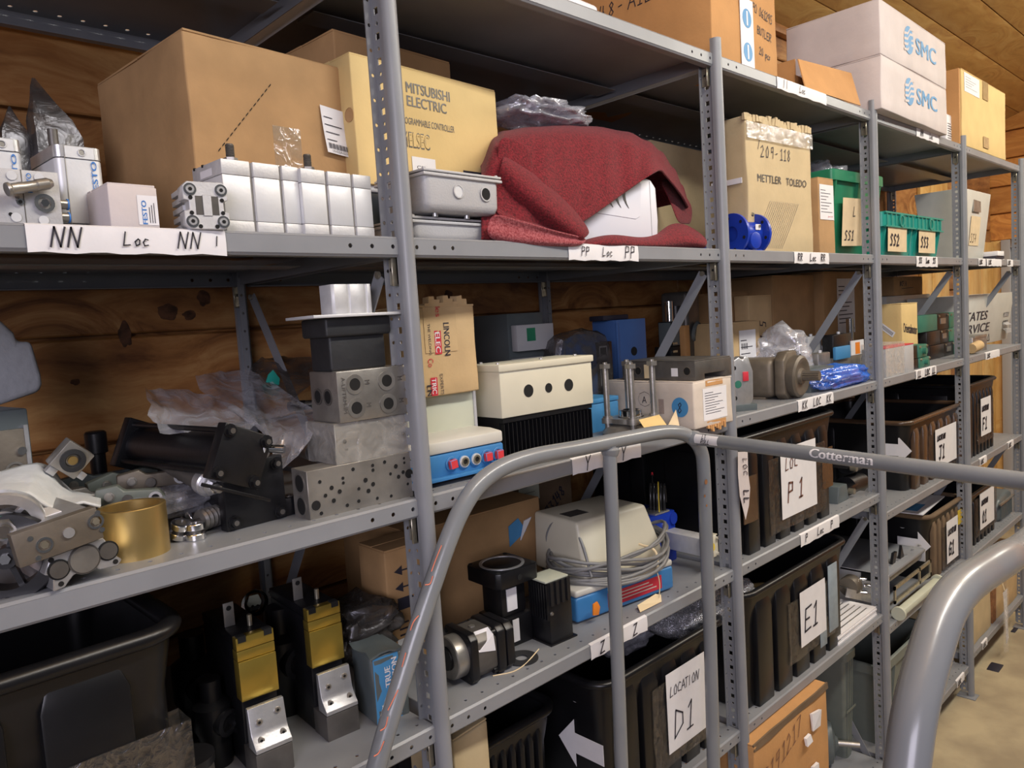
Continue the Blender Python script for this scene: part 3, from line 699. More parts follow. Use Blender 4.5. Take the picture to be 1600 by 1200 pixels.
def block_in_bag(label, u, u1, vt, vpk, y, seed, pkx):
    x, y, a, w, h, d = PL(u, 300, y, 3, u1, zN, vt); hp = hz(vpk, x+w*.4, y)-zN; d = w*.7
    t = thing('bagged_block', label, 'machine part', (x, y, zN), a)
    M().box(.005, .005, 0, w-.005, d, h, 'steel').build('block', t, bevel=.002)
    m = M(); n = 16; rings = []
    for k in range(7):
        f = k/6; v = []
        sx = (1-f)**.9; 
        zz = h*.55*(1-f) + (h*1.02+(hp-h)*f)*f if k else 0
        zz = [0, h*.5, h*.96, h+(hp-h)*.25, h+(hp-h)*.55, h+(hp-h)*.85, hp][k]
        sx = [1.04, 1.05, 1.04, .88, .5, .22, .06][k]; sy = [1.04, 1.05, 1.02, .8, .42, .16, .05][k]
        cx_ = w*(.5+(pkx-.5)*[0, 0, 0, .3, .6, .9, 1][k])
        for i in range(n):
            t_ = 2*pi*i/n; c, s = cos(t_), sin(t_); q = max(abs(c), abs(s)); c /= q**.75; s /= q**.75
            wv = 1+.06*sin(5*t_+seed+k)*(k > 2)
            v.append((cx_+c*w/2*sx*wv, d/2+s*d/2*sy*wv, zz))
        rings += v
    f = [(k*n+i, k*n+(i+1) % n, (k+1)*n+(i+1) % n, (k+1)*n+i) for k in range(6) for i in range(n)]
    m.add(rings, f, 'bag_smoke'); m.build('plastic_bag', t, smooth=30)
block_in_bag('steel block in a dark pointed plastic bag behind the compact cylinder', 66, 142, 200, 118, .33, 1, .18)
block_in_bag('smaller block in a dark plastic bag at the back left', 12, 62, 215, 162, .36, 3, .45)
# flat gripper valve with fitting
x, y, a, w, h, d = PL(10, 300, .02, 2, 95, zN, 262)
t = thing('valve_block', 'grey air valve body lying front-left with a steel push fitting and plug', 'valve', (x-.05, y, zN), a); w += .05
M().box(0, 0, 0, w, .03, h, 'box_grey').build('valve_body', t, bevel=.0012)
decal(t, lambda m: (m.box(.066, -.0003, 0, .067, .001, h, 'steel_dark'), [m.disc((w-q[0], -.0006, q[1]*h), .0052, (0, -1, 0), 'festo_white') for q in ((.047, .88), (.020, .88), (.047, .15), (.020, .12))], text(m, 'FESTO', (.076, -.0014, h*.6), Z3, (-1, 0, 0), h*.34, .005, 'ink_blue', bold=.0002), text(m, 'CE', (.062, -.0014, h*.40), Z3, (-1, 0, 0), .008, .004, 'ink'), [m.quad((.030+(i % 5)*.0022, -.001, h*.12+(i//5)*.0022), (.0315+(i % 5)*.0022, -.001, h*.12+(i//5)*.0022), (.0315+(i % 5)*.0022, -.001, h*.12+.0016+(i//5)*.0022), (.030+(i % 5)*.0022, -.001, h*.12+.0016+(i//5)*.0022), 'ink') for i in range(20) if (i*7) % 3 and i < 0]))
m = M(); fx = w-.030; port(m, (fx+.012, -.001, h*.42), (0, -1, 0), .0066, 'alu_bright', 'steel', 1.6, .003); m.cyl((fx+.012, -.003, h*.42), (fx+.012, -.006, h*.42), .0045, 'chrome', n=6); m.cyl((fx-.012, 0, h*.42), (fx-.012, -.003, h*.42), .004, 'alu_bright'); m.cyl((fx-.012, -.002, h*.42), (fx-.012, -.0042, h*.42), .002, 'hole', n=8); m.cyl((fx-.022, 0, h*.2), (fx-.022, -.0006, h*.2), .0022, 'hole', n=10); m.build('screw', t)
m = M(); p0 = Vector((fx-.027, -.016, h*.58)); p1 = Vector((fx+.022, -.010, h*.78)); dv = p1-p0
m.lathe(p0, p1, [(.0072, 0), (.0078, .001), (.0078, .003), (.0062, .005), (.0064, .016), (.0058, .018), (.0058, .030), (.0066, .032), (.0066, .044), (.004, .049), (0, .049)], 'steel', 20); m.lathe(p0, p1, [(0, .001), (.0055, .0005), (.0072, 0)], 'steel_dark', 20); m.cyl(p0+dv*.6, Vector((p0.x+.02, 0, p0.z+.006)), .004, 'steel'); m.build('push_fitting', t, smooth=18)
m = M()
for zz in (h*.46, h*.22): m.cyl((w, .012, zz), (w+.009, .012, zz), .0058, 'steel'); m.cyl((w+.009, .012, zz), (w+.0105, .012, zz), .0066, 'ink_blue')
m.build('port_stub', t)
# small white carton
x, y, a, w, h, d = PL(170, 320, .012, 2, 247, zN, 284, 120)
t = carton('small_carton', 'small white cardboard carton with blue lettering, left of the end-on cylinder', (x, y, zN), a, w, d, h, 'carton_white', j=.0006, tape=None, bev=.001, sub=1)
paper(t, (w*.57, -.0004, h*.1), X3, Z3, w*.42, h*.66, 'paper', [('p', 'FESTO', 0, 0, .01, .01, 'paper')])
decal(t, lambda m: (text(m, 'FESTO', (w*.75, -.0022, h*.12), Z3, (-1, 0, 0), h*.52, w*.10, 'ink_blue', bold=.0003), [m.quad((w*(.8+.05*i), -.002, h*.15), (w*(.815+.05*i), -.002, h*.15), (w*(.815+.05*i), -.002, h*(.5+.05*i)), (w*(.8+.05*i), -.002, h*(.5+.05*i)), 'ink') for i in range(3)]))
# end-on profile cylinder
x, y, a, w, h, d = PL(287, 320, -.004, -7, 357, zN, 282, 244)
t = thing('pneumatic_cylinder', 'aluminium profile cylinder lying end-on with four cap screws', 'cylinder', (x, y, zN), a)
d = .075; m = M()
for i in range(5): m.box(.004, .022, h*(.06+.19*i), w-.004, d, h*(.06+.19*i+.12), 'alu_matte')
m.box(.010, .022, .004, w-.010, d, h-.004, 'alu'); m.build('barrel', t, bevel=.0006, seg=1)
m = M(); oc = [(.006, 0), (w-.006, 0), (w, .006), (w, h*.36), (w-.006, h*.38), (w-.006, h*.6), (w, h*.62), (w, h-.008), (w-.006, h), (.006, h), (0, h-.006), (0, h*.62), (.007, h*.6), (.007, h*.4), (0, h*.38), (0, .006)]
m.prism(oc, 0, .024, 'alu_matte'); m.build('end_cap', t, bevel=.0008, seg=1)
m = M()
for qx in (.16, .85):
    for qz in (.16, .83): m.ring((w*qx, -.0002, h*qz), .0055, .0078, (0, -1, 0), 'alu_bright', .0012); m.cyl((w*qx, 0, h*qz), (w*qx, -.003, h*qz), .005, 'alu', n=14); m.cyl((w*qx, -.003, h*qz), (w*qx, -.0033, h*qz), .0026, 'hole', n=6)
for q in ((.16, .34), (.86, .35), (.16, .66), (.86, .62), (.33, .06), (.7, .06)): m.disc((w*q[0], 0, h*q[1]), .0027, (0, -1, 0), 'hole', 10)
m.build('cap_screw', t)
m = M()
for x0, x1 in ((.26, .42), (.62, .78)): m.box(w*x0, -.0004, h*.3, w*x1, .001, h*.7, 'steel_dark')
m.box(w*.42, -.0012, h*.28, w*.62, .001, h*.72, 'alu_matte'); m.build('bore_recess', t, bevel=.0003, seg=1)
# two square compact cylinders shown as grooved blocks
for (u, u1, vt, ul, grooves, us, lab) in ((350, 471, 247, 305, (.36, .74), 381, 'left'), (473, 583, 262, None, (.335, .70), 494, 'right')):
    x, y, a, w, h, d = PL(u, 310, .018, 3.5, u1, zN, vt, ul); d = .085
    t = thing('compact_cylinder', 'square aluminium compact cylinder with stud, %s one of the grooved pair' % lab, 'cylinder', (x, y, zN), a, 'square compact cylinders on the NN shelf')
    gs = [0]+list(grooves)+[1]
    for i in range(3):
        x0, x1 = w*gs[i]+(.0035 if i else 0), w*gs[i+1]-(.001)
        m = M(); m.box(x0, 0, .0, x1, d, .017, 'alu_matte').box(x0+.0003, .0004, .0173, x1-.0003, d, h-.0203, 'festo_white').box(x0, 0, h-.020, x1, d, h, 'alu_matte'); m.build('barrel', t, bevel=.0012)
    m = M(); m.box(.002, .004, .002, w-.003, d-.002, h-.002, 'steel'); m.build('groove', t)
    m = M(); q = Vector((w*.26, .03, h)); m.lathe(q, q+Vector((0, 0, 1)), [(.0, 0), (.0115, 0), (.0115, .003), (.006, .0035)], 'steel', 24); m.cyl(q+Vector((0, 0, .002)), q+Vector((0, 0, .009)), .0095, 'steel', n=6)
    m.lathe(q, q+Vector((0, 0, 1)), [(.0058, .008)]+[(.0062 if i % 2 else .0052, .009+.0011*i) for i in range(16)]+[(.005, .028), (0, .028)], 'steel_dark', 16); m.build('stud', t, smooth=0)
    if ul:
        m = M(); m.quad((-.0006, .06, h-.018), (-.0006, .025, h-.018), (-.0006, .025, h-.008), (-.0006, .06, h-.008), 'paper'); m.build('part_label', t)
        for i in range(2): M().box(-.001, .05+.025*i, h-.003, .004, .054+.025*i, h+.0006, 'hole').build('groove', t)
# large carton
x, y, a, w, h, d = PL(297, 180, .16, 5, 556, zN, 42, 163)
t = carton('cardboard_box', 'large plain cardboard box with a curling white label, behind the grooved cylinders', (x, y, zN), a, w, min(d, .42), h, 'cardboard', j=.003, sub=5, tape=None)
paper(t, (w*.775, -.003, h*.52), (1, 0, -.10), (-.06, 0, 1), w*.165, h*.25, 'paper', [('p', 'US-020A-03315', .2, .03, .7, .05, 'ink')], bars=4, code=(.1, .10, .9, .22), curl=.006, name='shipping_label', label='curling white shipping label')
decal(t, lambda m: [m.quad((w*.13+w*.34*i/14, -.0035, h*(.45+.38*i/14)), (w*.13+w*.34*(i+.6)/14, -.0035, h*(.45+.38*(i+.6)/14)), (w*.13+w*.34*(i+.6)/14, -.0035, h*(.457+.38*(i+.6)/14)), (w*.13+w*.34*i/14, -.0035, h*(.457+.38*i/14)), 'hole') for i in range(14)], 'perforation')
stick(M().box(w*.45, -.0015, h*.14, w*.62, -.0012, h*.62, 'tape_film').build('packing_tape', t, sub=4), t)
# controller carton standing on the grey boxes
za = hz(288, 0.06, .15)
x, y, a, w, h, d = PL(553, 180, .15, 4, 779, za, 78, 540)
h = hz(80, x, y)-za
d = .12
t = carton('controller_carton', 'tan electric controller carton standing upright behind the first post', (x, y, za), a, w, d, h, 'cardboard_yellow', j=.0015, tape=None, bev=.002)
def f_(m):
    O = lambda fx, fz: (w*fx, -.002, h*fz)
    text(m, 'MITSUBISHI', O(.335, .79), X3, Z3, w*.30, h*.085, 'steel_dark', bold=.0005); text(m, 'ELECTRIC', O(.335, .68), X3, Z3, w*.27, h*.085, 'steel_dark', bold=.0005)
    text(m, 'PROGRAMMABLE CONTROLLER', O(.285, .53), X3, Z3, w*.37, h*.055, 'steel_dark'); text(m, 'MELSEC', O(.285, .34), X3, Z3, w*.185, h*.13, 'steel_dark'); text(m, 'MELSEC', (w*.290, -.0030, h*.350), X3, Z3, w*.175, h*.110, 'cardboard_yellow')
    text(m, 'v', O(.92, .44), (1, 0, -.2), Z3, w*.05, h*.04, 'ink')
    m.box(w*.70, -.0022, h*.125, w*.965, -.001, h*.215, 'ink')
    text(m, 'In order to secure', (w*.745, -.0026, h*.158), X3, Z3, w*.2, h*.028, 'cardboard_yellow'); text(m, 'A', (w*.715, -.0026, h*.145), X3, Z3, w*.018, h*.05, 'cardboard_yellow')
    m.box(w*.34, -.0018, h*.105, w*.50, -.001, h*.27, 'paper'); text(m, 'CE', (w*.37, -.0025, h*.17), X3, Z3, w*.05, h*.03, 'ink')
    for i in range(22): m.quad((-.0012, d*.62, h*(.42+.014*i*2)), (-.0012, d*.42, h*(.42+.014*i*2)), (-.0012, d*.42, h*(.43+.014*i*2)), (-.0012, d*.62, h*(.43+.014*i*2)), 'ink') if i < 19 and i % 5 else None
decal(t, f_)
M().lathe((-.0005, d*.1, h*.53), (-.0015, d*.1, h*.53), [(0, 0), (.012, 0), (.0125, .001)], 'cardboard', 12).build('thumb_notch', t)
zc = za+h
x2, y2, a2, w2, h2, d2 = PL(523, 90, .20, 4, 706, zc, 44, 440)
h2 = hz(44, x2, y2)-zc
carton('flat_carton', 'flat brown carton lying on top of the tan controller carton', (x2, y2, zc), a2, w2, .2, h2, 'cardboard', j=.0015, tape=None)
# grey boxes under it
x, y, a, w, h, d = PL(575, 330, .16, 3, 745, zN, 289)
t = thing('junction_box', 'grey steel box standing under the tan controller carton', 'electrical box', (x, y, zN), a); h = za-zN
M().box(0, 0, 0, w, .16, h-.012, 'motor_grey').build('enclosure', t, bevel=.004); M().box(-.002, -.002, h-.012, w+.002, .162, h, 'box_grey').build('lid', t, bevel=.002)
def knock_box(label, x, y, zb, a, w, d, h, holes_, flip=False):
    t = thing('junction_box', label, 'electrical box', (x, y, zb), a); m = M(); n = len(holes_); R = .012
    def ring_(e, z): 
        pts = []
        for cx_, cy_, s in ((w-R+e, R-e, -1), (w-R+e, d-R+e, 0), (R-e, d-R+e, 1), (R-e, R-e, 2)):
            for i in range(5): pts.append((cx_+R*cos(s*pi/2+pi/2*i/4), cy_+R*sin(s*pi/2+pi/2*i/4), z))
        return pts
    prof = [(-.012, 0), (-.004, .004), (-.001, .014), (0, h-.008)]; v = []
    for e, z in prof: v += ring_(e, z)
    k = 20; f = [(j*k+i, j*k+(i+1) % k, (j+1)*k+(i+1) % k, (j+1)*k+i) for j in range(3) for i in range(k)]+[tuple(reversed(range(k))), tuple(range(3*k, 4*k))]
    m.add(v, f, 'box_grey'); m.build('enclosure', t, smooth=50)
    m = M(); m.box(-.004, -.004, h-.011, w+.004, d+.004, h-.006, 'box_grey').box(-.003, -.003, h-.004, w+.003, d+.003, h, 'box_grey'); 
    for q in ((0, 0), (w, 0), (w, d), (0, d)): m.cyl((q[0]*.96+.003, q[1]*.96+.004, h), (q[0]*.96+.003, q[1]*.96+.004, h+.003), .0035, 'alu', n=10)
    m.build('lid', t, bevel=.0012)
    m = M()
    for fx, fz, r, mt in holes_: m.ring((w*fx, -.0006, h*fz), r, r*1.22, (0, -1, 0), 'box_grey', .0012); m.disc((w*fx, -.0003, h*fz), r, (0, -1, 0), mt, 22)
    m.build('knockout', t); m = M()
    for fx in (.2, .62): m.cyl((w*fx, .02, .002), (w*fx, .02, -.006), .005, 'alu', n=10)
    m.build('mounting_foot', t); return t
x, y, a, w, h, d = PL(646, 355, .035, 2, 762, zN, 338); h2 = hz(337, x, y)-zN
knock_box('light grey cast electrical box standing on the shelf beneath the one with two round holes', x, y, zN, a, w, .12, h2, [])
zb = zN+h2+.006
x, y, a, w, h, d = PL(664, 290, .01, 2, 781, zb, 258, 640); h = hz(262, x, y)-zb
knock_box('light grey electrical box with two round knockout holes, in front of the tan carton', x, y, zb, a, w, .13, h, [(.42, .52, .0095, 'festo_white'), (.79, .52, .0105, 'hole')])

# ------------------------------------------------------------------ shelf PP, second bay: towel over a white machine
x, y, a, w, h, d = PL(895, 320, .05, -4, 1031, zN, 262)
t = thing('desktop_machine', 'white plastic machine with curved vent slots under the red towel', 'appliance', (x-.13, y+.012, zN), a); w += .13
m = M(); prof = [(.0, .02), (.0, h*.75), (.02, h*.94), (.06, h), (w*.8, h*1.0), (w-.02, h*.97), (w-.003, h*.86), (w, h*.4), (w-.003, .03), (w-.03, .004), (.03, .004)]
m.prism(prof, 0, .3, 'device_white'); m.build('housing', t, bevel=.008, seg=3)
m = M(); ox, oz = w*.50, h*.42
m.prism([(w*.22, h*.50), (w*.80, h*.40), (w*.84, h*.44), (w*.86, h*.9), (w*.22, h*.9)], -.0012, .002, 'device_white'); m.build('vent_panel', t, bevel=.0008, seg=1)
for i in range(7):
    m = M(); xs = w*(.36+.062*i); pts = []
    for k in range(7): f = k/6; pts.append((xs+.010*(f-.5)**2*4-.004, h*(.54+.34*f)))
    pts2 = [(p[0]-.0075*sin(pi*k/6)-.0005, p[1]) for k, p in enumerate(pts)]
    m.prism(pts+pts2[::-1], -.0022, .001, 'steel_dark'); m.build('vent_slot', t)
M().box(w-.028, -.0008, .02, w-.0275, .001, h*.93, 'steel').build('seam', t)
def towel():
    # drape built as a sheet over a profile: rows run from the back over the top and down the front hem
    Y0 = .045
    tops = [(-0.085, .235), (-.02, .262), (.05, .285)]
    U = [752, 775, 790, 830, 880, 930, 980, 1012, 1032, 1052, 1065, 1075]
    topv = [260, 215, 205, 199, 196, 198, 206, 220, 236, 262, 288, 314]
    hem = [384, 384, 384, 384, 368, 335, 299, 276, 265, 290, 305, 322]
    m = M(); n = 60; rows = 16; V_ = []
    def interp(arr, t):
        i = min(int(t), len(arr)-2); f = t-i; f = f*f*(3-2*f) if arr is topv else f; return arr[i]*(1-f)+arr[i+1]*f
    for i in range(n+1):
        t = (len(U)-1)*i/n; u = interp(U, t); tv = interp(topv, t); hv = interp(hem, t)
        if t > 6: hv = (299-(t-6)*23 if t < 7 else 276-(t-7)*11 if t < 8 else 265+(t-8)*24 if t < 9 else 289+(t-9)*17)
        yb = .10+(.10 if u > 1020 else 0)*min(1, max(0, (u-1020)/60)); 
        T_ = py(u, tv, .20); Fp = py(u, tv+12, yb-.03)
        for k in range(rows+1):
            f = k/rows
            if f < .3:
                g = f/.3; y = .42-(.42-.20)*g; z = T_.z-.012*(1-g)**2; x = py(u, tv, .20).x+(.0)*g; p = Vector((x, y, z))
            elif f < .45:
                g = (f-.3)/.15; y = .20-(.20-(yb-.03))*g; q = py(u, tv+12*g*g, y); p = q
            else:
                g = (f-.45)/.55; v = tv+12+(hv-tv-12)*g; y = yb-.03-.052*g+.018*noise.noise(Vector((u*.018, v*.008, 0)))*(.4+g)-.012*abs(noise.noise(Vector((u*.03, v*.012, 4)))); p = py(u, v, y)
            p.z = max(p.z, zN+.004)
            V_.append(p)
    R_ = rows+1
    f = [(i*R_+k, (i+1)*R_+k, (i+1)*R_+k+1, i*R_+k+1) for i in range(n) for k in range(rows)]
    m.add(V_, f, 'towel')
    o = m.build('towel', smooth=180, solid=.006); md = o.modifiers.new('s', 'SUBSURF'); md.levels = 1; md.render_levels = 2; tag(o, 'dark red terry towel draped over the white machine', 'towel')
    def sheet(rowsP, mt, name, label=None, n_=20, sol=.007):
        m = M(); R = len(rowsP[0]); vs = []
        for r_ in rowsP: vs += [Vector(p) for p in r_]
        m.add(vs, [(i*R+k, i*R+k+1, (i+1)*R+k+1, (i+1)*R+k) for i in range(len(rowsP)-1) for k in range(R-1)], mt)
        q = m.build(name, o, smooth=180, solid=sol, label=label); s = q.modifiers.new('s', 'SUBSURF'); s.levels = 2; s.render_levels = 3; return q
    # big diagonal fold falling to the left front corner
    A = [([(786, 236), (826, 262), (868, 296), (900, 330), (922, 362)], (.075, .06, .045, .03, .02)), ([(784, 248), (824, 276), (864, 310), (898, 342), (921, 367)], (.04, .015, 0, -.006, -.012)), ([(780, 262), (812, 292), (850, 324), (888, 352), (916, 372)], (.035, .008, -.008, -.014, -.018)), ([(777, 282), (802, 308), (836, 334), (874, 358), (908, 376)], (.05, .03, .012, 0, -.010)), ([(775, 305), (800, 326), (832, 346), (868, 364), (900, 379)], (.055, .045, .035, .015, .0)), ([(770, 336), (798, 344), (832, 352), (872, 366), (914, 376)], (.02, .014, .006, -.004, -.012))]
    sheet([[py(u, v, y_) for (u, v), y_ in zip(*r_)] for r_ in A], 'towel', 'fold')
    B = [[(770, 332), (798, 340), (832, 349), (872, 362), (916, 371)], [(762, 346), (792, 354), (832, 362), (876, 371), (918, 376)], [(759, 362), (790, 370), (832, 375), (876, 379), (914, 381)], [(766, 376), (798, 381), (835, 384), (874, 385), (904, 385)]]
    sheet([[py(u, v, .0-.004*i+.012*(j % 2)) for i, (u, v) in enumerate(r_)] for j, r_ in enumerate(B)], 'towel_band', 'woven_border', 'pinkish woven border')
    # piece lying on the shelf at the right
    D_ = [[(902, 380), (932, 370), (962, 366), (996, 373), (1026, 369), (1040, 352), (1062, 346), (1086, 358), (1104, 374)], [(900, 382), (932, 375), (962, 371), (996, 377), (1028, 376), (1046, 364), (1068, 360), (1090, 368), (1106, 379)], [(900, 384), (932, 382), (962, 380), (996, 383), (1028, 384), (1048, 380), (1070, 378), (1092, 381), (1104, 384)], [(904, 385), (932, 386), (962, 386), (996, 387), (1028, 387), (1050, 387.5), (1072, 388), (1092, 388), (1102, 387)]]
    Yj = [(.05, .04, .02, .03, .04, .06, .06, .05, .03), (.02, .005, -.005, .01, .01, .02, .02, .01, .005), (.01, -.005, -.012, .0, -.005, 0, -.005, -.01, -.005), (.02, .01, .01, .02, .02, .02, .02, .02, .01)]
    sheet([[py(u, v, Yj[j][i]) for i, (u, v) in enumerate(r_)] for j, r_ in enumerate(D_)], 'towel', 'fold')
    E_ = [[(1028, 284), (1040, 300), (1052, 330), (1060, 352)], [(1045, 272), (1062, 300), (1070, 330), (1074, 350)], [(1072, 310), (1082, 322), (1082, 338), (1078, 352)]]
    sheet([[py(u, v, .10+.03*j) for i, (u, v) in enumerate(r_)] for j, r_ in enumerate(E_)], 'towel', 'fold')
    # left side lower body of the towel
    G_ = [[(778, 210), (776, 250), (778, 290), (782, 330), (778, 346)], [(800, 215), (800, 262), (806, 300), (815, 335), (820, 352)], [(830, 225), (834, 275), (845, 315), (860, 345), (872, 366)]]
    sheet([[py(u, v, .062-.008*j-.006*i) for i, (u, v) in enumerate(r_)] for j, r_ in enumerate(G_)], 'towel', 'fold')
towel()
b = py(862, 200, .16)
bag('clear_bag', 'clear plastic bag with a small part lying on top of the red towel', (b.x, .20, hz(202, b.x, .20)), (.20, .14, .05), 'bag_haze', 3, .5, 0, pts=[((1, 0, -.1), .3), ((-1, 0, -.3), .25)])
x, y, a, w, h, d = PL(1020, 290, .30, 2, 1112, zN, 218)
t = carton('cardboard_box', 'tan flap-top carton in shade behind the right end of the towel', (x, y, zN), a, w+.1, .22, h, 'cardboard_tan', j=.003, tape=None)
x, y, a, w, h, d = PL(1074, 350, .26, 2, 1088, zN, 328)
def flowmeter(label, c, s, along, name='gearbox', flange=True):
    """blue cast gearbox on a foot with a round slotted flange at each end"""
    t = thing(name, label, 'gearbox', c, along); 
    m = M(); m.cyl((-.030*s, 0, .052*s), (.052*s, 0, .052*s), .034*s, 'blue_deep', n=28); m.box(-.01*s, -.03*s, .0, .03*s, .03*s, .06*s, 'blue_deep'); m.cyl((.002*s, -.03*s, .03*s), (.002*s, -.05*s, .03*s), .022*s, 'blue_deep', n=20); m.build('housing', t, bevel=.002*s)
    for xx in (-.036, .052):
        m = M(); m.lathe((xx*s, 0, .052*s), (xx*s+1, 0, .052*s), [(.02*s, 0), (.055*s, 0), (.055*s, .008*s), (.02*s, .010*s)], 'blue_deep', 32)
        for i in range(6):
            t_ = 2*pi*i/6+.3; q = Vector((xx*s-.0006, .043*s*cos(t_), .052*s+.043*s*sin(t_))); m.cyl(q, q+Vector((.0094*s, 0, 0)), .0045*s, 'hole', n=10)
        m.build('flange', t)
    m = M()
    for q in ((-.02, -.034, .075), (.035, -.034, .07), (.01, -.034, .1)): bolt(m, Vector(q)*s, (0, -1, 0), .004*s, 'galv')
    m.build('bolt', t); M().box(.02*s, -.0352*s, .06*s, .04*s, -.034*s, .075*s, 'paper').build('name_plate', t); M().box(-.025*s, -.035*s, 0, .045*s, .035*s, .008*s, 'blue_deep').build('foot', t, bevel=.001)
    return t
c = py(1168, 385, .05)
flowmeter('bright blue cast gearbox with round slotted end flanges by the second post', (c.x+.01, .075, zN), 1.0, radians(-10))
c = py(1085, 380, .22)
flowmeter('small blue gearbox half hidden at the end of the towel', (c.x, .22, zN), .62, radians(10))
# scale carton
x, y, a, w, h, d = PL(1168, 290, .06, -3, 1268, zN, 180, 1134)
t = carton('cardboard_box', 'tall tan scale carton with torn taped top and handwritten part number', (x, y, zN), a, w, min(d, .28), h, 'cardboard_tan', j=.004, sub=5, tape=None, flaps=False)
def f_(m):
    write(m, 'w/', (w*.12, -.005, h*.78), X3, Z3, h*.07, 'ink', .002); write(m, '209-118', (w*.20, -.005, h*.72), X3, Z3, h*.085, 'ink', .0024, 1.0)
    text(m, 'METTLER', (w*.14, -.005, h*.535), X3, Z3, w*.36, h*.055, 'steel_dark', bold=.0004); text(m, 'TOLEDO', (w*.58, -.005, h*.535), X3, Z3, w*.33, h*.055, 'steel_dark', bold=.0004)
    for i in range(16): m.quad((w*.02+w*.03*i, -.005, h*.04), (w*.025+w*.03*i, -.005, h*.04), (w*.325+w*.03*i, -.005, h*.40), (w*.32+w*.03*i, -.005, h*.40), 'steel')
decal(t, f_)
m = M()
for i in range(26):
    xx = w*i/25; hh = .006+.010*abs(noise.noise(Vector((i*.6, 0, 1)))); m.box(xx-.006, -.002+.003*sin(i), h-.012, xx+.006, .006, h+hh, 'cardboard_tan')
m.build('torn_edge', t, jit=wob(.004, 40, 3))
M().box(-.0015, -.006, h*.84, w*1.01, -.0035, h*.96, 'clear_tape').build('packing_tape', t, jit=wob(.001, 50, 1))
M().box(-.006, d*.2 if d < .2 else .05, h*.52, -.0035, .11, h*.56, 'paper').build('tape_strip', t)
x, y, a, w, h, d = PL(1280, 340, .05, -3, 1304, zN, 276, 1268)
t = carton('cardboard_box', 'narrow brown carton with a white address label beside the green tote', (x, y, zN), a, w, .2, h, 'cardboard', j=.002, tape=None)
paper(t, (w*.05, -.003, h*.46), X3, Z3, w*.9, h*.45, 'paper', [('p', 'Jewell', .55, .06, .35, .06, 'ink_red')], bars=8)
# totes
def tote(name, label, x, y, z, a, w, d, h, mt, ribs=3, rimh=.03, group=None, taper=.03, card=None, cat='bin', wall=.004, tray=False):
    t = thing(name, label, cat, (x, y, z), a, group); m = M()
    def rg(e, zz):
        R = .014; pts = []
        for cx_, cy_, s in ((w-R-e, R+e, -1), (w-R-e, d-R-e, 0), (R+e, d-R-e, 1), (R+e, R+e, 2)):
            for i in range(4): pts.append((cx_+R*cos(s*pi/2+pi/2*i/3), cy_+R*sin(s*pi/2+pi/2*i/3), zz))
        return pts
    k = 16; v = []
    for e, zz in ((taper, 0), (.004, h), (.004+wall, h), (taper+wall, .006)): v += rg(e, zz)
    f = [(j*k+i, j*k+(i+1) % k, (j+1)*k+(i+1) % k, (j+1)*k+i) for j in range(3) for i in range(k)]+[tuple(reversed(range(k))), tuple(range(3*k, 4*k))]
    m.add(v, f, mt); m.build('tote_body', t, smooth=40)
    m = M(); v = []
    for e, zz in ((.004, h-rimh), (-.006, h-rimh), (-.006, h-.003), (-.003, h), (.008, h), (.008, h-.006)): v += rg(e, zz)
    m.add(v, [(j*k+i, j*k+(i+1) % k, (j+1)*k+(i+1) % k, (j+1)*k+i) for j in range(5) for i in range(k)], mt); m.build('rim', t, smooth=40)
    for i in range(ribs+1):
        fx = (i+.0)/ribs; xx = .02+(w-.04)*fx; m = M(); m.add([(xx-.003, taper*.0-.004, h-rimh), (xx+.003, -.004, h-rimh), (xx+.003, taper, .01), (xx-.003, taper, .01), (xx-.003, taper+.004, h-rimh), (xx+.003, taper+.004, h-rimh), (xx+.003, taper+.006, .01), (xx-.003, taper+.006, .01)], [(0, 1, 2, 3), (0, 4, 5, 1), (0, 3, 7, 4), (1, 5, 6, 2), (4, 7, 6, 5)], mt); m.build('rib', t, smooth=0)
    return t
x, y, a, w, h, d = PL(1302, 330, .06, -3, 1379, zN, 263, 1283)
t = tote('plastic_tote', 'tall green plastic tote with a tan handwritten card, left of the third post', x, y, zN, a, w, .40, h, 'green_tote', 2, .035)
paper(t, (w*.16, .004, h*.12), (1, 0, .02), (0, -.06, 1), w*.40, h*.56, 'paper_tan', [('w', 'SS1', .12, .12, .4, .2, 'ink', .004), ('w', 'L', .5, .62, .4, .2, 'ink', .003)], name='card')
bag('plastic_wrap', 'crumpled clear plastic wrap stuffed in the green tote', (x+.30, y+.16, zN+h-.10), (.18, .14, .16), 'bag_haze', 7, .5)
for u, u1, vt, s, lab in ((1380, 1427, 330, 'SS2', 'left of the pair, half behind the third post'), (1429, 1470, 337, 'SS3', 'right of the pair')):
    x, y, a, w, h, d = PL(u, 370, .015, 0, u1, zN, vt)
    t = tote('stacking_crate', 'teal plastic stacking crate with card %s, %s' % (s, lab), x, y, zN, a, w, .40, h, 'teal', 5, .05, 'teal crates on the SS shelf', .012)
    m = M()
    for i in range(7): m.box(w*(.06+.14*i)-.003, -.010, h-.05, w*(.06+.14*i)+.003, -.004, h-.004, 'teal')
    m.box(0, -.011, h-.006, w, -.003, h, 'teal').box(0, -.011, h-.052, w, -.003, h-.047, 'teal').ring((w*.5, -.010, h-.027), .016, .022, (0, -1, 0), 'teal', .004); m.build('rim_web', t)
    paper(t, (w*.10, -.003, h*.10), X3, (0, -.03, 1), w*.62, h*.56, 'paper_tan', [('w', s, .12, .25, .4, .45, 'ink', .007, .95)], name='card')
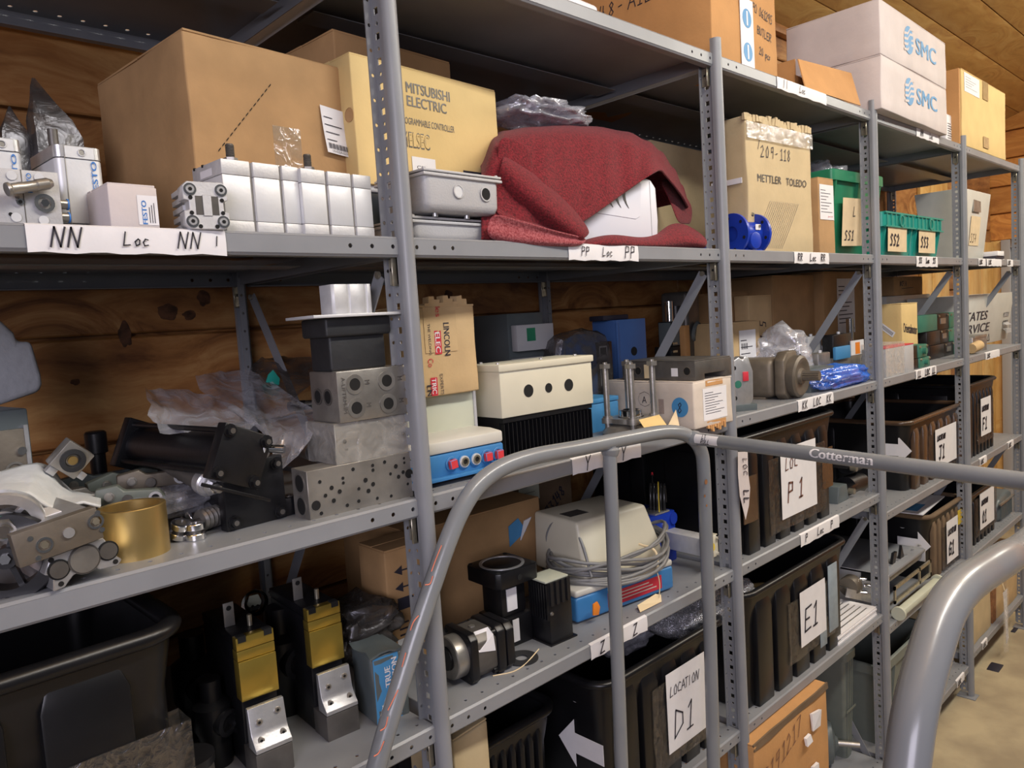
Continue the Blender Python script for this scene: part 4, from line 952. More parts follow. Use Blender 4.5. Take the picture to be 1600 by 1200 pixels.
# white corrugated plastic mail tubs
def mail_tub(label, x, y, z, a, w, d, h, tilt=0):
    t = thing('mail_tub', label, 'tub', (x, y, z), a, 'white corrugated plastic mail tubs', 0, tilt); m = M()
    e = .03
    m.add([(e, e, 0), (w-e, e, 0), (w-e, d-e, 0), (e, d-e, 0), (0, 0, h), (w, 0, h), (w, d, h), (0, d, h), (.006, .006, h), (w-.006, .006, h), (w-.006, d-.006, h), (.006, d-.006, h), (e+.005, e+.005, .006), (w-e-.005, e+.005, .006), (w-e-.005, d-e-.005, .006), (e+.005, d-e-.005, .006)],
      [(3, 2, 1, 0), (0, 1, 5, 4), (1, 2, 6, 5), (2, 3, 7, 6), (3, 0, 4, 7), (4, 5, 9, 8), (5, 6, 10, 9), (6, 7, 11, 10), (7, 4, 8, 11), (8, 9, 13, 12), (9, 10, 14, 13), (10, 11, 15, 14), (11, 8, 12, 15), (12, 13, 14, 15)], 'coro'); m.build('tub_body', t, bevel=.003)
    return t
x, y, a, w, h, d = PL(1372, 360, .27, 2, 1512, zN, 300)
t = mail_tub('white mail tub lying behind the teal crates with black lettering', x, y, zN, a, w, .24, .20)
h = .20
decal(t, lambda m: (text(m, 'STATES', (w*.40, .011, h*.42), X3, (0, -.14, 1), w*.42, h*.16, 'ink', .2, .0006), text(m, 'SERVICE', (w*.40, .018, h*.20), X3, (0, -.14, 1), w*.45, h*.16, 'ink', .2, .0006), text(m, 'PRIVATE USE IS', (w*.40, .003, h*.72), X3, (0, -.14, 1), w*.45, h*.07, 'ink'), text(m, 'PROPERTY OF', (w*.48, .006, h*.64), X3, (0, -.14, 1), w*.3, h*.04, 'ink')))
M().box(w*.30, -.004, h-.02, w*.36, .0, h+.004, 'red_cap').build('red_tag', t, bevel=.001)
x, y, a, w, h, d = PL(1506, 350, .06, 0, 1549, zN, 293)
t = mail_tub('white mail tub standing on end with a tan card and an oval hand hole', x, y, zN, a, w, .20, h)
h_ = h
m = M(); m.prism([(w*.36, h*.70), (w*.62, h*.70), (w*.62, h*.86), (w*.38, h*.87)], .001, .006, 'steel'); m.build('hand_hole', t)
paper(t, (w*.34, .010, h*.22), X3, (0, -.1, 1), w*.34, h*.42, 'paper_tan', [('w', 'SS4', .1, .1, .3, .3, 'ink', .006)], name='card')
c = py(1556, 400, .05)
for i, (mt, hh) in enumerate((('paper', .022), ('ink', .014), ('paper', .008))):
    o = M().box(-.05-.01*i, 0, 0, .06+.02*i, .12, hh, mt).build('booklet', bevel=.001); o.location = (c.x, .03+.004*i, zN+sum((.022, .014, .008)[i+1:])); tag(o, ['white booklet on top of the little pile by the far post', 'dark booklet in the middle of the little pile by the far post', 'thin white booklet under the little pile by the far post'][i], 'booklet', 'booklets at the far end')

# ------------------------------------------------------------------ top shelf
A = py(1113, 60, .03)
x, y, a, w, h, d = PL(1113, 60, .03, 2, 1214, zT, -40, 935)
t = carton('cardboard_box', 'big orange-brown carton on the top shelf with handwritten order notes', (x, y, zT), a, w, .5, .36, 'cardboard_orange', j=.003, sub=4, tape=None)
def f_(m):
    write(m, 'PO 061295', (w*.61, -.004, .170), (1, 0, -.1), (0, 0, 1), .023, 'ink', .0022, .72); write(m, 'BUTLER', (w*.68, -.004, .118), (1, 0, -.1), Z3, .021, 'ink', .0022, .8); write(m, '20 pcs', (w*.70, -.004, .066), (1, 0, -.1), Z3, .020, 'ink', .0022, .8)
    O, U, V = LO(.36, .20); write(m, '148-A1B', O, U, V, .035, 'ink', .003, 1.1)
decal(t, f_, 'handwriting')
m = M(); m.box(w*.40, -.004, .01, w*.60, -.0026, .19, 'paper')
for zz in (.055, .14): m.disc((w*.5, -.004, zz), .024, (0, -1, 0), 'sky_blue', 24, .0006); m.box(w*.49, -.0052, zz-.018, w*.51, -.0045, zz+.018, 'paper')
m.build('sticker', t, smooth=0)
paper(t, (w*.38, -.003, .235), X3, Z3, w*.5, .06, 'paper', bars=3)
x, y, a, w, h, d = PL(906, 5, .06, 2, 936, zT, -30, 880)
t = thing('plastic_case', 'pale grey plastic case near the edge of the top shelf', 'case', (x, y, zT), a); M().box(-.09, 0, 0, w, .12, .05, 'device_white').build('case_body', t, bevel=.010, seg=3); M().box(-.09, -.001, .028, w, .121, .03, 'steel').build('seam', t)
# open carton
x, y, a, w, h, d = PL(1243, 120, .05, 2, 1336, zT, 92, 1205)
t = thing('open_carton', 'small open orange carton with its lid flap tilted forward', 'box', (x, y, zT), a); d = .16
m = M(); m.box(0, 0, 0, w, .003, h*.55, 'cardboard_orange').box(0, d-.003, 0, w, d, h, 'cardboard_orange').box(0, 0, 0, .003, d, h, 'cardboard_orange').box(w-.003, 0, 0, w, d, h, 'cardboard_orange').box(0, 0, 0, w, d, .003, 'cardboard_orange'); m.build('carton_body', t)
p = [py(1247, 92, .04), py(1330, 114, .04), py(1345, 165, .0), py(1259, 137, .0)]
m = M(); q = [Vector(t_) - Vector((x, y, zT)) for t_ in p]; q = [Matrix.Rotation(-a, 3, 'Z') @ t_ for t_ in q]
m.add([*q, *[t_+Vector((0, .003, 0)) for t_ in q]], [(0, 1, 2, 3), (7, 6, 5, 4), (0, 4, 5, 1), (1, 5, 6, 2), (2, 6, 7, 3), (3, 7, 4, 0)], 'cardboard_orange'); m.build('flap', t, smooth=0)
# two white logo cartons
xs, ys = py(1377, 130, -.035).x, -.035
w = span((xs, ys, 2.45), radians(1), 1479); dd = span((xs, ys, 2.6), radians(91), 1229)
hA = hz(84, xs, ys)-zT; hB = hz(-3, xs, ys)-zT-hA
for k, (z0, hh, lab) in enumerate(((zT, hA, 'lower'), (zT+hA+.001, hB, 'upper'))):
    t = carton('white_carton', 'dusty white cardboard carton with blue three-letter logo, %s of the stack of two' % lab, (xs, ys, z0), radians(1), w, min(dd, .52), hh, 'carton_white', 'white logo cartons on the top shelf', j=.003, sub=4, tape=None, seam=0)
    def f_(m):
        cx_, cz_ = w*.39, hh*.56; R = hh*.27
        m.disc((cx_, -.0032, cz_), R*1.0, (0, -1, 0), 'sky_blue', 28, .0008)
        for i in range(4):
            z0_ = cz_+R*(.62-.38*i)
            pts = [(-1.05, -.28), (-.25, -.20), (.25, .22), (1.05, .30)]; th = R*.09
            for (a0, b0), (a1, b1) in zip(pts, pts[1:]): m.quad((cx_+a0*R, -.0045, z0_+b0*R-th), (cx_+a1*R, -.0045, z0_+b1*R-th), (cx_+a1*R, -.0045, z0_+b1*R+th), (cx_+a0*R, -.0045, z0_+b0*R+th), 'carton_white')
        text(m, 'SMC', (w*.50, -.0035, hh*.39), X3, Z3, w*.32, hh*.32, 'sky_blue', 0, .003)
    decal(t, f_, 'logo')
x, y, a, w, h, d = PL(1478, 200, .03, 0, 1490, zT, 177)
for i in range(2):
    t = carton('small_carton', 'small white product carton on the top shelf, %s of two beside the yellow box' % ('left', 'right')[i], (x+i*(w+.004), y, zT), 0, w, .10, h-.008*i, 'paper', 'small white cartons on the top shelf', j=.0005, tape=None, sub=1)
    decal(t, lambda m: [m.box(w*.2, -.002, h*(.2+.08*k), w*(.6+.1*(k % 3)), -.0008, h*(.22+.08*k), 'ink') for k in range(7)])
x, y, a, w, h, d = PL(1503, 170, .0, 0, 1571, zT, 106)
t = carton('cardboard_box', 'yellow-tan flat carton standing upright with strips of tape at the far post', (x, y, zT), a, w, .08, h, 'cardboard_yellow', j=.002, tape=None)
m = M()
for z0, z1 in ((.02, h*.22), (h*.74, h*.99)): m.box(w*.44, -.0035, z0, w*.56, -.0022, z1, 'tape')
m.build('packing_tape', t); paper(t, (w*.05, -.003, h*.72), X3, Z3, w*.32, h*.25, 'paper', bars=5)
o = M().box(0, 0, 0, .012, .40, h*.98, 'cardboard_orange').build('cardboard_sheet', bevel=.001); o.location = (x-.035, y+.0, zT); tag(o, 'brown cardboard sheet standing against the yellow-tan carton', 'cardboard')
x, y, a, w, h, d = PL(1478, 140, .33, 0, 1496, zT, 108)

# ------------------------------------------------------------------ C-level shelves (z = 1.474)
zC = LV['C']
def PZ(u, v, z, ang, u1, vt, ul=None):
    """like PL, for a thing whose front-left foot is seen on the shelf at pixel (u, v)"""
    A = pz(u, v, z); a = radians(ang); B = (A.x, A.y, A.z)
    return A.x, A.y, a, span(B, a, u1), hz(vt, A.x, A.y)-z, (span(B, a+pi/2, ul) if ul is not None else None)
# --- manifold tower beside the first post
x, y, a, w, h, d = PZ(485, 814, zC, -2, 646, 737, 467)
d = max(.05, min(d, .12))
def holed_block(t, w, d, h, holes_, mt='steel_raw', big=.006):
    M().box(0, 0, 0, w, d, h, mt).build('block', t, bevel=.0008, seg=1); m = M()
    for fx, fz, r in holes_: m.ring((w*fx, -.0001, h*fz), r, r*1.12, (0, -1, 0), 'steel', .0003, 14); m.disc((w*fx, 0, h*fz), r, (0, -1, 0), 'hole', 14, .0003)
    m.build('port', t)
t = thing('manifold_block', 'steel manifold block drilled with many small holes, bottom of the stack by the first post', 'manifold', (x, y, zC), a)
H_ = [(.06, .28, .0075), (.11, .74, .0028), (.15, .44, .0030), (.10, .10, .003), (.21, .57, .0035), (.22, .30, .0035), (.28, .46, .0036), (.32, .72, .0025), (.32, .62, .0025), (.34, .14, .003), (.42, .86, .003), (.45, .17, .003), (.46, .43, .0028), (.53, .58, .0038), (.55, .34, .0036), (.61, .86, .0028), (.61, .76, .0028), (.60, .46, .0036), (.63, .14, .0026), (.73, .88, .003), (.77, .12, .0026), (.78, .60, .0026), (.84, .74, .0038), (.86, .50, .0034), (.91, .58, .0032), (.93, .88, .0022), (.93, .78, .0022), (.97, .52, .0075), (.95, .30, .0024)]
holed_block(t, w, d, h, H_)
m = M()
for zz in (.72, .25): m.ring((-.0001, d*.5, h*zz), .013, .016, (-1, 0, 0), 'steel', .0005); m.disc((0, d*.5, h*zz), .013, (-1, 0, 0), 'hole')
m.build('port', t)
z1 = zC+h
x, y, a, w, h, d = PZ(527, 727, z1, -1, 639, 660, 497); h = hz(664, x, y)-z1; d = .085
t = thing('manifold_block', 'steel block wrapped in clear film in the middle of the manifold stack', 'manifold', (x, y, z1), a)
holed_block(t, w, d, h, [(.12, .55, .0035), (.93, .50, .0035)])
m = M(); m.box(-.0015, -.0015, .0, w+.0015, d+.0015, h+.001, 'clear_tape'); m.build('plastic_film', t, sub=5, jit=wob(.0022, 30, 2), smooth=30)
z2 = z1+h+.001
x, y, a, w, h, d = PL(528, 620, .022, -1, 636, z2, 581); d = .085
t = thing('manifold_block', 'grey cast manifold with four large threaded ports, above the wrapped block', 'manifold', (x, y, z2), a)
M().box(0, 0, 0, w, d, h, 'steel').build('block', t, bevel=.0025)
m = M()
for fx in (.24, .70):
    for fz in (.26, .72): m.ring((w*fx, -.0003, h*fz), .0095, .0155, (0, -1, 0), 'steel', .0008); m.disc((w*fx, -.0002, h*fz), .0098, (0, -1, 0), 'hole', 22, .0004); m.lathe((w*fx, -.0006, h*fz), (w*fx, .02, h*fz), [(.0095, 0), (.0078, .012)], 'bronze_grey', 20)
for fz in (.35, .72): m.ring((-.0003, d*fz, h*.5), .010, .013, (-1, 0, 0), 'steel_dark', .001); m.disc((-.0002, d*fz, h*.5), .010, (-1, 0, 0), 'hole', 20, .0004)
m.build('port', t)
decal(t, lambda m: (text(m, 'A-LIFTRM-IM', (w*.06, -.0008, h*.88), (0, 0, -1), X3, h*.7, w*.05, 'steel_dark'), [text(m, 'M', (w*fx, -.0008, h*fz), (0, 0, -1), X3, h*.08, w*.07, 'steel_dark') for fx in (.38, .86) for fz in (.33, .78)]), 'cast_lettering')
z3 = z2+h
x, y, a, w, h, d = PL(513, 540, .030, -1, 607, z3, 497); d = .07
t = thing('rubber_boot', 'black moulded cover with a wide collar, on top of the cast manifold', 'machine part', (x, y, z3), a)
M().box(.004, .004, 0, w-.004, d-.004, h*.72, 'black_rubber').build('body', t, bevel=.004, seg=3); M().box(-.004, -.004, h*.64, w+.004, d+.004, h, 'black_rubber').build('collar', t, bevel=.004, seg=3)
z4 = z3+h
x, y, a, w, h, d = PL(500, 498, .012, -1, 627, z4, 490)
d = .09
t = thing('mounting_plate', 'thin white metal plate lying across the black cover', 'plate', (x-.01, y, z4), a); M().box(0, 0, 0, w+.01, d, .0045, 'festo_white').build('plate', t, bevel=.001)
z5 = z4+.0047
x, y, a, w, h, d = PL(520, 470, .03, 2, 582, z5, 444); y -= .02
t = thing('aluminium_profile', 'short piece of grooved aluminium profile standing on the white plate', 'profile', (x, y+.02, z5), a); d = .035
m = M(); m.prism([(0, .004), (.004, 0), (w*.36, 0), (w*.37, .002), (w*.43, .002), (w*.44, 0), (w*.80, 0), (w*.81, .002), (w*.87, .002), (w*.88, 0), (w-.003, 0), (w, .003), (w, d), (0, d)], 0, h, 'alu_matte', 'z'); m.build('profile_body', t, bevel=.0004, seg=1)
# --- black tie-rod cylinders
def tie_cyl(label, c, s, L, roll, yaw, plate='upper'):
    """c: centre of the near end plate; barrel runs away along +Y"""
    t = thing('tie_rod_cylinder', label, 'cylinder', c, yaw, 'black tie-rod cylinders on the lower left'); t.rotation_euler = (0, roll, yaw)
    m = M(); m.box(-s/2, 0, -s/2, s/2, .02, s/2, 'black_metal'); m.build('end_plate', t, bevel=.002); m = M(); m.box(-s/2, L, -s/2, s/2, L+.02, s/2, 'black_metal'); m.build('end_plate', t, bevel=.002)
    m = M(); m.cyl((0, .02, 0), (0, L, 0), s*.42, 'black_metal', n=28); m.build('barrel', t)
    for qx in (-1, 1):
        for qz in (-1, 1):
            m = M(); p = Vector((qx*s*.38, 0, qz*s*.38)); m.cyl(p, p+Vector((0, L+.02, 0)), .004, 'black_metal', n=8); m.lathe(p, p+Vector((0, -1, 0)), [(.0095, 0), (.0095, .001)], 'black_metal', 16); bolt(m, p, (0, -1, 0), .0072, 'black_metal', .006); m.disc(p+Vector((0, -.0072, 0)), .004, (0, -1, 0), 'steel_dark', 10); m.build('tie_rod', t)
    return t
c = py(379, 714, .045)
t = tie_cyl('black tie-rod air cylinder tilted on its edge, end plate below the clear bag', c, .079, .27, radians(24), radians(9))
m = M(); m.box(-.05, -.004, -.052, .062, .0, -.047, 'black_metal'); m.build('bracket', t, bevel=.001)
c2 = pz(402, 842, zC); tx, ty, a, w, h, d = PZ(345, 836, zC, -4, 452, 745)
s2 = .096
t = tie_cyl('black tie-rod air cylinder lying on the shelf, its square end plate facing out', (tx+s2/2+.010, ty+.004, zC+s2/2+.001), s2, .20, 0, radians(4))
m = M(); m.box(s2/2-.002, .002, -s2/2, s2/2+.026, .03, -s2/2+.028, 'black_metal'); m.build('port_lug', t, bevel=.003); m = M(); m.ring((s2/2+.012, .012, -s2/2+.028), .004, .007, (0, 0, 1), 'steel_dark'); m.build('port', t)
# long round cylinder with threaded nose
p0 = py(338, 762, .085); p1 = p0+Vector((-.075, .26, .035)); p1 = py(226, 700, .30)
t = thing('round_cylinder', 'dark round-body cylinder with a silver threaded nose nut, left of the black end plates', 'cylinder', p0); d_ = (p1-p0)
m = M(); m.cyl(d_*.10, d_*.98, .0165, 'steel_dark', n=28); m.build('barrel', t); m = M(); m.lathe(Vector(), d_, [(.0, .018), (.0175, .018), (.0195, .020), (.0195, .034), (.017, .036)], 'alu', 28); m.lathe(d_*.97, d_*1.2, [(.0165, 0), (.018, .003), (.018, .016), (.016, .018), (0, .018)], 'alu', 28); m.build('end_cap', t)
m = M(); m.cyl(d_.normalized()*.008, d_.normalized()*.018, .0150, 'alu', n=6); m.cyl(Vector(), d_.normalized()*.01, .0092, 'alu_bright', n=6); m.lathe(d_.normalized()*-.010, d_, [(0, 0), (.0055, 0)]+[(.006 if i % 2 else .005, .001+i*.001) for i in range(12)], 'steel', 14); m.build('nose_nut', t)
# brass bushing
x, y, _, _, h, _ = PZ(213, 882, zC, 0, 260, 790); q = pz(213, 882, zC); r = (px and 0) or .0
A = pz(213, 880, zC); R = span((A.x, A.y+.04, zC+.03), 0, 268)
c = Vector((A.x+.002, A.y+.0445, zC)); R = .0415; hb = .066; c.x += .012
o = M().lathe(c*0, (0, 0, 1), [(R, 0), (R, hb-.001), (R-.001, hb), (R-.0055, hb), (R-.0065, hb-.001), (R-.0065, 0)], 'brass', 64, close=True).build('brass_bushing', smooth=40); o.location = c; tag(o, 'large turned brass bushing standing open end up on the shelf', 'bushing')
# chrome shaft collars
for i, (u, v, rx_, lab) in enumerate(((312, 846, 0, 'right, standing straight'), (285, 847, .35, 'left, leaning'), (296, 824, .9, 'rear, tipped over behind the others'))):
    c = pz(u, v, zC) if i < 2 else pz(u, v+6, zC); t = thing('shaft_collar', 'small chrome split collar, %s' % lab, 'collar', (c.x, c.y+.012, zC+(.0 if not rx_ else .004*i)), .3*i, 'chrome collars beside the brass bushing', rx_)
    for k in range(2): M().lathe((0, 0, .001+k*.014), (0, 0, 1), [(.0125, 0), (.0132, .001), (.0132, .008), (.0125, .009), (.008, .009), (.008, 0)], 'alu_bright', 28, close=True).build('ring', t, smooth=20)
    M().cyl((0, 0, .004), (0, 0, .022), .008, 'steel_dark', n=16).build('hub', t)
# guided slide cylinder (front left)
# guided slide cylinder: housing end face carries its own tilt
A = py(54, 878, -.002); Bp = py(167, 826, -.002)
t = thing('guided_cylinder', 'aluminium guided cylinder with a dark end plate, left of the brass bushing', 'cylinder', (A.x, .0, zC)); tilt = atan2(Bp.z-A.z, Bp.x-A.x)*.55
t.rotation_euler = (0, -tilt, radians(4)); w = (Bp-A).length*.98
t.location = (A.x+.014, -.006, zC+.002)
m = M(); hh = .040
m.prism([(0, 0), (.012, .0), (.024, .010), (w*.62, .010), (w*.66, .004), (w-.006, 0), (w, .006), (w-.006, .014), (w-.010, .03), (w-.014, hh), (.006, hh), (-.004, .022), (.004, .018)], 0, .16, 'alu'); m.build('housing', t, bevel=.0012, seg=1)
m = M(); m.cyl((w*.5, 0, hh*.58), (w*.5, -.0012, hh*.58), .0175, 'steel_dark', n=32); m.cyl((w*.5, -.0010, hh*.58), (w*.5, -.0022, hh*.58), .0155, 'steel', n=32)
for fx in (.14, .84): m.cyl((w*fx, 0, hh*.56), (w*fx, -.001, hh*.56), .0118, 'hole', n=24); m.cyl((w*fx, 0, hh*.56), (w*fx, -.0025, hh*.56), .0098, 'steel_dark', n=24)
for fx, fz in ((.12, .14), (.9, .16), (.08, .9)): m.disc((w*fx, 0, hh*fz), .003, (0, -1, 0), 'hole', 12)
m.build('guide_rod', t)
m = M(); m.box(-.026, -.010, hh+.002, w*.80, .006, hh+.040, 'bronze_grey'); m.build('end_plate', t, bevel=.001)
m = M()
for fx in (.0, .72): m.ring((w*fx+.002, -.0102, hh+.018+.006*(fx > .3)), .0062, .0088, (0, -1, 0), 'alu_bright', .001); m.cyl((w*fx+.002, -.0102, hh+.018+.006*(fx > .3)), (w*fx+.002, -.012, hh+.018+.006*(fx > .3)), .0042, 'galv', n=6)
m.cyl((w*.36, -.010, hh+.022), (w*.36, -.0125, hh+.022), .006, 'alu', n=20)
for fx, fz in ((-.16, .030), (-.13, .006), (.76, .033), (.76, .012)): m.disc((w*fx+.003, -.0102, hh+fz), .003, (0, -1, 0), 'alu_bright', 12)
m.build('cap_screw', t)
m = M(); m.box(-.020, .006, hh+.004, w*.78, .155, hh+.038, 'alu'); m.build('slide_table', t, bevel=.002); M().box(w*.12, .03, hh+.0385, w*.48, .10, hh+.0395, 'paper').build('type_label', t)
# pulley hub at the far left
c = py(5, 822, .03)
t = thing('pulley', 'grey spoked pulley wheel with a large nut at the lower left edge', 'pulley', (c.x, .028, c.z)); t.rotation_euler = (radians(18), 0, radians(-12)); t.scale = (.62, .62, .62)
m = M(); m.lathe((0, .02, 0), (0, -1, 0), [(.064, 0), (.066, .004), (.060, .008), (.060, .012), (.066, .016), (.064, .022), (.046, .024), (.044, .018)], 'alu', 48); m.build('rim', t)
m = M(); m.cyl((0, .012, 0), (0, .0, 0), .030, 'alu', n=32); m.cyl((0, 0, 0), (0, -.004, 0), .024, 'green_cap', n=32)
for i in range(6): t_ = pi/3*i+.3; m.T = Matrix.Rotation(t_, 4, 'Y'); m.box(.026, .002, -.004, .05, .012, .004, 'alu')
m.T = Matrix(); m.build('spoke', t)
m = M(); m.cyl((0, -.004, 0), (0, -.014, 0), .020, 'steel', n=6); m.cyl((0, -.014, 0), (0, -.022, 0), .0125, 'steel_dark', n=24); m.build('nut', t)
c = pz(-20, 935, zC); t = thing('caster_wheel', 'black ribbed wheel partly cut off at the lower left', 'wheel', (-.555, .035, zC+.045), radians(-20))
M().lathe((0, -.014, 0), (0, 1, 0), [(.036, 0), (.050, 0), (.052, .004), (.052, .024), (.050, .028), (.036, .028)], 'black_plastic', 48, close=True).build('tyre', t)
m = M()
for i in range(5): m.T = Matrix.Rotation(2*pi*i/5, 4, 'Y'); m.box(0, -.006, -.003, .038, .006, .003, 'black_plastic')
m.T = Matrix(); m.cyl((0, -.014, 0), (0, .014, 0), .012, 'black_plastic', n=20); m.cyl((0, -.014, 0), (0, -.018, 0), .006, 'alu_bright', n=6); m.build('wheel_hub', t)
# foam sheet draped, and foam roll at the back left
m = M(); n1, n2 = 26, 14; V_ = []
top = [(-20, 742), (10, 735), (40, 727), (60, 724), (80, 730), (95, 752), (112, 768), (135, 772), (157, 776)]; bot = [(-20, 775), (10, 768), (38, 772), (45, 772), (70, 790), (88, 797), (110, 790), (130, 785), (157, 792)]
for i in range(n1):
    s_ = (len(top)-1)*i/(n1-1); k = min(int(s_), len(top)-2); f = s_-k
    tu, tv = top[k][0]*(1-f)+top[k+1][0]*f, top[k][1]*(1-f)+top[k+1][1]*f; bu, bv = bot[k][0]*(1-f)+bot[k+1][0]*f, bot[k][1]*(1-f)+bot[k+1][1]*f
    for j in range(n2):
        g = j/(n2-1); V_.append(py(tu*(1-g)+bu*g, tv*(1-g)+bv*g, .20-.13*g+.008*noise.noise(Vector((i*.3, j*.3, 0)))))
m.add(V_, [(i*n2+j, (i+1)*n2+j, (i+1)*n2+j+1, i*n2+j+1) for i in range(n1-1) for j in range(n2-1)], 'foam')
o = m.build('foam_sheet', smooth=180, solid=.003); tag(o, 'white foam sheet draped over the parts at the left edge', 'foam sheet')
m = M(); pts = [(-45, 490), (0, 497), (25, 520), (30, 535), (52, 532), (68, 585), (70, 600), (66, 612), (0, 634), (-45, 640)]
P3 = [py(u, v, .34) for u, v in pts]; c0 = P3[0].copy(); m.prism([(p.x-c0.x, p.z-c0.z) for p in P3], 0, .09, 'foam_shaded'); o = m.build('foam_block', bevel=.008, seg=3, sub=0, smooth=60); o.location = (c0.x, .34, c0.z); o.rotation_euler = (0, 0, radians(5)); 
zf = min(v.co.z for v in o.data.vertices)
tag(o, 'big white foam wrap standing at the back left against the wood wall', 'foam')
# block at far left back
A = py(-20, 735, .20); x, y, a, w, h, d = PL(-40, 700, .20, 6, 43, zC, 672)
t = thing('valve_manifold', 'dark square block with a tan port plate and round port at the left edge', 'valve', (x, y, zC), a)
M().box(0, .006, 0, w+.006, .12, h+.02, 'motor_grey').build('body', t, bevel=.003); M().box(0, 0, .0, w-.002, .006, h-.006, 'bronze_grey').build('port_plate', t, bevel=.0006); M().box(w-.003, -.001, 0, w+.002, .007, h-.002, 'alu').build('edge_trim', t)
m = M(); m.ring((w*.70, -.0004, h*.66), .009, .012, (0, -1, 0), 'steel', .001); m.disc((w*.70, 0, h*.66), .005, (0, -1, 0), 'alu_bright')
for fz in (.80, .49): m.cyl((w*.86, 0, h*fz), (w*.86, -.003, h*fz), .0055, 'alu_bright', n=16)
m.build('port', t)
# scattered parts behind
c = py(110, 718, .17)
t = thing('rotary_clamp', 'small square flange with a black rubber bore, propped diamond-wise', 'machine part', (c.x, .16, c.z)); t.rotation_euler = (radians(14), radians(42), radians(10))
s_ = .040; M().box(-s_/2, 0, -s_/2, s_/2, .02, s_/2, 'steel').build('flange', t, bevel=.002); m = M(); m.lathe((0, 0, 0), (0, -1, 0), [(.0155, 0), (.016, .004), (.010, .005), (.008, .001)], 'black_rubber', 28); m.cyl((0, .002, 0), (0, -.003, 0), .006, 'brass', n=20); m.build('bushing', t)
m = M(); m.box(s_/2, .002, -.016, s_/2+.010, .012, -.006, 'alu').box(-.016, .002, -s_/2-.010, -.004, .012, -s_/2, 'alu').box(s_/2, .016, -.004, s_/2+.006, .03, .006, 'alu'); m.build('lug', t, bevel=.0008)
for i, (u, v, yy, L, rr, yaw, mt, lab) in enumerate(((205, 742, .30, .13, .011, 70, 'crate_grey', 'dull green cast toggle arm lying behind the clear packet'), (165, 745, .34, .15, .014, 60, 'motor_grey', 'dark ribbed cylinder lying at the back'), (240, 745, .22, .10, .010, 55, 'bronze_grey', 'steel toggle link with a cross bolt'), (205, 772, .16, .09, .010, 50, 'crate_grey', 'steel toggle clamp arm with round socket, left of the brass bushing'), (150, 775, .24, .10, .013, 80, 'steel_dark', 'dark steel clamp body under the foam edge'))):
    c = py(u, v, yy); t = thing('clamp_part', lab, 'clamp', (c.x, yy, c.z-.004), radians(yaw-90+20), 'loose clamp parts at the back')
    t.rotation_euler.y = radians(-8+5*i)
    m = M(); m.prism([(-L/2, -.010), (L/2-.01, -.012), (L/2, 0), (L/2-.01, .012), (-L*.1, .010), (-L*.2, .018), (-L/2, .012)], -.009, .009, mt); m.build('arm', t, bevel=.003)
    m = M(); m.ring((L/2-.014, -.0092, 0), .0055, .009, (0, -1, 0), 'alu', .002); m.disc((L/2-.014, -.0095, 0), .0045, (0, -1, 0), 'hole', 14); bolt(m, (-L*.3, -.009, .002), (0, -1, 0), .005, 'steel'); m.build('bolt', t)
    M().cyl((-L*.05, -.013, -.002), (-L*.05, .013, -.002), rr*.7, 'steel_dark', n=16).build('pivot', t)
c = py(150, 690, .38); t = thing('black_cap', 'black cylindrical cap standing behind the diamond flange', 'cap', (c.x, .38, zC), 0); m = M(); m.lathe((0, 0, 0), (0, 0, 1), [(.02, 0), (.02, .05), (.012, .055), (.012, hz(690, c.x, .38)-zC-.02), (.0165, hz(690, c.x, .38)-zC-.018), (.0165, hz(674, c.x, .38)-zC-.003), (.014, hz(674, c.x, .38)-zC), (0, hz(674, c.x, .38)-zC)], 'black_plastic', 28); m.build('cap', t)
# clear packet in front of them, behind the bushing
c = pz(250, 830, zC); bag('clear_bag', 'clear packet of small parts lying behind the brass bushing', (c.x-.005, .17, zC+.018), (.15, .10, .040), 'bag_haze', 11, .35, .3, pts=[((1, -.4, -.5), .2)])
for i, (u, v, yy, lab) in enumerate(((190, 812, .15, 'under the clear packet'), (335, 800, .12, 'beside the round cylinder'), (120, 815, .2, 'behind the guided cylinder'))):
    c = py(u, v, yy); t = thing('roller', 'ribbed pale metal roller lying %s' % lab, 'roller', (c.x, yy, zC+.018), .4*i, 'loose ribbed rollers'); m = M(); m.lathe((-.03, 0, 0), (1, 0, 0), [(0, 0)]+[(.016 if k % 2 else .013, .001+.004*k) for k in range(14)]+[(0, .056)], 'steel', 24); m.build('roller_body', t); M().cyl((-.036, 0, 0), (.034, 0, 0), .005, 'steel_dark').build('pin', t)
# big translucent bags over the cylinders
def sheet_bag(name, label, grid, mt, seed, cat='bag', amp=.012, sub=2):
    """a loose film bag draped in folds: grid rows of (u, v, y) samples are the film's ridge points"""
    R_ = len(grid); Cn = len(grid[0]); k = 5; V_ = []; nu = (R_-1)*k+1; nv = (Cn-1)*k+1
    P3 = [[py(*q) for q in r_] for r_ in grid]
    for i in range(nu):
        a_ = min(i//k, R_-2); f = i/k-a_
        for j in range(nv):
            b_ = min(j//k, Cn-2); g = j/k-b_
            p = (P3[a_][b_]*(1-f)+P3[a_+1][b_]*f)*(1-g)+(P3[a_][b_+1]*(1-f)+P3[a_+1][b_+1]*f)*g
            e = 1-abs(noise.noise(Vector((i*.17+seed, j*.21, seed))))*2; e2 = 1-abs(noise.noise(Vector((i*.45, j*.4+seed, seed))))*2
            V_.append(p+Vector((.1, -1, .5))*amp*(e*.7+e2*.35))
    m = M(); m.add(V_, [(i*nv+j, i*nv+j+1, (i+1)*nv+j+1, (i+1)*nv+j) for i in range(nu-1) for j in range(nv-1)], mt)
    return tag(m.build(name, smooth=55), label, cat)
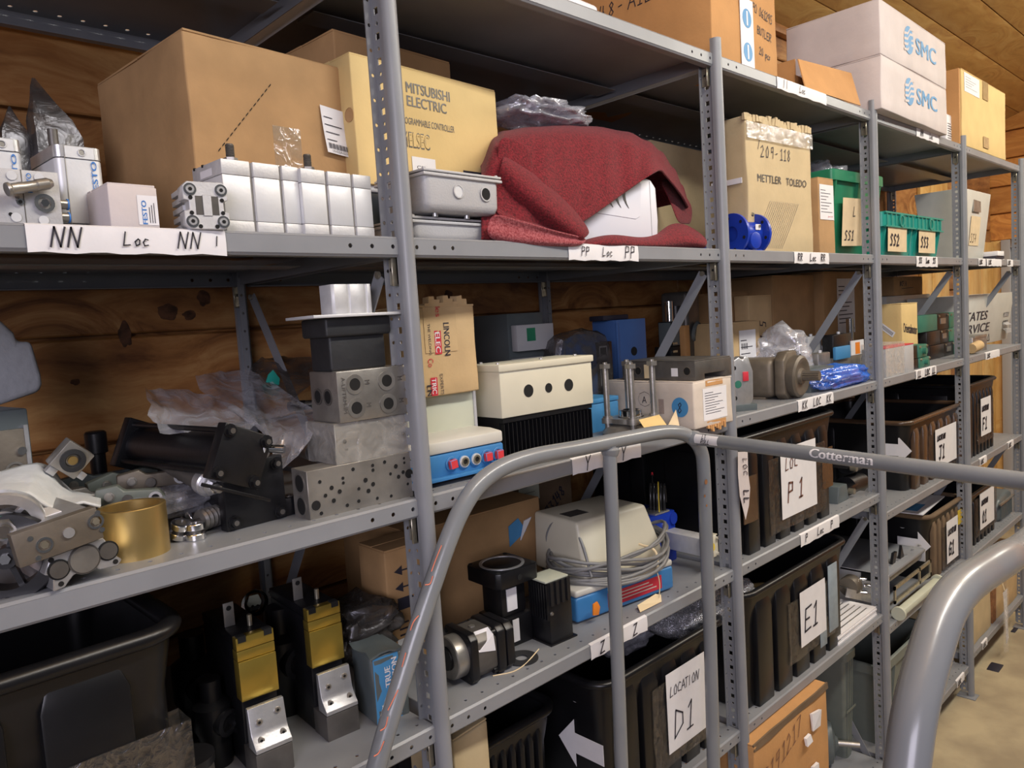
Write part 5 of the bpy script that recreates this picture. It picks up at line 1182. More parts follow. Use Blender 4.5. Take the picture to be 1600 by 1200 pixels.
sheet_bag('clear_bag', 'translucent plastic bag lying open over the black cylinder, left part', [[(222, 611, .26), (245, 612, .30), (290, 614, .32), (330, 622, .30), (368, 640, .26), (400, 660, .2)], [(232, 635, .22), (255, 640, .24), (300, 648, .24), (335, 652, .22), (370, 660, .18), (398, 664, .16)], [(228, 652, .20), (250, 676, .18), (290, 680, .17), (320, 676, .16), (355, 672, .14), (385, 676, .13)]], 'bag_haze', 2)
sheet_bag('clear_bag', 'large hazy plastic bag spread over the back of the black cylinders', [[(300, 592, .40), (340, 584, .44), (385, 582, .46), (420, 600, .40), (450, 622, .30), (492, 645, .18)], [(320, 620, .30), (360, 622, .30), (400, 628, .28), (430, 640, .24), (460, 650, .18), (490, 662, .13)], [(385, 660, .17), (400, 668, .15), (415, 676, .14), (435, 680, .13), (455, 686, .12), (480, 690, .10)], [(405, 672, .13), (415, 700, .11), (425, 725, .10), (436, 738, .09), (450, 725, .09), (462, 715, .09)]], 'bag_haze', 5)
sheet_bag('dark_bag', 'dark plastic bag at the back beside the manifold stack', [[(388, 575, .50), (405, 562, .52), (440, 560, .52), (480, 562, .50), (498, 560, .48)], [(385, 600, .42), (410, 590, .42), (440, 592, .42), (470, 590, .42), (496, 580, .42)], [(400, 610, .36), (430, 625, .34), (450, 630, .34), (475, 610, .36), (494, 596, .38)]], 'bag_smoke', 8)
c = py(420, 596, .40); o = M().prism([(-.012, .0), (.012, -.014), (.016, .004), (.004, .022), (-.006, .014)], 0, .004, 'teal').build('teal_tag', bevel=.0005); o.location = (c.x, .385, c.z); tag(o, 'small teal plastic tag inside the dark bag', 'tag')
c = py(468, 632, .30); t = thing('small_cylinder', 'small cylinder with bright round end between the bag and the manifold stack', 'cylinder', (c.x, .28, c.z), radians(-8)); M().cyl((-.03, .0, 0), (0, 0, 0), .009, 'black_metal', n=20).build('barrel', t); m = M(); m.cyl((0, 0, 0), (.012, -.012, 0), .0085, 'alu_bright', n=20); m.build('end_cap', t)
c = py(482, 705, .15); t = thing('small_cylinder', 'short grey cylinder with a flat end face beside the wrapped block', 'cylinder', (c.x, .13, c.z), radians(20)); M().cyl((0, 0, 0), (.03, .05, 0), .0155, 'steel', n=28).build('barrel', t); M().lathe((0, 0, 0), (-.03, -.05, 0), [(0, 0), (.0135, 0), (.0155, .002)], 'alu', 28).build('end_cap', t)
c = py(442, 700, .03); t = thing('rod_end', 'chrome threaded rod end poking out of the clear bag', 'rod end', (c.x, .05, c.z), 0); m = M(); m.cyl((-.02, .02, 0), (.008, -.008, -.004), .006, 'chrome', n=16); m.lathe((-.012, .012, 0), (.008, -.008, -.003), [(.0, 0), (.014, 0), (.014, .004), (.008, .006)], 'festo_white', 24); m.build('rod', t)

# --- second bay, C shelf
# blue and beige connector box
x, y, a, w, h, d = PZ(672, 752, zC+.012, -2, 788, 692, 640)
w0 = w
t = thing('connector_box', 'beige and blue connector box with red plugs beside the first post', 'electrical box', (x-.04, y, zC+.010), a); w += .04; h1 = h*.66; hf = h*1.0; d = .16
M().box(0, 0, 0, w, d, h1, 'blue_paint').build('base', t, bevel=.004); m = M(); m.prism([(0, h1+.001), (0, h1+.022), (.03, h1+.026), (d, h1+.026), (d, h1+.001)], 0, w, 'coro', 'x'); m.build('cover', t, bevel=.004)
M().box(-.004, -.012, 0, w+.001, .0, .006, 'blue_paint').build('front_ledge', t, bevel=.001)
for i in range(5):
    fx = w-.016-.0265*i; m = M(); red = i in (0, 1, 4); m.ring((fx, -.0005, h1*.55), .0085, .013, (0, -1, 0), 'blue_paint', .0022)
    if red: m.cyl((fx, -.002, h1*.55), (fx, -.010, h1*.55), .011, 'red_cap', n=4, ph=.5+.02*i)
    else: m.ring((fx, -.0015, h1*.55), .0080, .0105, (0, -1, 0), 'festo_white', .0035); m.ring((fx, -.004, h1*.55), .0048, .0078, (0, -1, 0), 'galv', .003); m.disc((fx, -.0045, h1*.55), .005, (0, -1, 0), 'hole')
    m.build('plug', t, bevel=.0008 if red else 0, seg=1)
m = M(); m.box(w-.034, -.012, .004, w-.014, 0, .014, 'blue_paint'); m.build('latch', t, bevel=.001)
M().box(.02, .02, -.010, w-.02, d-.02, 0, 'hole').build('foot', t)
# tall pale box behind it and the lincoln carton on that
x, y, a, w, h, d = PL(650, 650, .13, -3, 743, zC, 622)
t = thing('pale_enclosure', 'pale green-grey box standing behind the blue connector box', 'electrical box', (x-.02, y, zC), a); M().box(0, 0, 0, w+.02, .2, h, 'pale_green').build('enclosure', t, bevel=.004); M().box(w+.014, -.002, 0, w+.020, .002, h, 'box_grey').build('edge_seam', t)
zz = zC+h
x, y, a, w, h, d = PL(655, 550, .11, -3, 744, zz, 478)
t = carton('welding_carton', 'cardboard carton sealed with printed welding-supply tape, on the pale box', (x-.02, y, zz), a, w+.02, .20, h, 'cardboard_light', j=.003, sub=4, tape=None, bev=.003)
w += .02
def f_(m):
    m.box(w*.22, -.0026, h*.48, w*.70, -.0012, h*.99, 'cardboard_light'); 
    D_ = (0, 0, -1); U_ = X3
    text(m, 'LINCOLN', (w*.50, -.004, h*.80), D_, X3, h*.36, w*.085, 'ink', bold=.0004); m.box(w*.36, -.0032, h*.46, w*.46, -.003, h*.72, 'ink_red'); text(m, 'ELEC', (w*.37, -.0048, h*.70), D_, X3, h*.22, w*.07, 'paper', bold=.0003)
    text(m, 'THE WELDING', (w*.27, -.004, h*.80), D_, X3, h*.34, w*.035, 'ink'); text(m, 'les', (w*.40, -.004, h*.99), D_, X3, h*.12, w*.07, 'ink_red')
    text(m, 'LN', (w*.20, -.004, h*.13), D_, X3, h*.12, w*.07, 'ink', bold=.0004); m.box(w*.26, -.0032, 0, w*.36, -.003, h*.21, 'ink_red'); text(m, 'TRIC', (w*.275, -.0048, h*.20), D_, X3, h*.17, w*.065, 'paper', bold=.0003); text(m, 'EXPERTS', (w*.40, -.004, h*.24), D_, X3, h*.23, w*.045, 'ink'); text(m, 'Co', (w*.24, -.004, h*.42), D_, X3, h*.09, w*.08, 'ink_red')
decal(t, f_)
m = M()
for i in range(9): m.box(w*(.25+.07*i), .0, h-.002, w*(.33+.07*i), .02, h+.004+.006*((i*5) % 3), 'cardboard_light')
m.build('torn_edge', t, jit=wob(.003, 50, 1))
# beige enclosure over the black heat sink
x, y, a, w, h, d = PZ(790, 722, zC, -3, 928, 654, 750)
hs = h; d = max(.10, min(d, .17))
t = thing('heat_sink_drive', 'beige enclosure with three round holes above a finned black heat sink', 'electrical box', (x, y, zC), a)
M().box(.0, .012, 0, w, d, hs, 'black_metal').build('heat_sink', t)
m0 = None
for i in range(24):
    xx = .003+(w-.006)*i/23
    if m0 is None: m0 = M().box(-.001, 0, .004, .001, .013, hs-.012, 'black_metal').build('fin', t, smooth=0); o = m0
    else: o = m0.copy(); SC.collection.objects.link(o); o.parent = t
    o.location = (xx, 0, 0)
M().box(0, -.0, hs-.010, w, .013, hs, 'black_metal').build('fin_rail', t)
A = py(778, 645, y); ztop = hz(571, x-.012, y)-zC; e = .0045
M().box(-e, -.004, hs, w+.002, d, ztop-.012, 'cream_paint').build('enclosure', t, bevel=.0025)
m = M(); m.box(-e-.004, -.008, ztop-.014, w+.005, d+.002, ztop, 'cream_paint'); m.build('lid', t, bevel=.002)
m = M()
for fx, r in ((.27, .0128), (.49, .0098), (.72, .0128)): m.disc((w*fx, -.0042, hs+(ztop-hs)*.45), r, (0, -1, 0), 'hole', 28, .0005)
m.build('round_hole', t); m = M()
for q in ((.05, .02), (.55, .03), (.95, .03), (.1, d*.9)): m.cyl((w*q[0], q[1], ztop), (w*q[0], q[1], ztop+.003), .004, 'alu', n=10)
m.build('lid_screw', t)
# electronics chassis behind
x, y, a, w, h, d = PL(800, 520, .36, -4, 853, zC, 490, 742)
t = thing('electronics_chassis', 'grey rack chassis with a pale front handle panel and green label', 'electronics', (x, y, zC), a); d = max(.1, min(d, .2))
M().box(-.005, .01, 0, w, .01+d, h, 'motor_grey').build('chassis', t, bevel=.002); m = M(); m.box(0, 0, 0, w*.86, .01, h*.62, 'box_grey'); m.build('front_panel', t, bevel=.001); M().box(w*.18, -.001, h*.38, w*.6, .001, h*.56, 'hole').build('display_window', t)
m = M(); m.box(.002, -.016, h*.68, w+.012, .006, h*.90, 'box_grey'); m.build('handle_bar', t, bevel=.002); M().box(w*.3, -.0165, h*.76, w*.55, -.0155, h*.87, 'green_tote').build('green_label', t)
# plastic bag over blue disc
c = py(905, 590, .30)
t = thing('bagged_disc', 'smoky plastic bag over a round blue disc beside the beige enclosure', 'machine part', (c.x, .30, zC+.105), radians(-8))
m = M(); m.lathe((0, 0, 0), (0, -1, 0), [(0, 0), (.092, 0), (.096, .006), (.096, .014), (.06, .018), (0, .018)], 'blue_cabinet', 48); m.build('disc', t); t.location.z += .03
m = M(); n = 24; V_ = []
for k, (sx, sz, yy, zo) in enumerate(((.095, .105, .03, 0), (.098, .108, -.02, .002), (.088, .100, -.032, .004), (.05, .06, -.036, .01), (.01, .01, -.034, .01))):
    for i in range(n):
        t_ = 2*pi*i/n; q = 1+.05*noise.noise(Vector((i*.7, k, 2))); cx_, sz_ = cos(t_), sin(t_); sq = max(abs(cx_), abs(sz_))**.35; V_.append((cx_*sx*q/sq, yy, sz_*sz*q/sq+zo))
m.add(V_, [(k*n+i, k*n+(i+1) % n, (k+1)*n+(i+1) % n, (k+1)*n+i) for k in range(4) for i in range(n)], 'bag_smoke'); m.build('plastic_bag', t, smooth=30)
# blue cabinet and black panel
x, y, a, w, h, d = PL(966, 560, .33, -5, 1011, zC, 500, 928)
t = thing('blue_cabinet', 'blue steel cabinet with round knockouts at the back of the shelf', 'cabinet', (x, y, zC), a); d = max(.08, min(d, .16))
M().box(0, 0, 0, w, d, h, 'blue_cabinet').build('enclosure', t, bevel=.002); M().box(w*.0-.003, -.003, 0, w*.06, .002, h*.97, 'blue_cabinet').build('door_edge', t, bevel=.001)
m = M()
for fz in (.65, .22): m.disc((w*.55, 0, h*fz), .0125, (0, -1, 0), 'hole', 24)
m.build('knockout', t); M().box(-.03, d*.2, h, w*.6, d*.8, h+.014, 'ink').build('lid', t, bevel=.003)
x, y, a, w, h, d = PL(936, 580, .27, -3, 958, zC, 535)
t = thing('switch_panel', 'narrow black panel with a white outline standing before the blue cabinet', 'panel', (x, y, zC), a); M().box(0, 0, 0, w, .03, h, 'black_metal').build('panel', t, bevel=.001); m = M(); m.box(w*.1, -.001, h*.45, w*.14, 0, h*.95, 'box_grey').box(w*.6, -.001, h*.45, w*.64, 0, h*.95, 'box_grey').box(w*.1, -.001, h*.93, w*.64, 0, h*.95, 'box_grey'); m.cyl((w*.36, 0, h*.8), (w*.36, -.003, h*.8), w*.15, 'box_grey', n=20); m.build('switch', t)
x, y, a, w, h, d = PL(927, 640, .17, -3, 966, zC, 624)
t = thing('blue_case', 'small bright blue plastic case behind the bolted flange', 'case', (x-.02, y, zC), a); M().box(0, 0, 0, w+.02, .10, h-.012, 'sky_blue').build('case_body', t, bevel=.003); M().box(-.001, -.001, h-.011, w+.021, .101, h, 'sky_blue').build('lid', t, bevel=.002)
# bolted flange
c = pz(985, 677, zC); cx_, cy_ = c.x, .085
t = thing('bolted_flange', 'steel flange with four long upright bolts and a paper tag', 'flange', (cx_, cy_, zC), 0)
m = M(); m.lathe((0, 0, 0), (0, 0, 1), [(0, 0), (.066, 0), (.068, .006), (.058, .018), (.040, .026), (.040, .030)], 'steel_raw', 56); m.build('base', t)
m = M(); m.lathe((0, 0, .028), (0, 0, 1), [(.030, 0), (.050, 0), (.050, .011), (.030, .011)], 'steel', 48, close=True)
import itertools
for i, (sx, sy) in enumerate(((-1, -1), (1, -1), (1, 1), (-1, 1))): m.cyl((sx*.040, sy*.036, .028), (sx*.040, sy*.036, .040), .014, 'steel', n=24)
m.build('flange_ring', t)
M().lathe((0, 0, .036), (0, 0, 1), [(.024, 0), (.026, .002), (.026, .018), (.022, .020), (.018, .020), (.018, 0)], 'chrome', 40, close=True).build('hub', t)
for i, (sx, sy) in enumerate(((-1, -1), (1, -1), (1, 1), (-1, 1))):
    m = M(); p = Vector((sx*.040, sy*.036, 0)); hh = hz(568, cx_-.04, cy_-.036)-zC
    m.cyl(p+Vector((0, 0, .01)), p+Vector((0, 0, hh-.008)), .0070, 'steel', n=14); m.cyl(p+Vector((0, 0, hh-.011)), p+Vector((0, 0, hh-.001)), .0128, 'steel', n=6); m.cyl(p+Vector((0, 0, .040)), p+Vector((0, 0, .044)), .011, 'steel', n=20); m.cyl(p+Vector((0, 0, hh-.001)), p+Vector((0, 0, hh+.003)), .0055, 'steel', n=12); m.build('bolt', t)
m = M(); q = [py(998, 656, .03), py(1010, 674, -.012), py(1043, 666, -.010), py(1030, 648, .03)]; base = Vector((cx_, cy_, zC)); m.add([p-base for p in q], [(0, 1, 2, 3)], 'cardboard_yellow'); q = [py(1040, 672, -.01), py(1062, 668, -.01), py(1056, 640, .012)]; m.add([p-base for p in q], [(0, 1, 2)], 'paper_tan'); m.build('paper_tag', t, solid=.0008, smooth=0)
# white carton "8" with black manifold on it
x, y, a, w, h, d = PZ(1086, 672, zC, -2, 1145, 597, 975)
w = span((x, y, zC+.05), radians(-2), 1145); d = .17
hh = hz(597, x, y)-zC
t = carton('parts_carton', 'worn white carton with a blue round sticker numbered 8', (x, y, zC), radians(-2), w, .26, hh, 'carton_cream', j=.003, sub=4, tape=None)
def f_(m):
    O, U, V = LO(.075, hh*.5); c = Vector((-.002, .038, hh*.46)); m.disc(c, .023, (-1, 0, 0), 'sky_blue', 32, .0006); write(m, '8', (-.0045, .045, hh*.34), (0, -1, 0), Z3, .024, 'ink', .002)
    for k, rr in enumerate((0, 1)): pass
    for i in range(8): m.quad((-.003, .098-.0012*i*1.6, hh*.30), (-.003, .0972-.0012*i*1.6, hh*.30), (-.003, .0972-.0012*i*1.6, hh*.62), (-.003, .098-.0012*i*1.6, hh*.62), 'ink_brown')
    text(m, 'A', (-.003, .148, hh*.52), (0, -1, 0), Z3, .014, .016, 'ink')
    for i in range(8):
        t0, t1 = pi/4*i, pi/4*(i+1); p0 = Vector((-.003, .140+.020*cos(t0), hh*.6+.018*sin(t0))); p1 = Vector((-.003, .140+.020*cos(t1), hh*.6+.018*sin(t1))); m.quad(p0, p1, p1*1+Vector((0, 0, .001)), p0+Vector((0, 0, .001)), 'ink')
    text(m, 'THE', (-.003, .165, hh*.24), (0, -1, 0), Z3, .015, .007, 'ink')
    m.box(w*.3, -.0012, hh*.86, w*.75, -.0008, hh, 'cardboard_orange'); m.box(w*.3, -.0012, 0, w*.8, -.0008, hh*.12, 'cardboard_orange')
decal(t, f_); paper(t, (w*.22, -.0008, hh*.14), X3, Z3, w*.62, hh*.68, 'paper', bars=9)
m = M()
for i in range(8): m.box(w*(.3+.06*i), -.003, -.004-.004*(i % 3), w*(.34+.06*i), .002, .004, 'cardboard_orange')
m.build('torn_edge', t, jit=wob(.003, 60, 2))
zz = zC+hh
x, y, a, w, h, d = PL(1086, 580, y+.004, -2, 1143, zz, 566, 972); dv_ = min(d, .34)
t = thing('valve_manifold', 'dark valve manifold bar lying on the white carton', 'manifold', (x, y, zz+.001), a); d = dv_
m = M(); m.prism([(0, 0), (w*.25, 0), (w*.25, h*.30), (w*.82, h*.30), (w*.82, 0), (w, 0), (w, h), (0, h)], 0, d, 'steel_dark'); m.build('body', t, bevel=.0015)
M().box(.002, .002, h, w-.002, d-.002, h+.003, 'steel_dark').build('cover_plate', t, bevel=.0008); m = M()
for yy in (.022, .165): m.ring((-.0002, yy, h*.5), .009, .0105, (-1, 0, 0), 'bronze_grey', .0008); m.disc((-.0003, yy, h*.5), .009, (-1, 0, 0), 'hole', 22)
m.build('port', t); m = M(); m.box(-.001, .048, h*.22, 0, .066, h*.66, 'paper').box(-.001, .128, h*.1, 0, .146, h*.85, 'tag'); m.build('type_label', t)
# pressure regulators behind
c = py(1065, 500, .33)
t = thing('regulator_assembly', 'black regulator cluster with chrome fittings behind the diagonal brace', 'regulator', (c.x-.02, .34, zC), 0)
hh = hz(470, c.x, .34)-zC
m = M(); m.box(-.03, 0, .03, .07, .06, hh*.55, 'black_metal'); m.box(-.02, .0, hh*.55, .05, .05, hh*.8, 'motor_grey'); m.build('body', t, bevel=.003); m = M(); m.cyl((.0, .02, hh*.8), (.0, .02, hh), .012, 'chrome'); m.cyl((.035, .02, hh*.8), (.035, .02, hh*.95), .016, 'black_plastic'); 
for i in range(6): m.cyl((-.022+.008*(i % 3), 0, hh*(.5+.08*(i//3))), (-.022+.008*(i % 3), -.006, hh*(.5+.08*(i//3))), .004, 'chrome', n=10)
m.build('fitting', t); M().box(.02, -.02, hh*.3, .045, 0, hh*.75, 'cardboard_orange').build('tag_plate', t, bevel=.001); M().box(-.05, -.02, .005, .07, .03, .045, 'box_grey').build('base_unit', t, bevel=.002)
c = py(1095, 520, .30); t = thing('gauge_housing', 'dark cast gauge housing on a pale round base beside the second post', 'gauge', (c.x+.03, .34, zC), radians(10)); hh = hz(455, c.x, .34)-zC
M().box(-.05, 0, .045, .05, .09, hh, 'steel_dark').build('housing', t, bevel=.012, seg=3); m = M(); m.lathe((.0, .0, hh*.62), (0, -1, 0), [(0, 0), (.030, 0), (.034, .004), (.028, .012), (.022, .010), (0, .010)], 'motor_grey', 32); m.build('dial', t); M().lathe((0, .045, 0), (0, 0, 1), [(0, 0), (.06, 0), (.06, .03), (.045, .045)], 'festo_white', 40).build('base', t)
for i, (u, v, yy) in enumerate(((1052, 560, .22), (1080, 560, .20), (1100, 563, .24))):
    c = py(u, v, yy); o = M().box(-.016, 0, 0, .016, .03, .022+.006*i, ('galv', 'paper', 'steel')[i]).build('small_block', bevel=.002); o.location = (c.x, yy, zC); tag(o, ('small tan block', 'small white block', 'small steel block')[i]+' just above the dark manifold bar', 'block', 'small blocks behind the manifold bar')

# --- third bay, C shelf
x, y, a, w, h, d = PL(1150, 500, .36, 0, 1171, zC, 456)
carton('cardboard_box', 'narrow brown box with a green dot sticker at the back, right of the second post', (x-.06, y, zC), a, w+.06, .16, h, 'cardboard', j=.002, tape=None)
x, y, a, w, h, d = PL(1171, 510, .30, 0, 1207, zC, 462)
t = carton('cardboard_box', 'brown box with sideways handwriting behind the label carton', (x, y, zC), a, w, .055, h, 'cardboard_light', j=.001, tape=None); decal(t, lambda m: (write(m, 'B1 5', (w*.70, -.002, h*.40), Z3, (-1, 0, 0), w*.26, 'ink', .004), write(m, 'NC', (w*.70, -.002, h*.12), Z3, (-1, 0, 0), w*.2, 'ink', .003)))
x, y, a, w, h, d = PL(1143, 540, .22, 0, 1187, zC, 504)
t = carton('small_carton', 'small carton with a white shipping label and blue corner behind the pump', (x-.02, y, zC), a, w+.02, .12, h, 'cardboard_light', j=.002, tape=None); w += .02
decal(t, lambda m: m.box(0, -.0016, h*.05, w*.8, -.001, h*.5, 'blue_cabinet')); paper(t, (w*.34, -.003, h*.20), X3, Z3, w*.52, h*.68, 'paper', bars=5, code=(.1, .62, .45, .74))
x, y, a, w, h, d = PL(1288, 480, .34, 2, 1350, zC, 424, 1204)
zb = hz(518, x, y); dd = min(d, .22)
t = carton('cardboard_box', 'large brown box with clear-taped shipping papers at the back of the third bay', (x, y, zC+.10), a, w, min(d, .25), h-.10, 'cardboard', j=.003, tape='tape'); hh = h-.10
paper(t, (w*.30, -.003, hh*.12), X3, Z3, w*.44, hh*.78, 'paper', [('p', 'marathon', .55, .05, .4, .07, 'ink')], bars=10)
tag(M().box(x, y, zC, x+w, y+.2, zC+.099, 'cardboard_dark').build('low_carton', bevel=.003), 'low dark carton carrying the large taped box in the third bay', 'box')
x2 = py(1212, 480, .36).x
t = carton('cardboard_box', 'wide shaded brown box filling the back of the third bay', (x2, .37, zC+.10), 0, x-x2-.02, .20, hz(430, x2, .37)-zC-.10, 'cardboard', j=.003, tape=None)
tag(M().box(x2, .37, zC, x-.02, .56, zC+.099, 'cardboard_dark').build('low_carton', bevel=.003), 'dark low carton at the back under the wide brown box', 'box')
# hydraulic gear pump
c = pz(1205, 632, zC); gx, gy, gz = py(1238, 592, .045).x-.069, .097, zC
t = thing('hydraulic_pump', 'brown-grey cast hydraulic pump with a splined shaft', 'pump', (gx, gy, gz), radians(-84)); t.scale = (1.35, 1.35, 1.35)
m = M(); m.box(-.09, .0, .004, .02, .085, .088, 'pump_brown'); m.build('housing', t, bevel=.014, seg=3)
m = M(); m.prism([(.0, .012), (.022, -.004), (.075, -.004), (.092, .018), (.092, .07), (.072, .102), (.02, .102), (0, .085)], .022, .045, 'pump_brown', 'x'); m.build('flange_plate', t, bevel=.004)
m = M(); m.lathe((.045, .045, .048), (1, .0, 0), [(.0, 0), (.043, 0), (.045, .004), (.045, .018), (.040, .022), (.034, .022), (.028, .018), (.018, .018), (.016, .024), (0, .024)], 'bronze_grey', 44); m.cyl((.046, .09, .085), (.047, .09, .085), .007, 'hole', n=14); m.build('pilot', t)
m = M(); pts = []
for i in range(28): r_ = .0105 if i % 2 else .0085; pts += [(.045+r_*cos(2*pi*i/28), .048+r_*sin(2*pi*i/28))]
m.prism(pts, .066, .102, 'bronze_grey', 'x'); m.build('splined_shaft', t, smooth=0); M().box(-.08, .005, 0, .0, .08, .006, 'pump_brown').build('foot', t)
# silver head next to it
c = pz(1160, 640, zC); t = thing('pump_head', 'bright cast aluminium head with a red badge beside the pump', 'pump', (c.x-.030, .035, zC), radians(-30))
hh = hz(556, c.x, .05)-zC
m = M(); m.prism([(-.03, .015), (-.018, .012), (.022, .014), (.032, .03), (.034, hh*.72), (.022, hh*.98), (.010, hh), (.004, hh*.94), (-.006, hh), (-.026, hh*.93), (-.032, hh*.6)], 0, .05, 'alu'); m.build('head', t, bevel=.004); M().box(-.04, -.004, 0, .04, .055, .018, 'motor_grey').build('foot', t, bevel=.002); m = M(); m.box(.002, -.003, hh*.55, .018, .001, hh*.72, 'ink_red'); m.build('badge', t, bevel=.001)
m = M(); 
for q in ((-.022, .25), (-.022, .8)): m.disc((q[0], 0, hh*q[1]), .006, (0, -1, 0), 'hole', 16)
m.disc((-.012, 0, hh*.5), .010, (0, -1, 0), 'green_cap', 20); m.build('port', t)
c = py(1245, 590, .12); bag('clear_bag', 'crumpled clear plastic bag standing over a valve beside the pump', (c.x+.02, .17, zC), (.17, .14, .16), 'bag_clear', 21, .6, .2, pts=[((-.2, 0, 1), .22), ((1, 0, -.6), .15)])
c = py(1200, 560, .22); bag('clear_bag', 'long hazy bag lying across the back of the pump', (c.x+.03, .24, zC+.06), (.22, .14, .07), 'bag_haze', 22, .5, .3)
x, y, a, w, h, d = PL(1265, 590, .05, 0, 1300, zC, 578)
o = M().box(0, 0, 0, w*1.1, .12, h, 'motor_grey').build('valve_block', bevel=.002); o.location = (x, y, zC); tag(o, 'dark grey block under the clear bag beside the blue bag', 'block')
def solenoid(label, u, v, yy, u1, vt, mats, zb=zC, extra=True):
    x, y, a, w, h, d = PL(u, v, yy, 0, u1, zb, vt); t = thing('solenoid_valve', label, 'valve', (x, y, zb), a)
    M().box(0, 0, 0, w, .05, h*.45, mats[0]).build('valve_body', t, bevel=.003); M().box(w*.08, .004, h*.45, w*.62, .046, h, mats[1]).build('coil', t, bevel=.004)
    m = M(); m.cyl((w*.8, .02, h*.45), (w*.8, .02, h*.75), .010, mats[0]); m.cyl((w*.35, .02, h), (w*.35, .02, h+.008), .006, 'festo_white'); m.build('fitting', t)
    m = M(); m.cyl((w*.3, 0, h*.22), (w*.3, -.002, h*.22), .006, 'hole', n=14); bolt(m, (w*.9, 0, h*.22), (0, -1, 0), .004, 'galv'); m.build('port', t); return t, w, h
solenoid('grey solenoid valve with white top at the back, right of the clear bag', 1262, 545, .22, 1300, 527, ('alu', 'box_grey'))
solenoid('dark valve bar with brass fitting above the blue bag', 1278, 560, .12, 1312, 553, ('steel_dark', 'steel'))
t, w, h = solenoid('black control valve with a bright blue coil and orange label', 1300, 555, .17, 1352, 524, ('steel', 'black_metal')); M().box(w*.02, -.012, h*.42, w*.45, .0, h*.72, 'sky_blue').build('blue_coil', t, bevel=.003); m = M(); m.box(w*.55, -.001, h*.45, w*.95, .003, h*.80, 'paper').box(w*.68, -.0016, h*.47, w*.82, -.001, h*.75, 'orange'); m.build('warning_label', t)
c = py(1328, 510, .26); t = thing('steel_post_rod', 'polished round bar standing behind the control valve', 'bar', (c.x, .26, zC), 0); M().cyl((0, 0, 0), (0, 0, hz(498, c.x, .26)-zC), .014, 'chrome', n=24).build('bar', t)
c = pz(1335, 602, zC); bag('blue_bag', 'bright blue plastic bag spilling to the shelf edge by the third post', (c.x-.06, .065, zC), (.34, .12, .065), 'bag_blue', 31, .38, 0, pts=[((1, -.3, -.8), .18)])

# --- fourth bay, C shelf
def gcap(label, u, v, yy, u1, vt, ang=0, small=False, zb=zC, grp='green limit switches'):
    x, y, a, w, h, d = PL(u, v, yy, ang, u1, zb, vt); t = thing('limit_switch', label, 'switch', (x, y, zb), a, grp); dd = .055
    if not small:
        M().box(0, 0, 0, w*.42, dd, h, 'green_cap' if 'top' in label else 'black_metal').build('body', t, bevel=.003); M().box(w*.42, .002, 0, w*.72, dd-.002, h, 'black_metal').build('mid_section', t, bevel=.002); M().box(w*.72, 0, 0, w*.9, dd, h, 'green_cap').build('cap', t, bevel=.004)
        m = M(); m.cyl((w*.88, dd/2, h*.5), (w*1.04, dd/2, h*.5), h*.2, 'green_cap', n=16); m.build('plunger', t)
        m = M()
        for fx in (.46, .68, .76): bolt(m, (w*fx, 0, h*.85), (0, -1, 0), .004, 'galv')
        m.build('screw', t); M().box(w*.50, -.001, h*.35, w*.62, .002, h*.7, 'steel').build('type_label', t)
    else:
        M().box(0, 0, 0, w*.35, dd, h, 'black_metal').build('body', t, bevel=.003); M().box(w*.35, -.003, 0, w, dd, h, 'green_cap').build('cap', t, bevel=.004); m = M(); m.cyl((w*.7, -.003, h*.5), (w*.7, -.015, h*.5), h*.25, 'green_cap', n=18); m.build('plunger', t)
        m = M(); 
        for q in ((.45, .85), (.95, .85)): bolt(m, (w*q[0], -.003, h*q[1]), (0, -1, 0), .004, 'galv')
        m.build('screw', t)
    return t, zb+h
_, zt1 = gcap('green and black limit switch, lowest of the three long ones', 1452, 555, .10, 1505, 541)
_, zt2 = gcap('green and black limit switch, middle of the three long ones', 1448, 530, .10, 1496, 519, zb=zt1+.001)
gcap('green limit switch with green body, top of the three long ones', 1436, 505, .10, 1500, 494, zb=zt2+.001)
_, zt3 = gcap('small green-capped switch nearest the shelf label, lower of two', 1426, 575, .02, 1452, 562, small=True)
gcap('small green-capped switch resting on another, upper of two', 1426, 555, .02, 1448, 541, small=True, zb=zt3+.001)
x, y, a, w, h, d = PL(1384, 570, .012, 0, 1428, zC, 544)
t = thing('terminal_strip', 'row of pale grey terminal blocks wrapped in clear film', 'terminal blocks', (x, y, zC), 0)
for i in range(3): M().box(w*i/3+.001, 0, 0, w*(i+1)/3-.001, .08, h-.004, 'box_grey').build('terminal_block', t, bevel=.0015)
M().box(0, .0, h-.004, w, .06, h, 'ink_red').build('red_strip', t, bevel=.0005); M().box(-.003, -.003, 0, w*.62, .083, h+.012, 'clear_tape').build('plastic_film', t, sub=4, jit=wob(.006, 20, 4), smooth=25)
x, y, a, w, h, d = PL(1384, 520, .16, 0, 1432, zC, 470); 
zb = hz(541, x, .16)
x, y, a, w, h, d = PL(1409, 500, .09, -3, 1434, zC+.055, 474, 1376)
tag(M().box(x-.05, .10, zC, x+.14, .20, zC+.054, 'black_metal').build('relay_unit', bevel=.002), 'black relay base under the yellow motor carton', 'electronics')
t = carton('motor_carton', 'yellow-tan motor carton with torn flap, in the fourth bay', (x, y, zC+.055), a, w, min(d, .16), h, 'cardboard_yellow', j=.003, tape=None)
decal(t, lambda m: (text(m, 'Orientalmotor', (w*.08, -.002, h*.42), (1, 0, -.12), Z3, w*.86, h*.19, 'ink', bold=.0008)))
m = M(); O = Vector((-.003, .09, h*.55)); U = Vector((0, -1, -.8)).normalized(); V = Vector((0, -.6, 1)).normalized(); m.quad(O, O+U*.07, O+U*.07+V*.022, O+V*.022, 'paper'); 
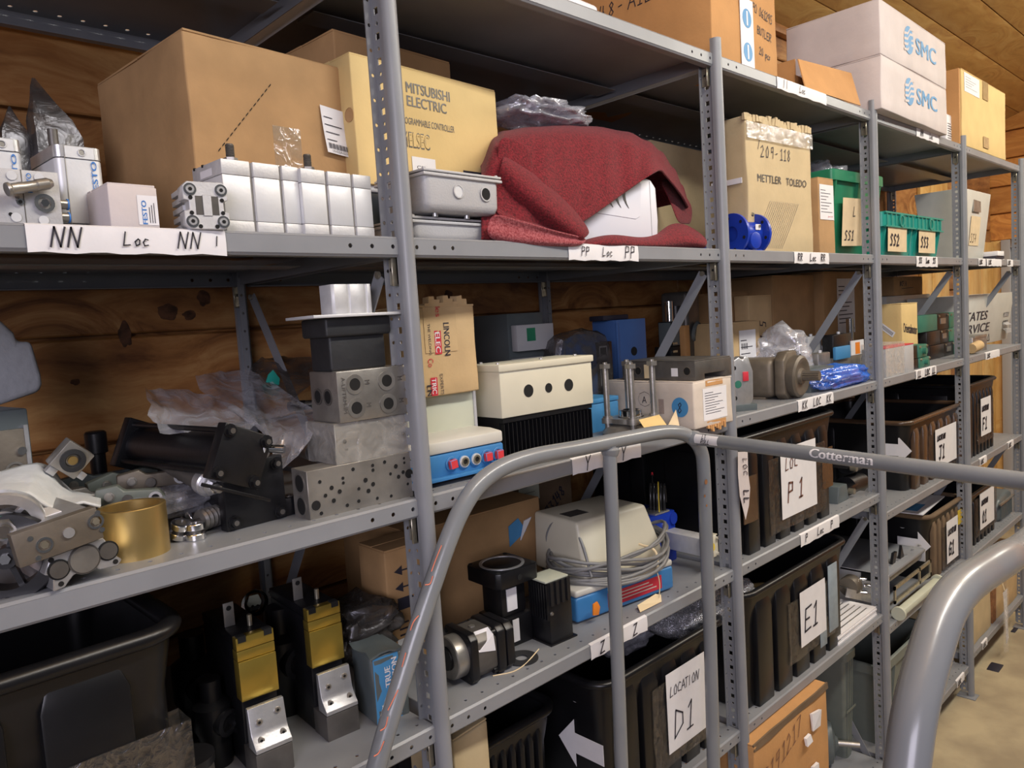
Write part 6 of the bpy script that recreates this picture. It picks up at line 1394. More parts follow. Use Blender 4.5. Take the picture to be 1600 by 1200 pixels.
for i in range(12): q = O+U*(.006+.005*i)+V*.004+Vector((-.0005, 0, 0)); m.quad(q, q+U*.0025, q+U*.0025+V*.013, q+V*.013, 'ink')
stick(m.build('barcode_label', t, smooth=0), t)
x, y, a, w, h, d = PL(1395, 450, .42, 0, 1440, zC+.16, 430)
h = .14 
x, y, a, w, h, d = PL(1397, 450, .40, 0, 1441, hz(462, 2.6, .40), 428)
zb_ = hz(462, x, .40)
tag(M().box(x-.1, .40, zC, x+w+.12, .55, zb_-.001, 'coro').build('plastic_tray', bevel=.004), 'long grey corrugated plastic tray at the back of the fourth bay', 'tray')
t = carton('cardboard_box', 'shaded brown carton with underlined handwriting at the back of the fourth bay', (x, y, zb_), a, w, .14, h, 'cardboard', j=.002, tape=None); decal(t, lambda m: (write(m, 'DCFIA', (w*.2, -.003, h*.5), X3, Z3, h*.24, 'ink', .005), m.quad((w*.25, -.003, h*.34), (w*.66, -.003, h*.38), (w*.66, -.003, h*.41), (w*.25, -.003, h*.37), 'ink')))
# --- fifth bay
x, y, a, w, h, d = PL(1505, 510, .14, 0, 1585, zC, 462)
t = mail_tub('white mail tub with bold black lettering and a triangle mark beside the far post', x, y, zC, a, w, .25, h)
def f_(m):
    text(m, 'STATES', (w*.02, .010, h*.50), X3, (0, -.14, 1), w*.46, h*.17, 'ink', .2, .002); text(m, 'SERVICE', (w*.0, .018, h*.26), X3, (0, -.14, 1), w*.54, h*.17, 'ink', .2, .002)
    c = Vector((w*.56, .025, h*.10))
    for i in range(3):
        p = c+Vector((cos(pi/2+2*pi*i/3), 0, sin(pi/2+2*pi*i/3)))*h*.09; q = c+Vector((cos(pi/2+2*pi*(i+1)/3), 0, sin(pi/2+2*pi*(i+1)/3)))*h*.09; m.tube([p, q], .0022, 'ink', 4)
    for i in range(3): m.box(w*.82, .0, h*(.15+.17*i), w*.93, .004, h*(.24+.17*i), 'box_grey')
decal(t, f_)
x, y, a, w, h, d = PL(1520, 540, .04, 0, 1542, zC, 527)
t = thing('metal_bracket', 'small grey metal box bracket before the lettered tub', 'bracket', (x, y, zC), 0); M().box(0, 0, 0, w, .08, h, 'steel').build('bracket_body', t, bevel=.003); M().box(w*.1, -.003, h*.9, w*.95, .083, h+.003, 'steel').build('lip', t); M().cyl((-.06, -.01, h*.35), (.02, -.02, h*.5), .022, 'cardboard_light', n=12).build('fitting', t)

# ------------------------------------------------------------------ D-level and lower shelves
zD = LV['D']; zB = LV['B']; zJ = LV['J']; zO = LV['O']; zG = LV['G']
def ribbed_bin(label, x, y, z, a, w, d, h, nr=6, rw=.56, *, tape=None, group='large black ribbed bins', R=.045, ribm='bin_plastic', rim=.011, sign=None, arrow=None, dot=None):
    t = thing('storage_bin', label, 'bin', (x, y, z), a, group)
    def rg(e, zz, R_=R, n=6):
        pts = []
        for cx_, cy_, s in ((w-R_, R_, -1), (w-R_, d-R_, 0), (R_, d-R_, 1), (R_, R_, 2)):
            for i in range(n): pts.append((cx_+(R_-e)*cos(s*pi/2+pi/2*i/(n-1)), cy_+(R_-e)*sin(s*pi/2+pi/2*i/(n-1)), zz))
        return pts
    m = M(); prof = [(.022, 0), (.016, .006), (.014, h*.70), (.004, h-.035), (.0, h-.008), (.006, h-.008), (.010, h-.035), (.020, h*.7), (.022, .010)]; v = []; k = 24
    for e, zz in prof: v += rg(e, zz)
    f = [(j*k+i, j*k+(i+1) % k, (j+1)*k+(i+1) % k, (j+1)*k+i) for j in range(len(prof)-1) for i in range(k)]+[tuple(reversed(range(k))), tuple(range((len(prof)-1)*k, len(prof)*k))]
    m.add(v, f, 'bin_plastic'); m.build('bin_body', t, smooth=50)
    m = M(); c = rg(.0, h-rim*.6, R, 8); kk = len(c); v = []
    for i, p in enumerate(c):
        p0, p1 = Vector(c[i-1]), Vector(c[(i+1) % kk]); tn = (p1-p0).normalized(); nn = tn.cross(Vector((0, 0, 1)))
        for j in range(10): q = 2*pi*j/10; v.append(Vector(p)+nn*(rim*cos(q))+Vector((0, 0, 1))*rim*.85*sin(q))
    m.add(v, [(i*10+j, i*10+(j+1) % 10, ((i+1) % kk)*10+(j+1) % 10, ((i+1) % kk)*10+j) for i in range(kk) for j in range(10)], 'bin_plastic' if not tape else tape); m.build('rim', t, smooth=60)
    def rib(face, c, wd, mt):
        m = M(); hw = wd/2; top = h-.030; kn = h*.80; pr = .011; b0 = .0155
        P_ = [(-hw, b0, 0), (hw, b0, 0), (hw*.8, .003-.001, kn), (-hw*.8, .002, kn), (-hw*.7, .006, top), (hw*.7, .006, top)]
        outer = [(-hw, -.0, 0), (hw, .0, 0), (hw, -.001, kn), (-hw, -.001, kn), (hw*.8, .006, top), (-hw*.8, .006, top)]
        inner = [(-hw, .024, 0), (hw, .024, 0), (hw, .02, kn), (-hw, .02, kn), (hw*.8, .014, top), (-hw*.8, .014, top)]
        pts = outer+inner
        if face == 'front': v = [(c+p[0], p[1], p[2]) for p in pts]
        else: v = [(p[1], c-p[0], p[2]) for p in pts]
        m.add(v, [(0, 1, 2, 3), (3, 2, 4, 5), (6, 9, 8, 7), (9, 11, 10, 8), (0, 3, 9, 6), (3, 5, 11, 9), (1, 7, 8, 2), (2, 8, 10, 4), (5, 4, 10, 11), (0, 6, 7, 1)], mt); m.build('rib', t, bevel=.004, seg=2)
    span_ = w-2*R; st = span_/nr
    for i in range(nr): rib('front', R+st*(i+.5), st*rw, tape if tape else ribm)
    if d > .3:
        for i in range(2): rib('left', d*(.60+.22*i), .05, 'bin_plastic')
    M().box(.0, R+.03, h*.45, .003, R+.17, h*.86, 'bin_plastic').build('handle_pad', t, bevel=.002) if d > .3 and not arrow else None
    if sign:
        fx, fz, fw, fh, texts, film_ = sign
        if film_: 
            film_ = 'tape_dark'
            m = M(); m.box(w*(fx-.10), -.0035, h*(fz-.10), w*(fx+fw+.12), -.0015, h*(fz+fh*.9), film_); m.build('tape_patch', t, sub=4, jit=wob(.004, 25, int(w*50)), smooth=25)
        paper(t, (w*fx, -.0065, h*fz), X3, Z3, w*fw, h*fh, 'paper', texts, name='paper_sign', label='white paper sign with handwriting')
    if arrow:
        (au, av), s, dr = arrow; q_ = px(au, av, x+.011); yy, zz = q_.y-y, q_.z-z; m = M()
        pts = [(0, -.18), (.62, -.18), (.62, -.42), (1, 0), (.62, .42), (.62, .18), (0, .18)]
        # on the left face; dr=1 points towards the front edge
        v = [((-.0012+.013), yy-dr*(p[0]-.5)*s, zz+p[1]*s) for p in pts]; v2 = [(a_-.0006, b_, c_) for a_, b_, c_ in v]
        m.add(v+v2, [tuple(range(7)), tuple(reversed(range(7, 14)))]+[(i, (i+1) % 7, 7+(i+1) % 7, 7+i) for i in range(7)], 'paper'); m.build('arrow_sticker', t, smooth=0, label='white arrow sticker')
    if dot: q_ = px(*dot, x+.011); m = M(); m.disc((.010, q_.y-y, q_.z-z), .014, (-1, 0, 0), 'box_grey', 24); m.build('round_sticker', t, smooth=0)
    return t
bin_sets = [
 ('black ribbed bin with the sheet marked P1 and brown tape, right of the second post', 1150, .02, 1307, 780, zD, 690, 'P1'),
 ('black ribbed bin with the square sheet marked E1 under the P1 bin', 1166, .015, 1324, 1000, zB, 938, 'E1'),
 ('black ribbed bin with the sheet marked D1 behind the ladder rails', 945, .02, 1135, 1150, zB, 1078, 'D1'),
 ('black bin with brown taped ribs and the sheet marked J1', 1420, .03, 1505, 720, zJ, 660, 'J1'),
 ('black bin with tan taped ribs and a crumpled sheet, below the J1 bin', 1452, .03, 1505, 870, zO, 808, 'G1'),
 ('black ribbed bin with the sheet marked F1 in the last bay', 1510, .03, 1557, 650, zJ, 603, 'F1'),
 ('black ribbed bin with the sheet marked O1 in the last bay', 1510, .03, 1559, 830, zO, 780, 'O1')]
for lab, u, yy, u1, v, zb, vt, s in bin_sets:
    x, y, a, w, h, d = PL(u, v, yy, 0, u1, zb, vt)
    if s == 'P1':
        h = hz(683, x+.04, y)-zb; t = ribbed_bin(lab, x, y, zb, 0, w, .52, h, 6, .70, sign=(.38, .18, .36, .62, [('w', 'LOC', .12, .68, .3, .17, 'ink_brown', .0035), ('w', 'P 1', .16, .22, .3, .27, 'ink_brown', .006)], 'clear_tape'))
        m = M(); 
        for q in (.05, .82): m.box(w*q, -.004, h*.28, w*(q+.12), -.0015, h*.66, 'brown_tape')
        m.build('brown_tape', t, sub=2, jit=wob(.003, 20, 1))
    elif s == 'E1': 
        h = hz(925, x+.04, y)-zb; t = ribbed_bin(lab, x, y, zb, 0, w, .50, h, 5, .76, sign=(.46, .26, .26, .50, [('w', 'E1', .15, .25, .3, .42, 'ink', .006)], 'clear_tape')); M().box(w*.66, -.0060, h*.12, w*.73, -.004, h*.70, 'duct_blue').build('duct_tape', t, bevel=.001); M().box(w*.76, -.0060, h*.2, w*.86, -.004, h*.84, 'duct_blue').build('duct_tape', t, bevel=.001)
    elif s == 'D1':
        h = hz(1062, x+.04, y)-zb; t = ribbed_bin(lab, x, y, zb, 0, w, .52, h, 5, .76, sign=(.44, .20, .33, .62, [('w', 'LOCATION', .08, .70, .3, .12, 'ink', .0022, .8), ('w', 'D1', .15, .16, .3, .34, 'ink', .004)], 'clear_tape'), arrow=((907, 1165), .13, -1), dot=(898, 1087))
    elif s == 'J1':
        t = ribbed_bin(lab, x, y, zb, 0, w, .50, h, 6, tape='brown_tape', sign=(.42, .16, .40, .58, [('w', 'LOCATION', .08, .70, .3, .12, 'ink', .006, .8), ('w', 'J1', .15, .2, .3, .34, 'ink', .009)], 'clear_tape'), arrow=((1397, 703), .125, 1))
    elif s == 'G1':
        t = ribbed_bin(lab, x, y, zb, 0, w, .50, h, 6, tape='cardboard_dark', sign=(.44, .10, .34, .66, [('w', 'LOCATION', .1, .66, .3, .12, 'ink', .006, .75), ('w', 'G1', .15, .16, .3, .3, 'ink', .010)], 'clear_tape'), arrow=((1428, 850), .125, 1), dot=(1410, 820)); M().box(w*.82, -.006, h*.58, w*.92, -.002, h*.80, 'yellow').build('yellow_note', t)
        pp = thing('paper_stack', 'loose printed sheets lying on the bin below J1', 'paper', (x-.03, .04, zb+h+.012), radians(4)); M().box(0, 0, 0, .34, .22, .004, 'paper').build('sheet', pp); M().box(.04, .03, .0041, .16, .10, .0045, 'sky_blue').build('printed_panel', pp); 
    elif s == 'F1': t = ribbed_bin(lab, x, y, zb, 0, w, .50, h, 7, sign=(.40, .24, .34, .52, [('w', 'LOCATION', .1, .66, .3, .12, 'ink', .007, .75), ('w', 'F1', .15, .16, .3, .3, 'ink', .010)], 'clear_tape'))
    else: t = ribbed_bin(lab, x, y, zb, 0, w, .50, h, 7, sign=(.36, .24, .46, .70, [('w', 'LOCATION', .1, .66, .3, .12, 'ink', .007, .75), ('w', 'O1', .15, .16, .3, .3, 'ink', .010)], 'clear_tape'))
# big bin front left and a second one beside D1
A = py(272, 980, .05); h = hz(962, A.x, .05)-zD
t = ribbed_bin('big black bin with a thick round rim filling the lower left corner', A.x-.50, .02, zD, 0, .50, .42, h, 3, .74, R=.05, rim=.014)
m = M(); m.box(.26, -.004, .02, .475, -.002, h*.56, 'tape_dark').box(.475, -.004, .02, .498, .04, h*.56, 'tape_dark'); m.build('tape_patch', t, sub=3, jit=wob(.0008, 30, 2), smooth=60)
M().box(.30, -.007, .0, .42, -.0045, .07, 'paper').build('paper_sign', t); None
x, y, a, w, h, d = PL(705, 1120, .12, 0, 868, zB, 1050)
ribbed_bin('black ribbed bin standing in deep shade left of the D1 bin', x, .10, zB, 0, w*.92, .42, .27, 7)
c = py(725, 1110, .05); t = carton('small_carton', 'small scuffed carton at the foot of the first post, under the Z shelf', (c.x-.03, .05, zB), .1, .09, .12, min(.345, hz(1075, c.x, .05)-zB), 'cardboard_tan', j=.004, tape=None)
# contents of bins
c = py(1040, 1010, .25); bag('bubble_wrap', 'sheet of silvery bubble wrap spilling from the D1 bin', (c.x-.01, .17, .905), (.34, .26, .12), 'bubble', 41, .35, 0, cat='bubble wrap')
c = py(910, 1040, .3); bag('clear_bag', 'crumpled clear bag behind the ladder rail in the D1 bin', (c.x+.02, .22, .91), (.16, .16, .09), 'bag_haze', 42, .5)
c = py(1190, 930, .12); o = M().prism([(-.05, -.02), (.06, -.03), (.075, .012), (-.02, .035)], 0, .02, 'cardboard_yellow').build('yellow_packet', bevel=.003); o.location = (c.x+.01, .14, hz(930, c.x, .14)); tag(o, 'crumpled yellow packet in the corner of the E1 bin', 'packet')

# gold fronted valves and black bodies on the D shelf, first bay
def gold_valve(label, x, y, lift=0):
    t = thing('gold_valve', label, 'valve', (x, y, zD), radians(-4), 'gold fronted valves'); w = .056
    M().box(0, .045, .0, w, .20, .205, 'black_metal').build('body', t, bevel=.003)
    M().box(-.001, 0, 0, w, .05, .045, 'steel_dark').build('foot_block', t, bevel=.002)
    m = M(); pr = [(.0, .046), (.0, .052), (.012, .066), (.016, .074), (.022, .112), (.030, .112), (.030, .046)]
    m.prism([(p[0], p[1]) for p in pr], 0, w, 'alu', 'x'); m.build('bracket', t, bevel=.0012)
    m = M(); m.box(-.001, .038, .118, w+.001, .06, .183, 'gold'); m.build('gold_plate', t, bevel=.0012); m = M(); m.box(-.001, .040, .184, w+.001, .06, .200, 'gold'); m.build('gold_plate', t, bevel=.001); m = M(); m.box(-.001, .040, .2012, w+.001, .056, .222, 'gold'); m.build('gold_plate', t, bevel=.001); M().box(0, .0565, .206, w, .20, .2215, 'black_metal').build('top_cover', t, bevel=.001); t.scale = (1, 1, .94)
    m = M()
    for q, zz, yy in ((.012, .062, .010), (.046, .062, .010), (.014, .088, .018), (.044, .096, .020)): m.cyl((q, yy+.004, zz), (q, yy-.003, zz), .0048, 'steel', n=16); m.cyl((q, yy-.003, zz), (q, yy-.0034, zz), .0025, 'hole', n=6)
    for q in (.008, .048): m.box(q-.006, .039, .214, q+.006, .052, .224, 'hole'); m.cyl((q, .046, .214), (q, .046, .223), .0045, 'steel_dark', n=14)
    m.cyl((.036, .08, .222), (.036, .08, .240), .0038, 'galv', n=12); m.build('screw', t)
    m = M(); m.box(.004, .10, .222, .020, .103, .262, 'steel'); m.cyl((.012, .0995, .253), (.012, .099, .253), .0045, 'hole', n=12); m.build('terminal_tab', t, bevel=.0005)
    return t
gold_valve('gold fronted valve nearer the big black bin', py(370, 1060, .12).x-.0, .075)
gold_valve('gold fronted valve nearer the blue and grey box', -.150, .092)
for i, (u, v, yy, s, lab) in enumerate(((300, 1010, .30, 1.0, 'left of the gold valves'), (440, 1010, .25, 1.1, 'between the gold valves'), (330, 1090, .18, .8, 'low behind the left gold valve'))):
    c = py(u, v, yy); t = thing('valve_actuator', 'black round valve actuator in deep shade, %s' % lab, 'valve', (c.x, yy, zD), .2*i); m = M(); m.lathe((0, 0, 0), (0, 0, 1), [(.03*s, 0), (.03*s, .05), (.036*s, .06), (.036*s, .12*s), (.02*s, .13*s), (.02*s, .17*s), (0, .17*s)], 'black_metal', 28); m.build('body', t); m = M(); m.lathe((0, 0, .09*s), (0, -1, 0), [(0, .0), (.026*s, 0), (.026*s, .04*s), (.018*s, .042*s), (.018*s, .036*s), (0, .036*s)], 'black_plastic', 28); m.cyl((.02, -.02, .05), (.02, -.05, .05), .008, 'black_metal'); m.build('port', t)
c = py(397, 941, .33); t = thing('round_badge', 'round chrome-rimmed connector face glinting behind the left gold valve', 'connector', (c.x, .33, c.z), radians(-10)); m = M(); m.ring((0, 0, 0), .019, .024, (0, -1, 0), 'chrome', .006); m.build('rim', t); m = M(); m.prism([(-.008, -.014), (.008, -.014), (.013, 0), (.008, .014), (-.008, .014), (-.013, 0)], -.003, 0, 'pale_green'); m.build('insulator', t, bevel=.002); m = M()
for q in ((-.004, -.006), (.005, -.007)): m.disc((q[0], -.0031, q[1]), .0028, (0, -1, 0), 'hole', 10)
m.build('pin_hole', t); M().cyl((0, 0, 0), (0, .04, -.02), .014, 'black_metal').build('barrel', t)
M_ = M().cyl((0, 0, 0), (0, 0, zD-0+.0) if False else (0, 0, c.z-zD-.02), .004, 'black_metal'); M_.build('stem', t).location = (0, .04, -(c.z-zD))
c = py(300, 1150, .10); t = thing('round_can', 'dark can with a grey body between the big bin and gold valve', 'can', (c.x, .12, zD), 0); m = M(); m.cyl((0, 0, 0), (0, 0, .05), .032, 'steel_dark', n=36); m.build('body', t); M().cyl((0, 0, .05), (0, 0, .062), .034, 'black_plastic', n=36).build('cap', t)
# blue and grey product box
x, y, a, w, h, d = -.0703, .0733, radians(-6), .058, None, None
x, y, a, w, h, d = PZ(590, 1135, zD, -6, 640, 1030, 556); h = hz(1030, x, y)-zD; d = min(d, .12)
t = carton('product_box', 'small grey and blue product box with a torn top beside the first post', (x, y, zD), a, w, d, h, 'motor_grey', j=.002, tape=None)
def f_(m):
    m.box(0, -.0016, 0, w*.78, -.0010, h, 'sky_blue')
    text(m, 'TRUE', (w*.50, -.0028, h*.52), Z3, (-1, 0, 0), h*.30, w*.17, 'paper', bold=.0005); text(m, 'POSITION', (w*.72, -.0028, h*.36), Z3, (-1, 0, 0), h*.56, w*.17, 'paper', bold=.0005); text(m, 'DAY', (w*.34, -.0028, h*.08), Z3, (-1, 0, 0), h*.20, w*.17, 'paper'); text(m, 'TON', (w*.56, -.0028, h*.12), Z3, (-1, 0, 0), h*.20, w*.17, 'paper')
    m.box(w*.1, -.0012, h+.001, w*.5, .02, h+.0016, 'sky_blue'); m.box(w*.55, .01, h+.001, w*.95, .035, h+.0016, 'paper')
decal(t, f_); M().box(-.004, -.002, h+.0, w, d, h+.003, 'motor_grey').build('torn_flap', t, sub=3, jit=wob(.01, 25, 2))
c = py(565, 985, .22); bag('clear_bag', 'thin clear bag crumpled behind the blue and grey product box', (c.x, .24, zD+.05), (.12, .14, .10), 'bag_smoke', 44, .6)
x, y, a, w, h, d = PL(606, 940, .22, -2, 655, zD, 862, 565)
t = carton('cardboard_box', 'brown carton printed with up arrows standing against the first post', (x, y, zD), a, w+.03, min(d, .2), h, 'cardboard', j=.002, tape=None)
def f_(m):
    for zz in (.80, .66):
        m.box(w*.30, -.002, h*zz, w*.95, -.0012, h*(zz+.012), 'ink'); m.prism([(w*.25, h*(zz+.006)), (w*.50, h*(zz-.035)), (w*.50, h*(zz+.047))], -.002, -.0012, 'ink')
    m.prism([(w*.30, h*.48), (w*.75, h*.48), (w*.9, h*.53), (w*.75, h*.58), (w*.30, h*.58)], -.002, -.0012, 'ink')
    for i in range(18): q = (w*(.32+.05*(i % 6)), h*(.27+.05*(i//6))); m.disc((q[0], -.001, q[1]), .0022, (0, -1, 0), 'ink', 6)
    m.prism([(w*.68, h*.34), (w*.9, h*.26), (w*.9, h*.42)], -.002, -.0012, 'ink')
decal(t, f_); paper(t, (w*.2, -.002, .01), X3, Z3, w*.7, h*.2, 'paper', bars=3)

# --- second bay, D shelf
x, y, a, w, h, d = PL(702, 900, .30, -2, 846, zD, 826); x0_ = x-.08
t = carton('cardboard_box', 'wide brown carton with a torn blue sticker behind the black gearheads', (x-.10, .30, zD), a, w+.10, .28, hz(815, x, .30)-zD, 'cardboard', j=.003, tape=None, sub=4)
m = M(); ww = w+.10; m.prism([(ww*.72, h*.62), (ww*.86, h*.74), (ww*.80, h*.90), (ww*.72, h*.84)], -.004, -.002, 'sky_blue'); m.prism([(ww*.80, h*.66), (ww*.90, h*.88), (ww*.84, h*.86)], -.009, -.006, 'paper'); m.build('torn_sticker', t, smooth=0)
x, y, a, w, h, d = PL(810, 780, .45, 0, 897, zD+.02, 740)
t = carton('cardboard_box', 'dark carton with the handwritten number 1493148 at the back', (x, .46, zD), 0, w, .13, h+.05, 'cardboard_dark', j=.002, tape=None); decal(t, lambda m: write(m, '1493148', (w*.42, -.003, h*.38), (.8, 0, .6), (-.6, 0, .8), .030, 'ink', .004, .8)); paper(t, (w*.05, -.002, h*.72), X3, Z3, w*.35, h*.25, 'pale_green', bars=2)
# servo gearhead
c = pz(700, 1072, zD)
t = thing('servo_gearhead', 'black square gearhead lying on its side with a steel output face', 'gearhead', (.125, .095, zD+.047), radians(-6)); s = .047
def oct_(s, c_): return [(-s+c_, -s), (s-c_, -s), (s, -s+c_), (s, s-c_), (s-c_, s), (-s+c_, s), (-s, s-c_), (-s, -s+c_)]
m = M(); m.prism(oct_(s, .010), .0, .016, 'black_metal', 'x'); m.build('front_flange', t, bevel=.002); m = M(); m.prism(oct_(s*.92, .016), .016, .060, 'steel_dark', 'x'); m.build('housing', t, bevel=.003)
m = M(); m.prism(oct_(s, .010), .060, .078, 'black_metal', 'x'); m.build('rear_flange', t, bevel=.003); m = M(); m.prism(oct_(s*.96, .012), .082, .100, 'black_metal', 'x'); m.build('adapter_plate', t, bevel=.003)
m = M(); m.lathe((0, 0, 0), (-1, 0, 0), [(.040, 0), (.040, .022), (.038, .024), (.022, .024), (.020, .018), (0, .018)], 'steel', 44); m.build('output_face', t); m = M(); m.lathe((-.02, 0, 0), (-1, 0, 0), [(0, 0), (.021, 0), (.021, .008), (0, .008)], 'black_metal', 32); m.build('seal', t)
m = M()
for qy in (-.036, .036):
    for qz in (-.036, .036): m.cyl((.052, qy, qz), (.062, qy, qz), .006, 'black_metal', n=12); m.cyl((-.0, qy, qz), (-.001, qy, qz), .0045, 'hole', n=12)
m.cyl((.035, -.0, s*.92), (.035, 0, s*.92+.002), .006, 'steel', n=14); m.build('bolt', t)
m = M(); m.add([(.018, -s*.93-.001, .012), (.055, -s*.93-.001, .004), (.052, -s*.93-.001, .036), (.020, -s*.60, s*.94+.001), (.052, -s*.6, s*.94+.001)], [(0, 1, 2), (0, 2, 4, 3)], 'paper'); m.build('paper_label', t, smooth=0)
# servo motor with round flange (vertical)
c = pz(800, 1035, zD)
t = thing('servo_motor', 'black servo gearmotor standing on end with an open round steel flange on top', 'motor', (.298, .150, zD), radians(-4)); t.scale = (1.14, 1.14, 1.14)
M().box(-.035, -.035, 0, .035, .035, .055, 'black_metal').build('base_housing', t, bevel=.004); M().box(-.028, -.028, .055, .028, .028, .115, 'black_metal').build('motor_body', t, bevel=.004); M().box(-.0285+.012, -.0298, .065, .006, -.028, .105, 'paper').build('name_plate', t); M().box(-.012, -.0365, .01, .002, -.035, .05, 'paper').build('warning_label', t)
m = M(); m.prism([(-.048, -.048+.008), (-.040, -.048), (.040, -.048), (.048, -.040), (.048, .040), (.040, .048), (-.040, .048), (-.048, .040)], .115, .143, 'black_metal', 'z'); m.build('flange', t, bevel=.002)
m = M(); m.lathe((0, 0, .143), (0, 0, 1), [(.041, 0), (.041, .0015), (.036, .0015), (.034, -.002), (.018, -.002), (.017, -.0005), (.013, -.001), (.012, -.012), (0, -.012)], 'alu', 44); m.build('bore', t); m = M()
for q in ((-.04, -.04), (.04, -.04), (.04, .04), (-.04, .04)): m.cyl((q[0], q[1], .143), (q[0], q[1], .1436), .004, 'hole', n=10)
m.cyl((.0, -.048, .128), (.0, -.049, .128), .005, 'hole', n=12); m.build('screw_hole', t)
M().box(.035, -.03, .005, .075, .03, .045, 'black_metal').build('side_housing', t, bevel=.003)
# drive block with fins
x, y, a, w, h, d = PZ(862, 1010, zD, -4, 896, 910, 830); d = min(d, .060)
t = thing('power_block', 'black finned power block with a pale top label beside the servo motor', 'electronics', (x, y, zD), a)
M().box(0, 0, 0, w, d, h*.97, 'black_metal').build('housing', t, bevel=.001)
for i in range(8): M().box(-.004, d*(i+.1)/8, h*.4, 0, d*(i+.5)/8, h*.95, 'black_metal').build('fin', t, smooth=0)
for i in range(4): M().box(w*(i+.15)/4, -.004, h*.62, w*(i+.7)/4, 0, h*.98, 'black_plastic').build('terminal', t, smooth=0)
M().box(-.003, .004, h*.97, w*.98, d, h, 'pale_green').build('top_label', t, bevel=.0008); m = M(); 
for q in ((.08, .5), (-.001, .5)): bolt(m, (w*.08, -.0005, h*.5), (0, -1, 0), .003, 'steel')
m.build('screw', t); M().box(-.004, -.004, 0, w+.008, d+.004, .004, 'black_metal').build('base_plate', t)
c = py(907, 935, .10); o = M().prism([(-.012, -.012), (.006, -.016), (.012, 0), (.004, .014), (-.010, .012)], 0, .003, 'orange').build('orange_tag', bevel=.0005); o.location = (c.x, .055, c.z-.012); tag(o, 'orange plastic tag between the power block and the cable coil', 'tag')
c = pz(815, 1030, zD); o = M().lathe((0, 0, 0), (0, 0, 1), [(.012, 0), (.033, 0), (.033, .003), (.012, .003)], 'black_rubber', 40, close=True).build('washer_disc', smooth=40); o.location = (c.x, c.y, zD+.0005); tag(o, 'flat dark washer disc lying on the shelf before the servo motor', 'washer')
o = M().tube(smooth_path([pz(770, 1056, zD+.002), pz(800, 1050, zD+.002), pz(818, 1040, zD+.003), pz(830, 1028, zD+.004), pz(842, 1014, zD+.010)]), .0011, 'tag', 6).build('twine', smooth=60); tag(o, 'short piece of twine on the shelf before the washer', 'twine')
# scale: blue base, beige housing, cable coil
x, y, a, w, h, d = PZ(912, 973, zD, -8, 1052, 925, 888); d = .17; hb = h
t = thing('bench_scale', 'blue and beige bench instrument with a red label strip and sloping hood', 'instrument', (x-.02, y, zD), a); w += .02
M().box(0, 0, .004, w, d, hb*.85, 'blue_paint').build('base', t, bevel=.006, seg=3); M().box(0, 0, hb*.85, w, d, hb*1.08, 'coro').build('tray', t, bevel=.006, seg=3)
m = M(); m.box(w*.30, -.0015, hb*.22, w*.86, 0, hb*.68, 'ink_red'); [m.quad((w*(.33+.006*i), -.002, hb*(.34+.11*i)), (w*(.80-.04*i), -.002, hb*(.34+.11*i)), (w*(.80-.04*i), -.002, hb*(.375+.11*i)), (w*(.33+.006*i), -.002, hb*(.375+.11*i)), 'carton_cream') for i in range(3)]; m.build('warning_strip', t, smooth=0)
H0 = hb*1.08; A1 = py(905, 790, y+.03); ztop = hz(812, x+.045, y+.07)-zD
m = M(); wv = w; m.add([(.045, .015, H0), (w*.99, .015, H0), (w*.99, d+.03, H0), (.045, d+.03, H0), (.050, .045, ztop), (w*.88, .045, ztop), (w*.88, d+.03, ztop), (.050, d+.03, ztop)], [(3, 2, 1, 0), (4, 5, 6, 7), (0, 1, 5, 4), (1, 2, 6, 5), (2, 3, 7, 6), (3, 0, 4, 7)], 'cream_paint'); m.build('hood', t, bevel=.008, seg=3)
M().box(w*.24, .09, ztop-.0005, w*.42, .13, ztop+.0008, 'steel_dark').build('top_window', t); m = M(); m.add([(w*.36, .037, H0+.05), (w*.41, .037, H0+.05), (w*.41, .048, H0+.10), (w*.36, .048, H0+.10)], [(0, 1, 2, 3)], 'carton_white'); m.build('hood_label', t, smooth=0)
t2 = thing('cable_coil', 'coil of grey cable looped around the instrument hood with a tie and tag', 'cable', (x, y, zD), a)
m = M(); random.seed(4); pts = []
for L in range(11):
    for i in range(28):
        q = 2*pi*i/28; rx_ = w*.52+.006*sin(L*2.3); ry_ = .108+.010*cos(L*1.7); zz = H0+.004+.0080*(L % 7)+.005*sin(q*2+L)+.022*max(0, cos(q))**2+.006*sin(3*q+L*2)
        pts.append((w*.50+rx_*cos(q), .075+ry_*sin(q)*-1, zz+ (0.002*sin(5*q+L))))
m.tube(pts, .0040, 'cable_grey', 8); m.build('cable', t2, smooth=60)
m = M(); m.tube(smooth_path([(.038, .14, H0+.02), (.030, .15, H0+.08), (.034, .11, H0+.125), (.034, .04, H0+.10), (.030, .0, H0+.02)]), .0034, 'cable_grey', 8); m.build('loose_loop', t2, smooth=60)
m = M(); m.tube(smooth_path([(w*.62, .01, H0+.055), (w*.66, -.026, H0+.045), (w*.67, -.03, H0+.01), (w*.66, -.026, H0-.005)]), .003, 'tag', 8); m.tube(smooth_path([(w*.66, -.03, H0-.0), (w*.67, -.034, H0-.03), (w*.65, -.036, .012)]), .0012, 'tag', 6); m.build('tie', t2, smooth=60)
m = M(); m.add([(w*.40, -.05, .003), (w*.66, -.040, .003), (w*.69, -.030, .014), (w*.66, -.022, .016), (w*.44, -.03, .010)], [(0, 1, 2, 3, 4)], 'tag'); m.build('paper_tag', t2, solid=.0008, smooth=0)
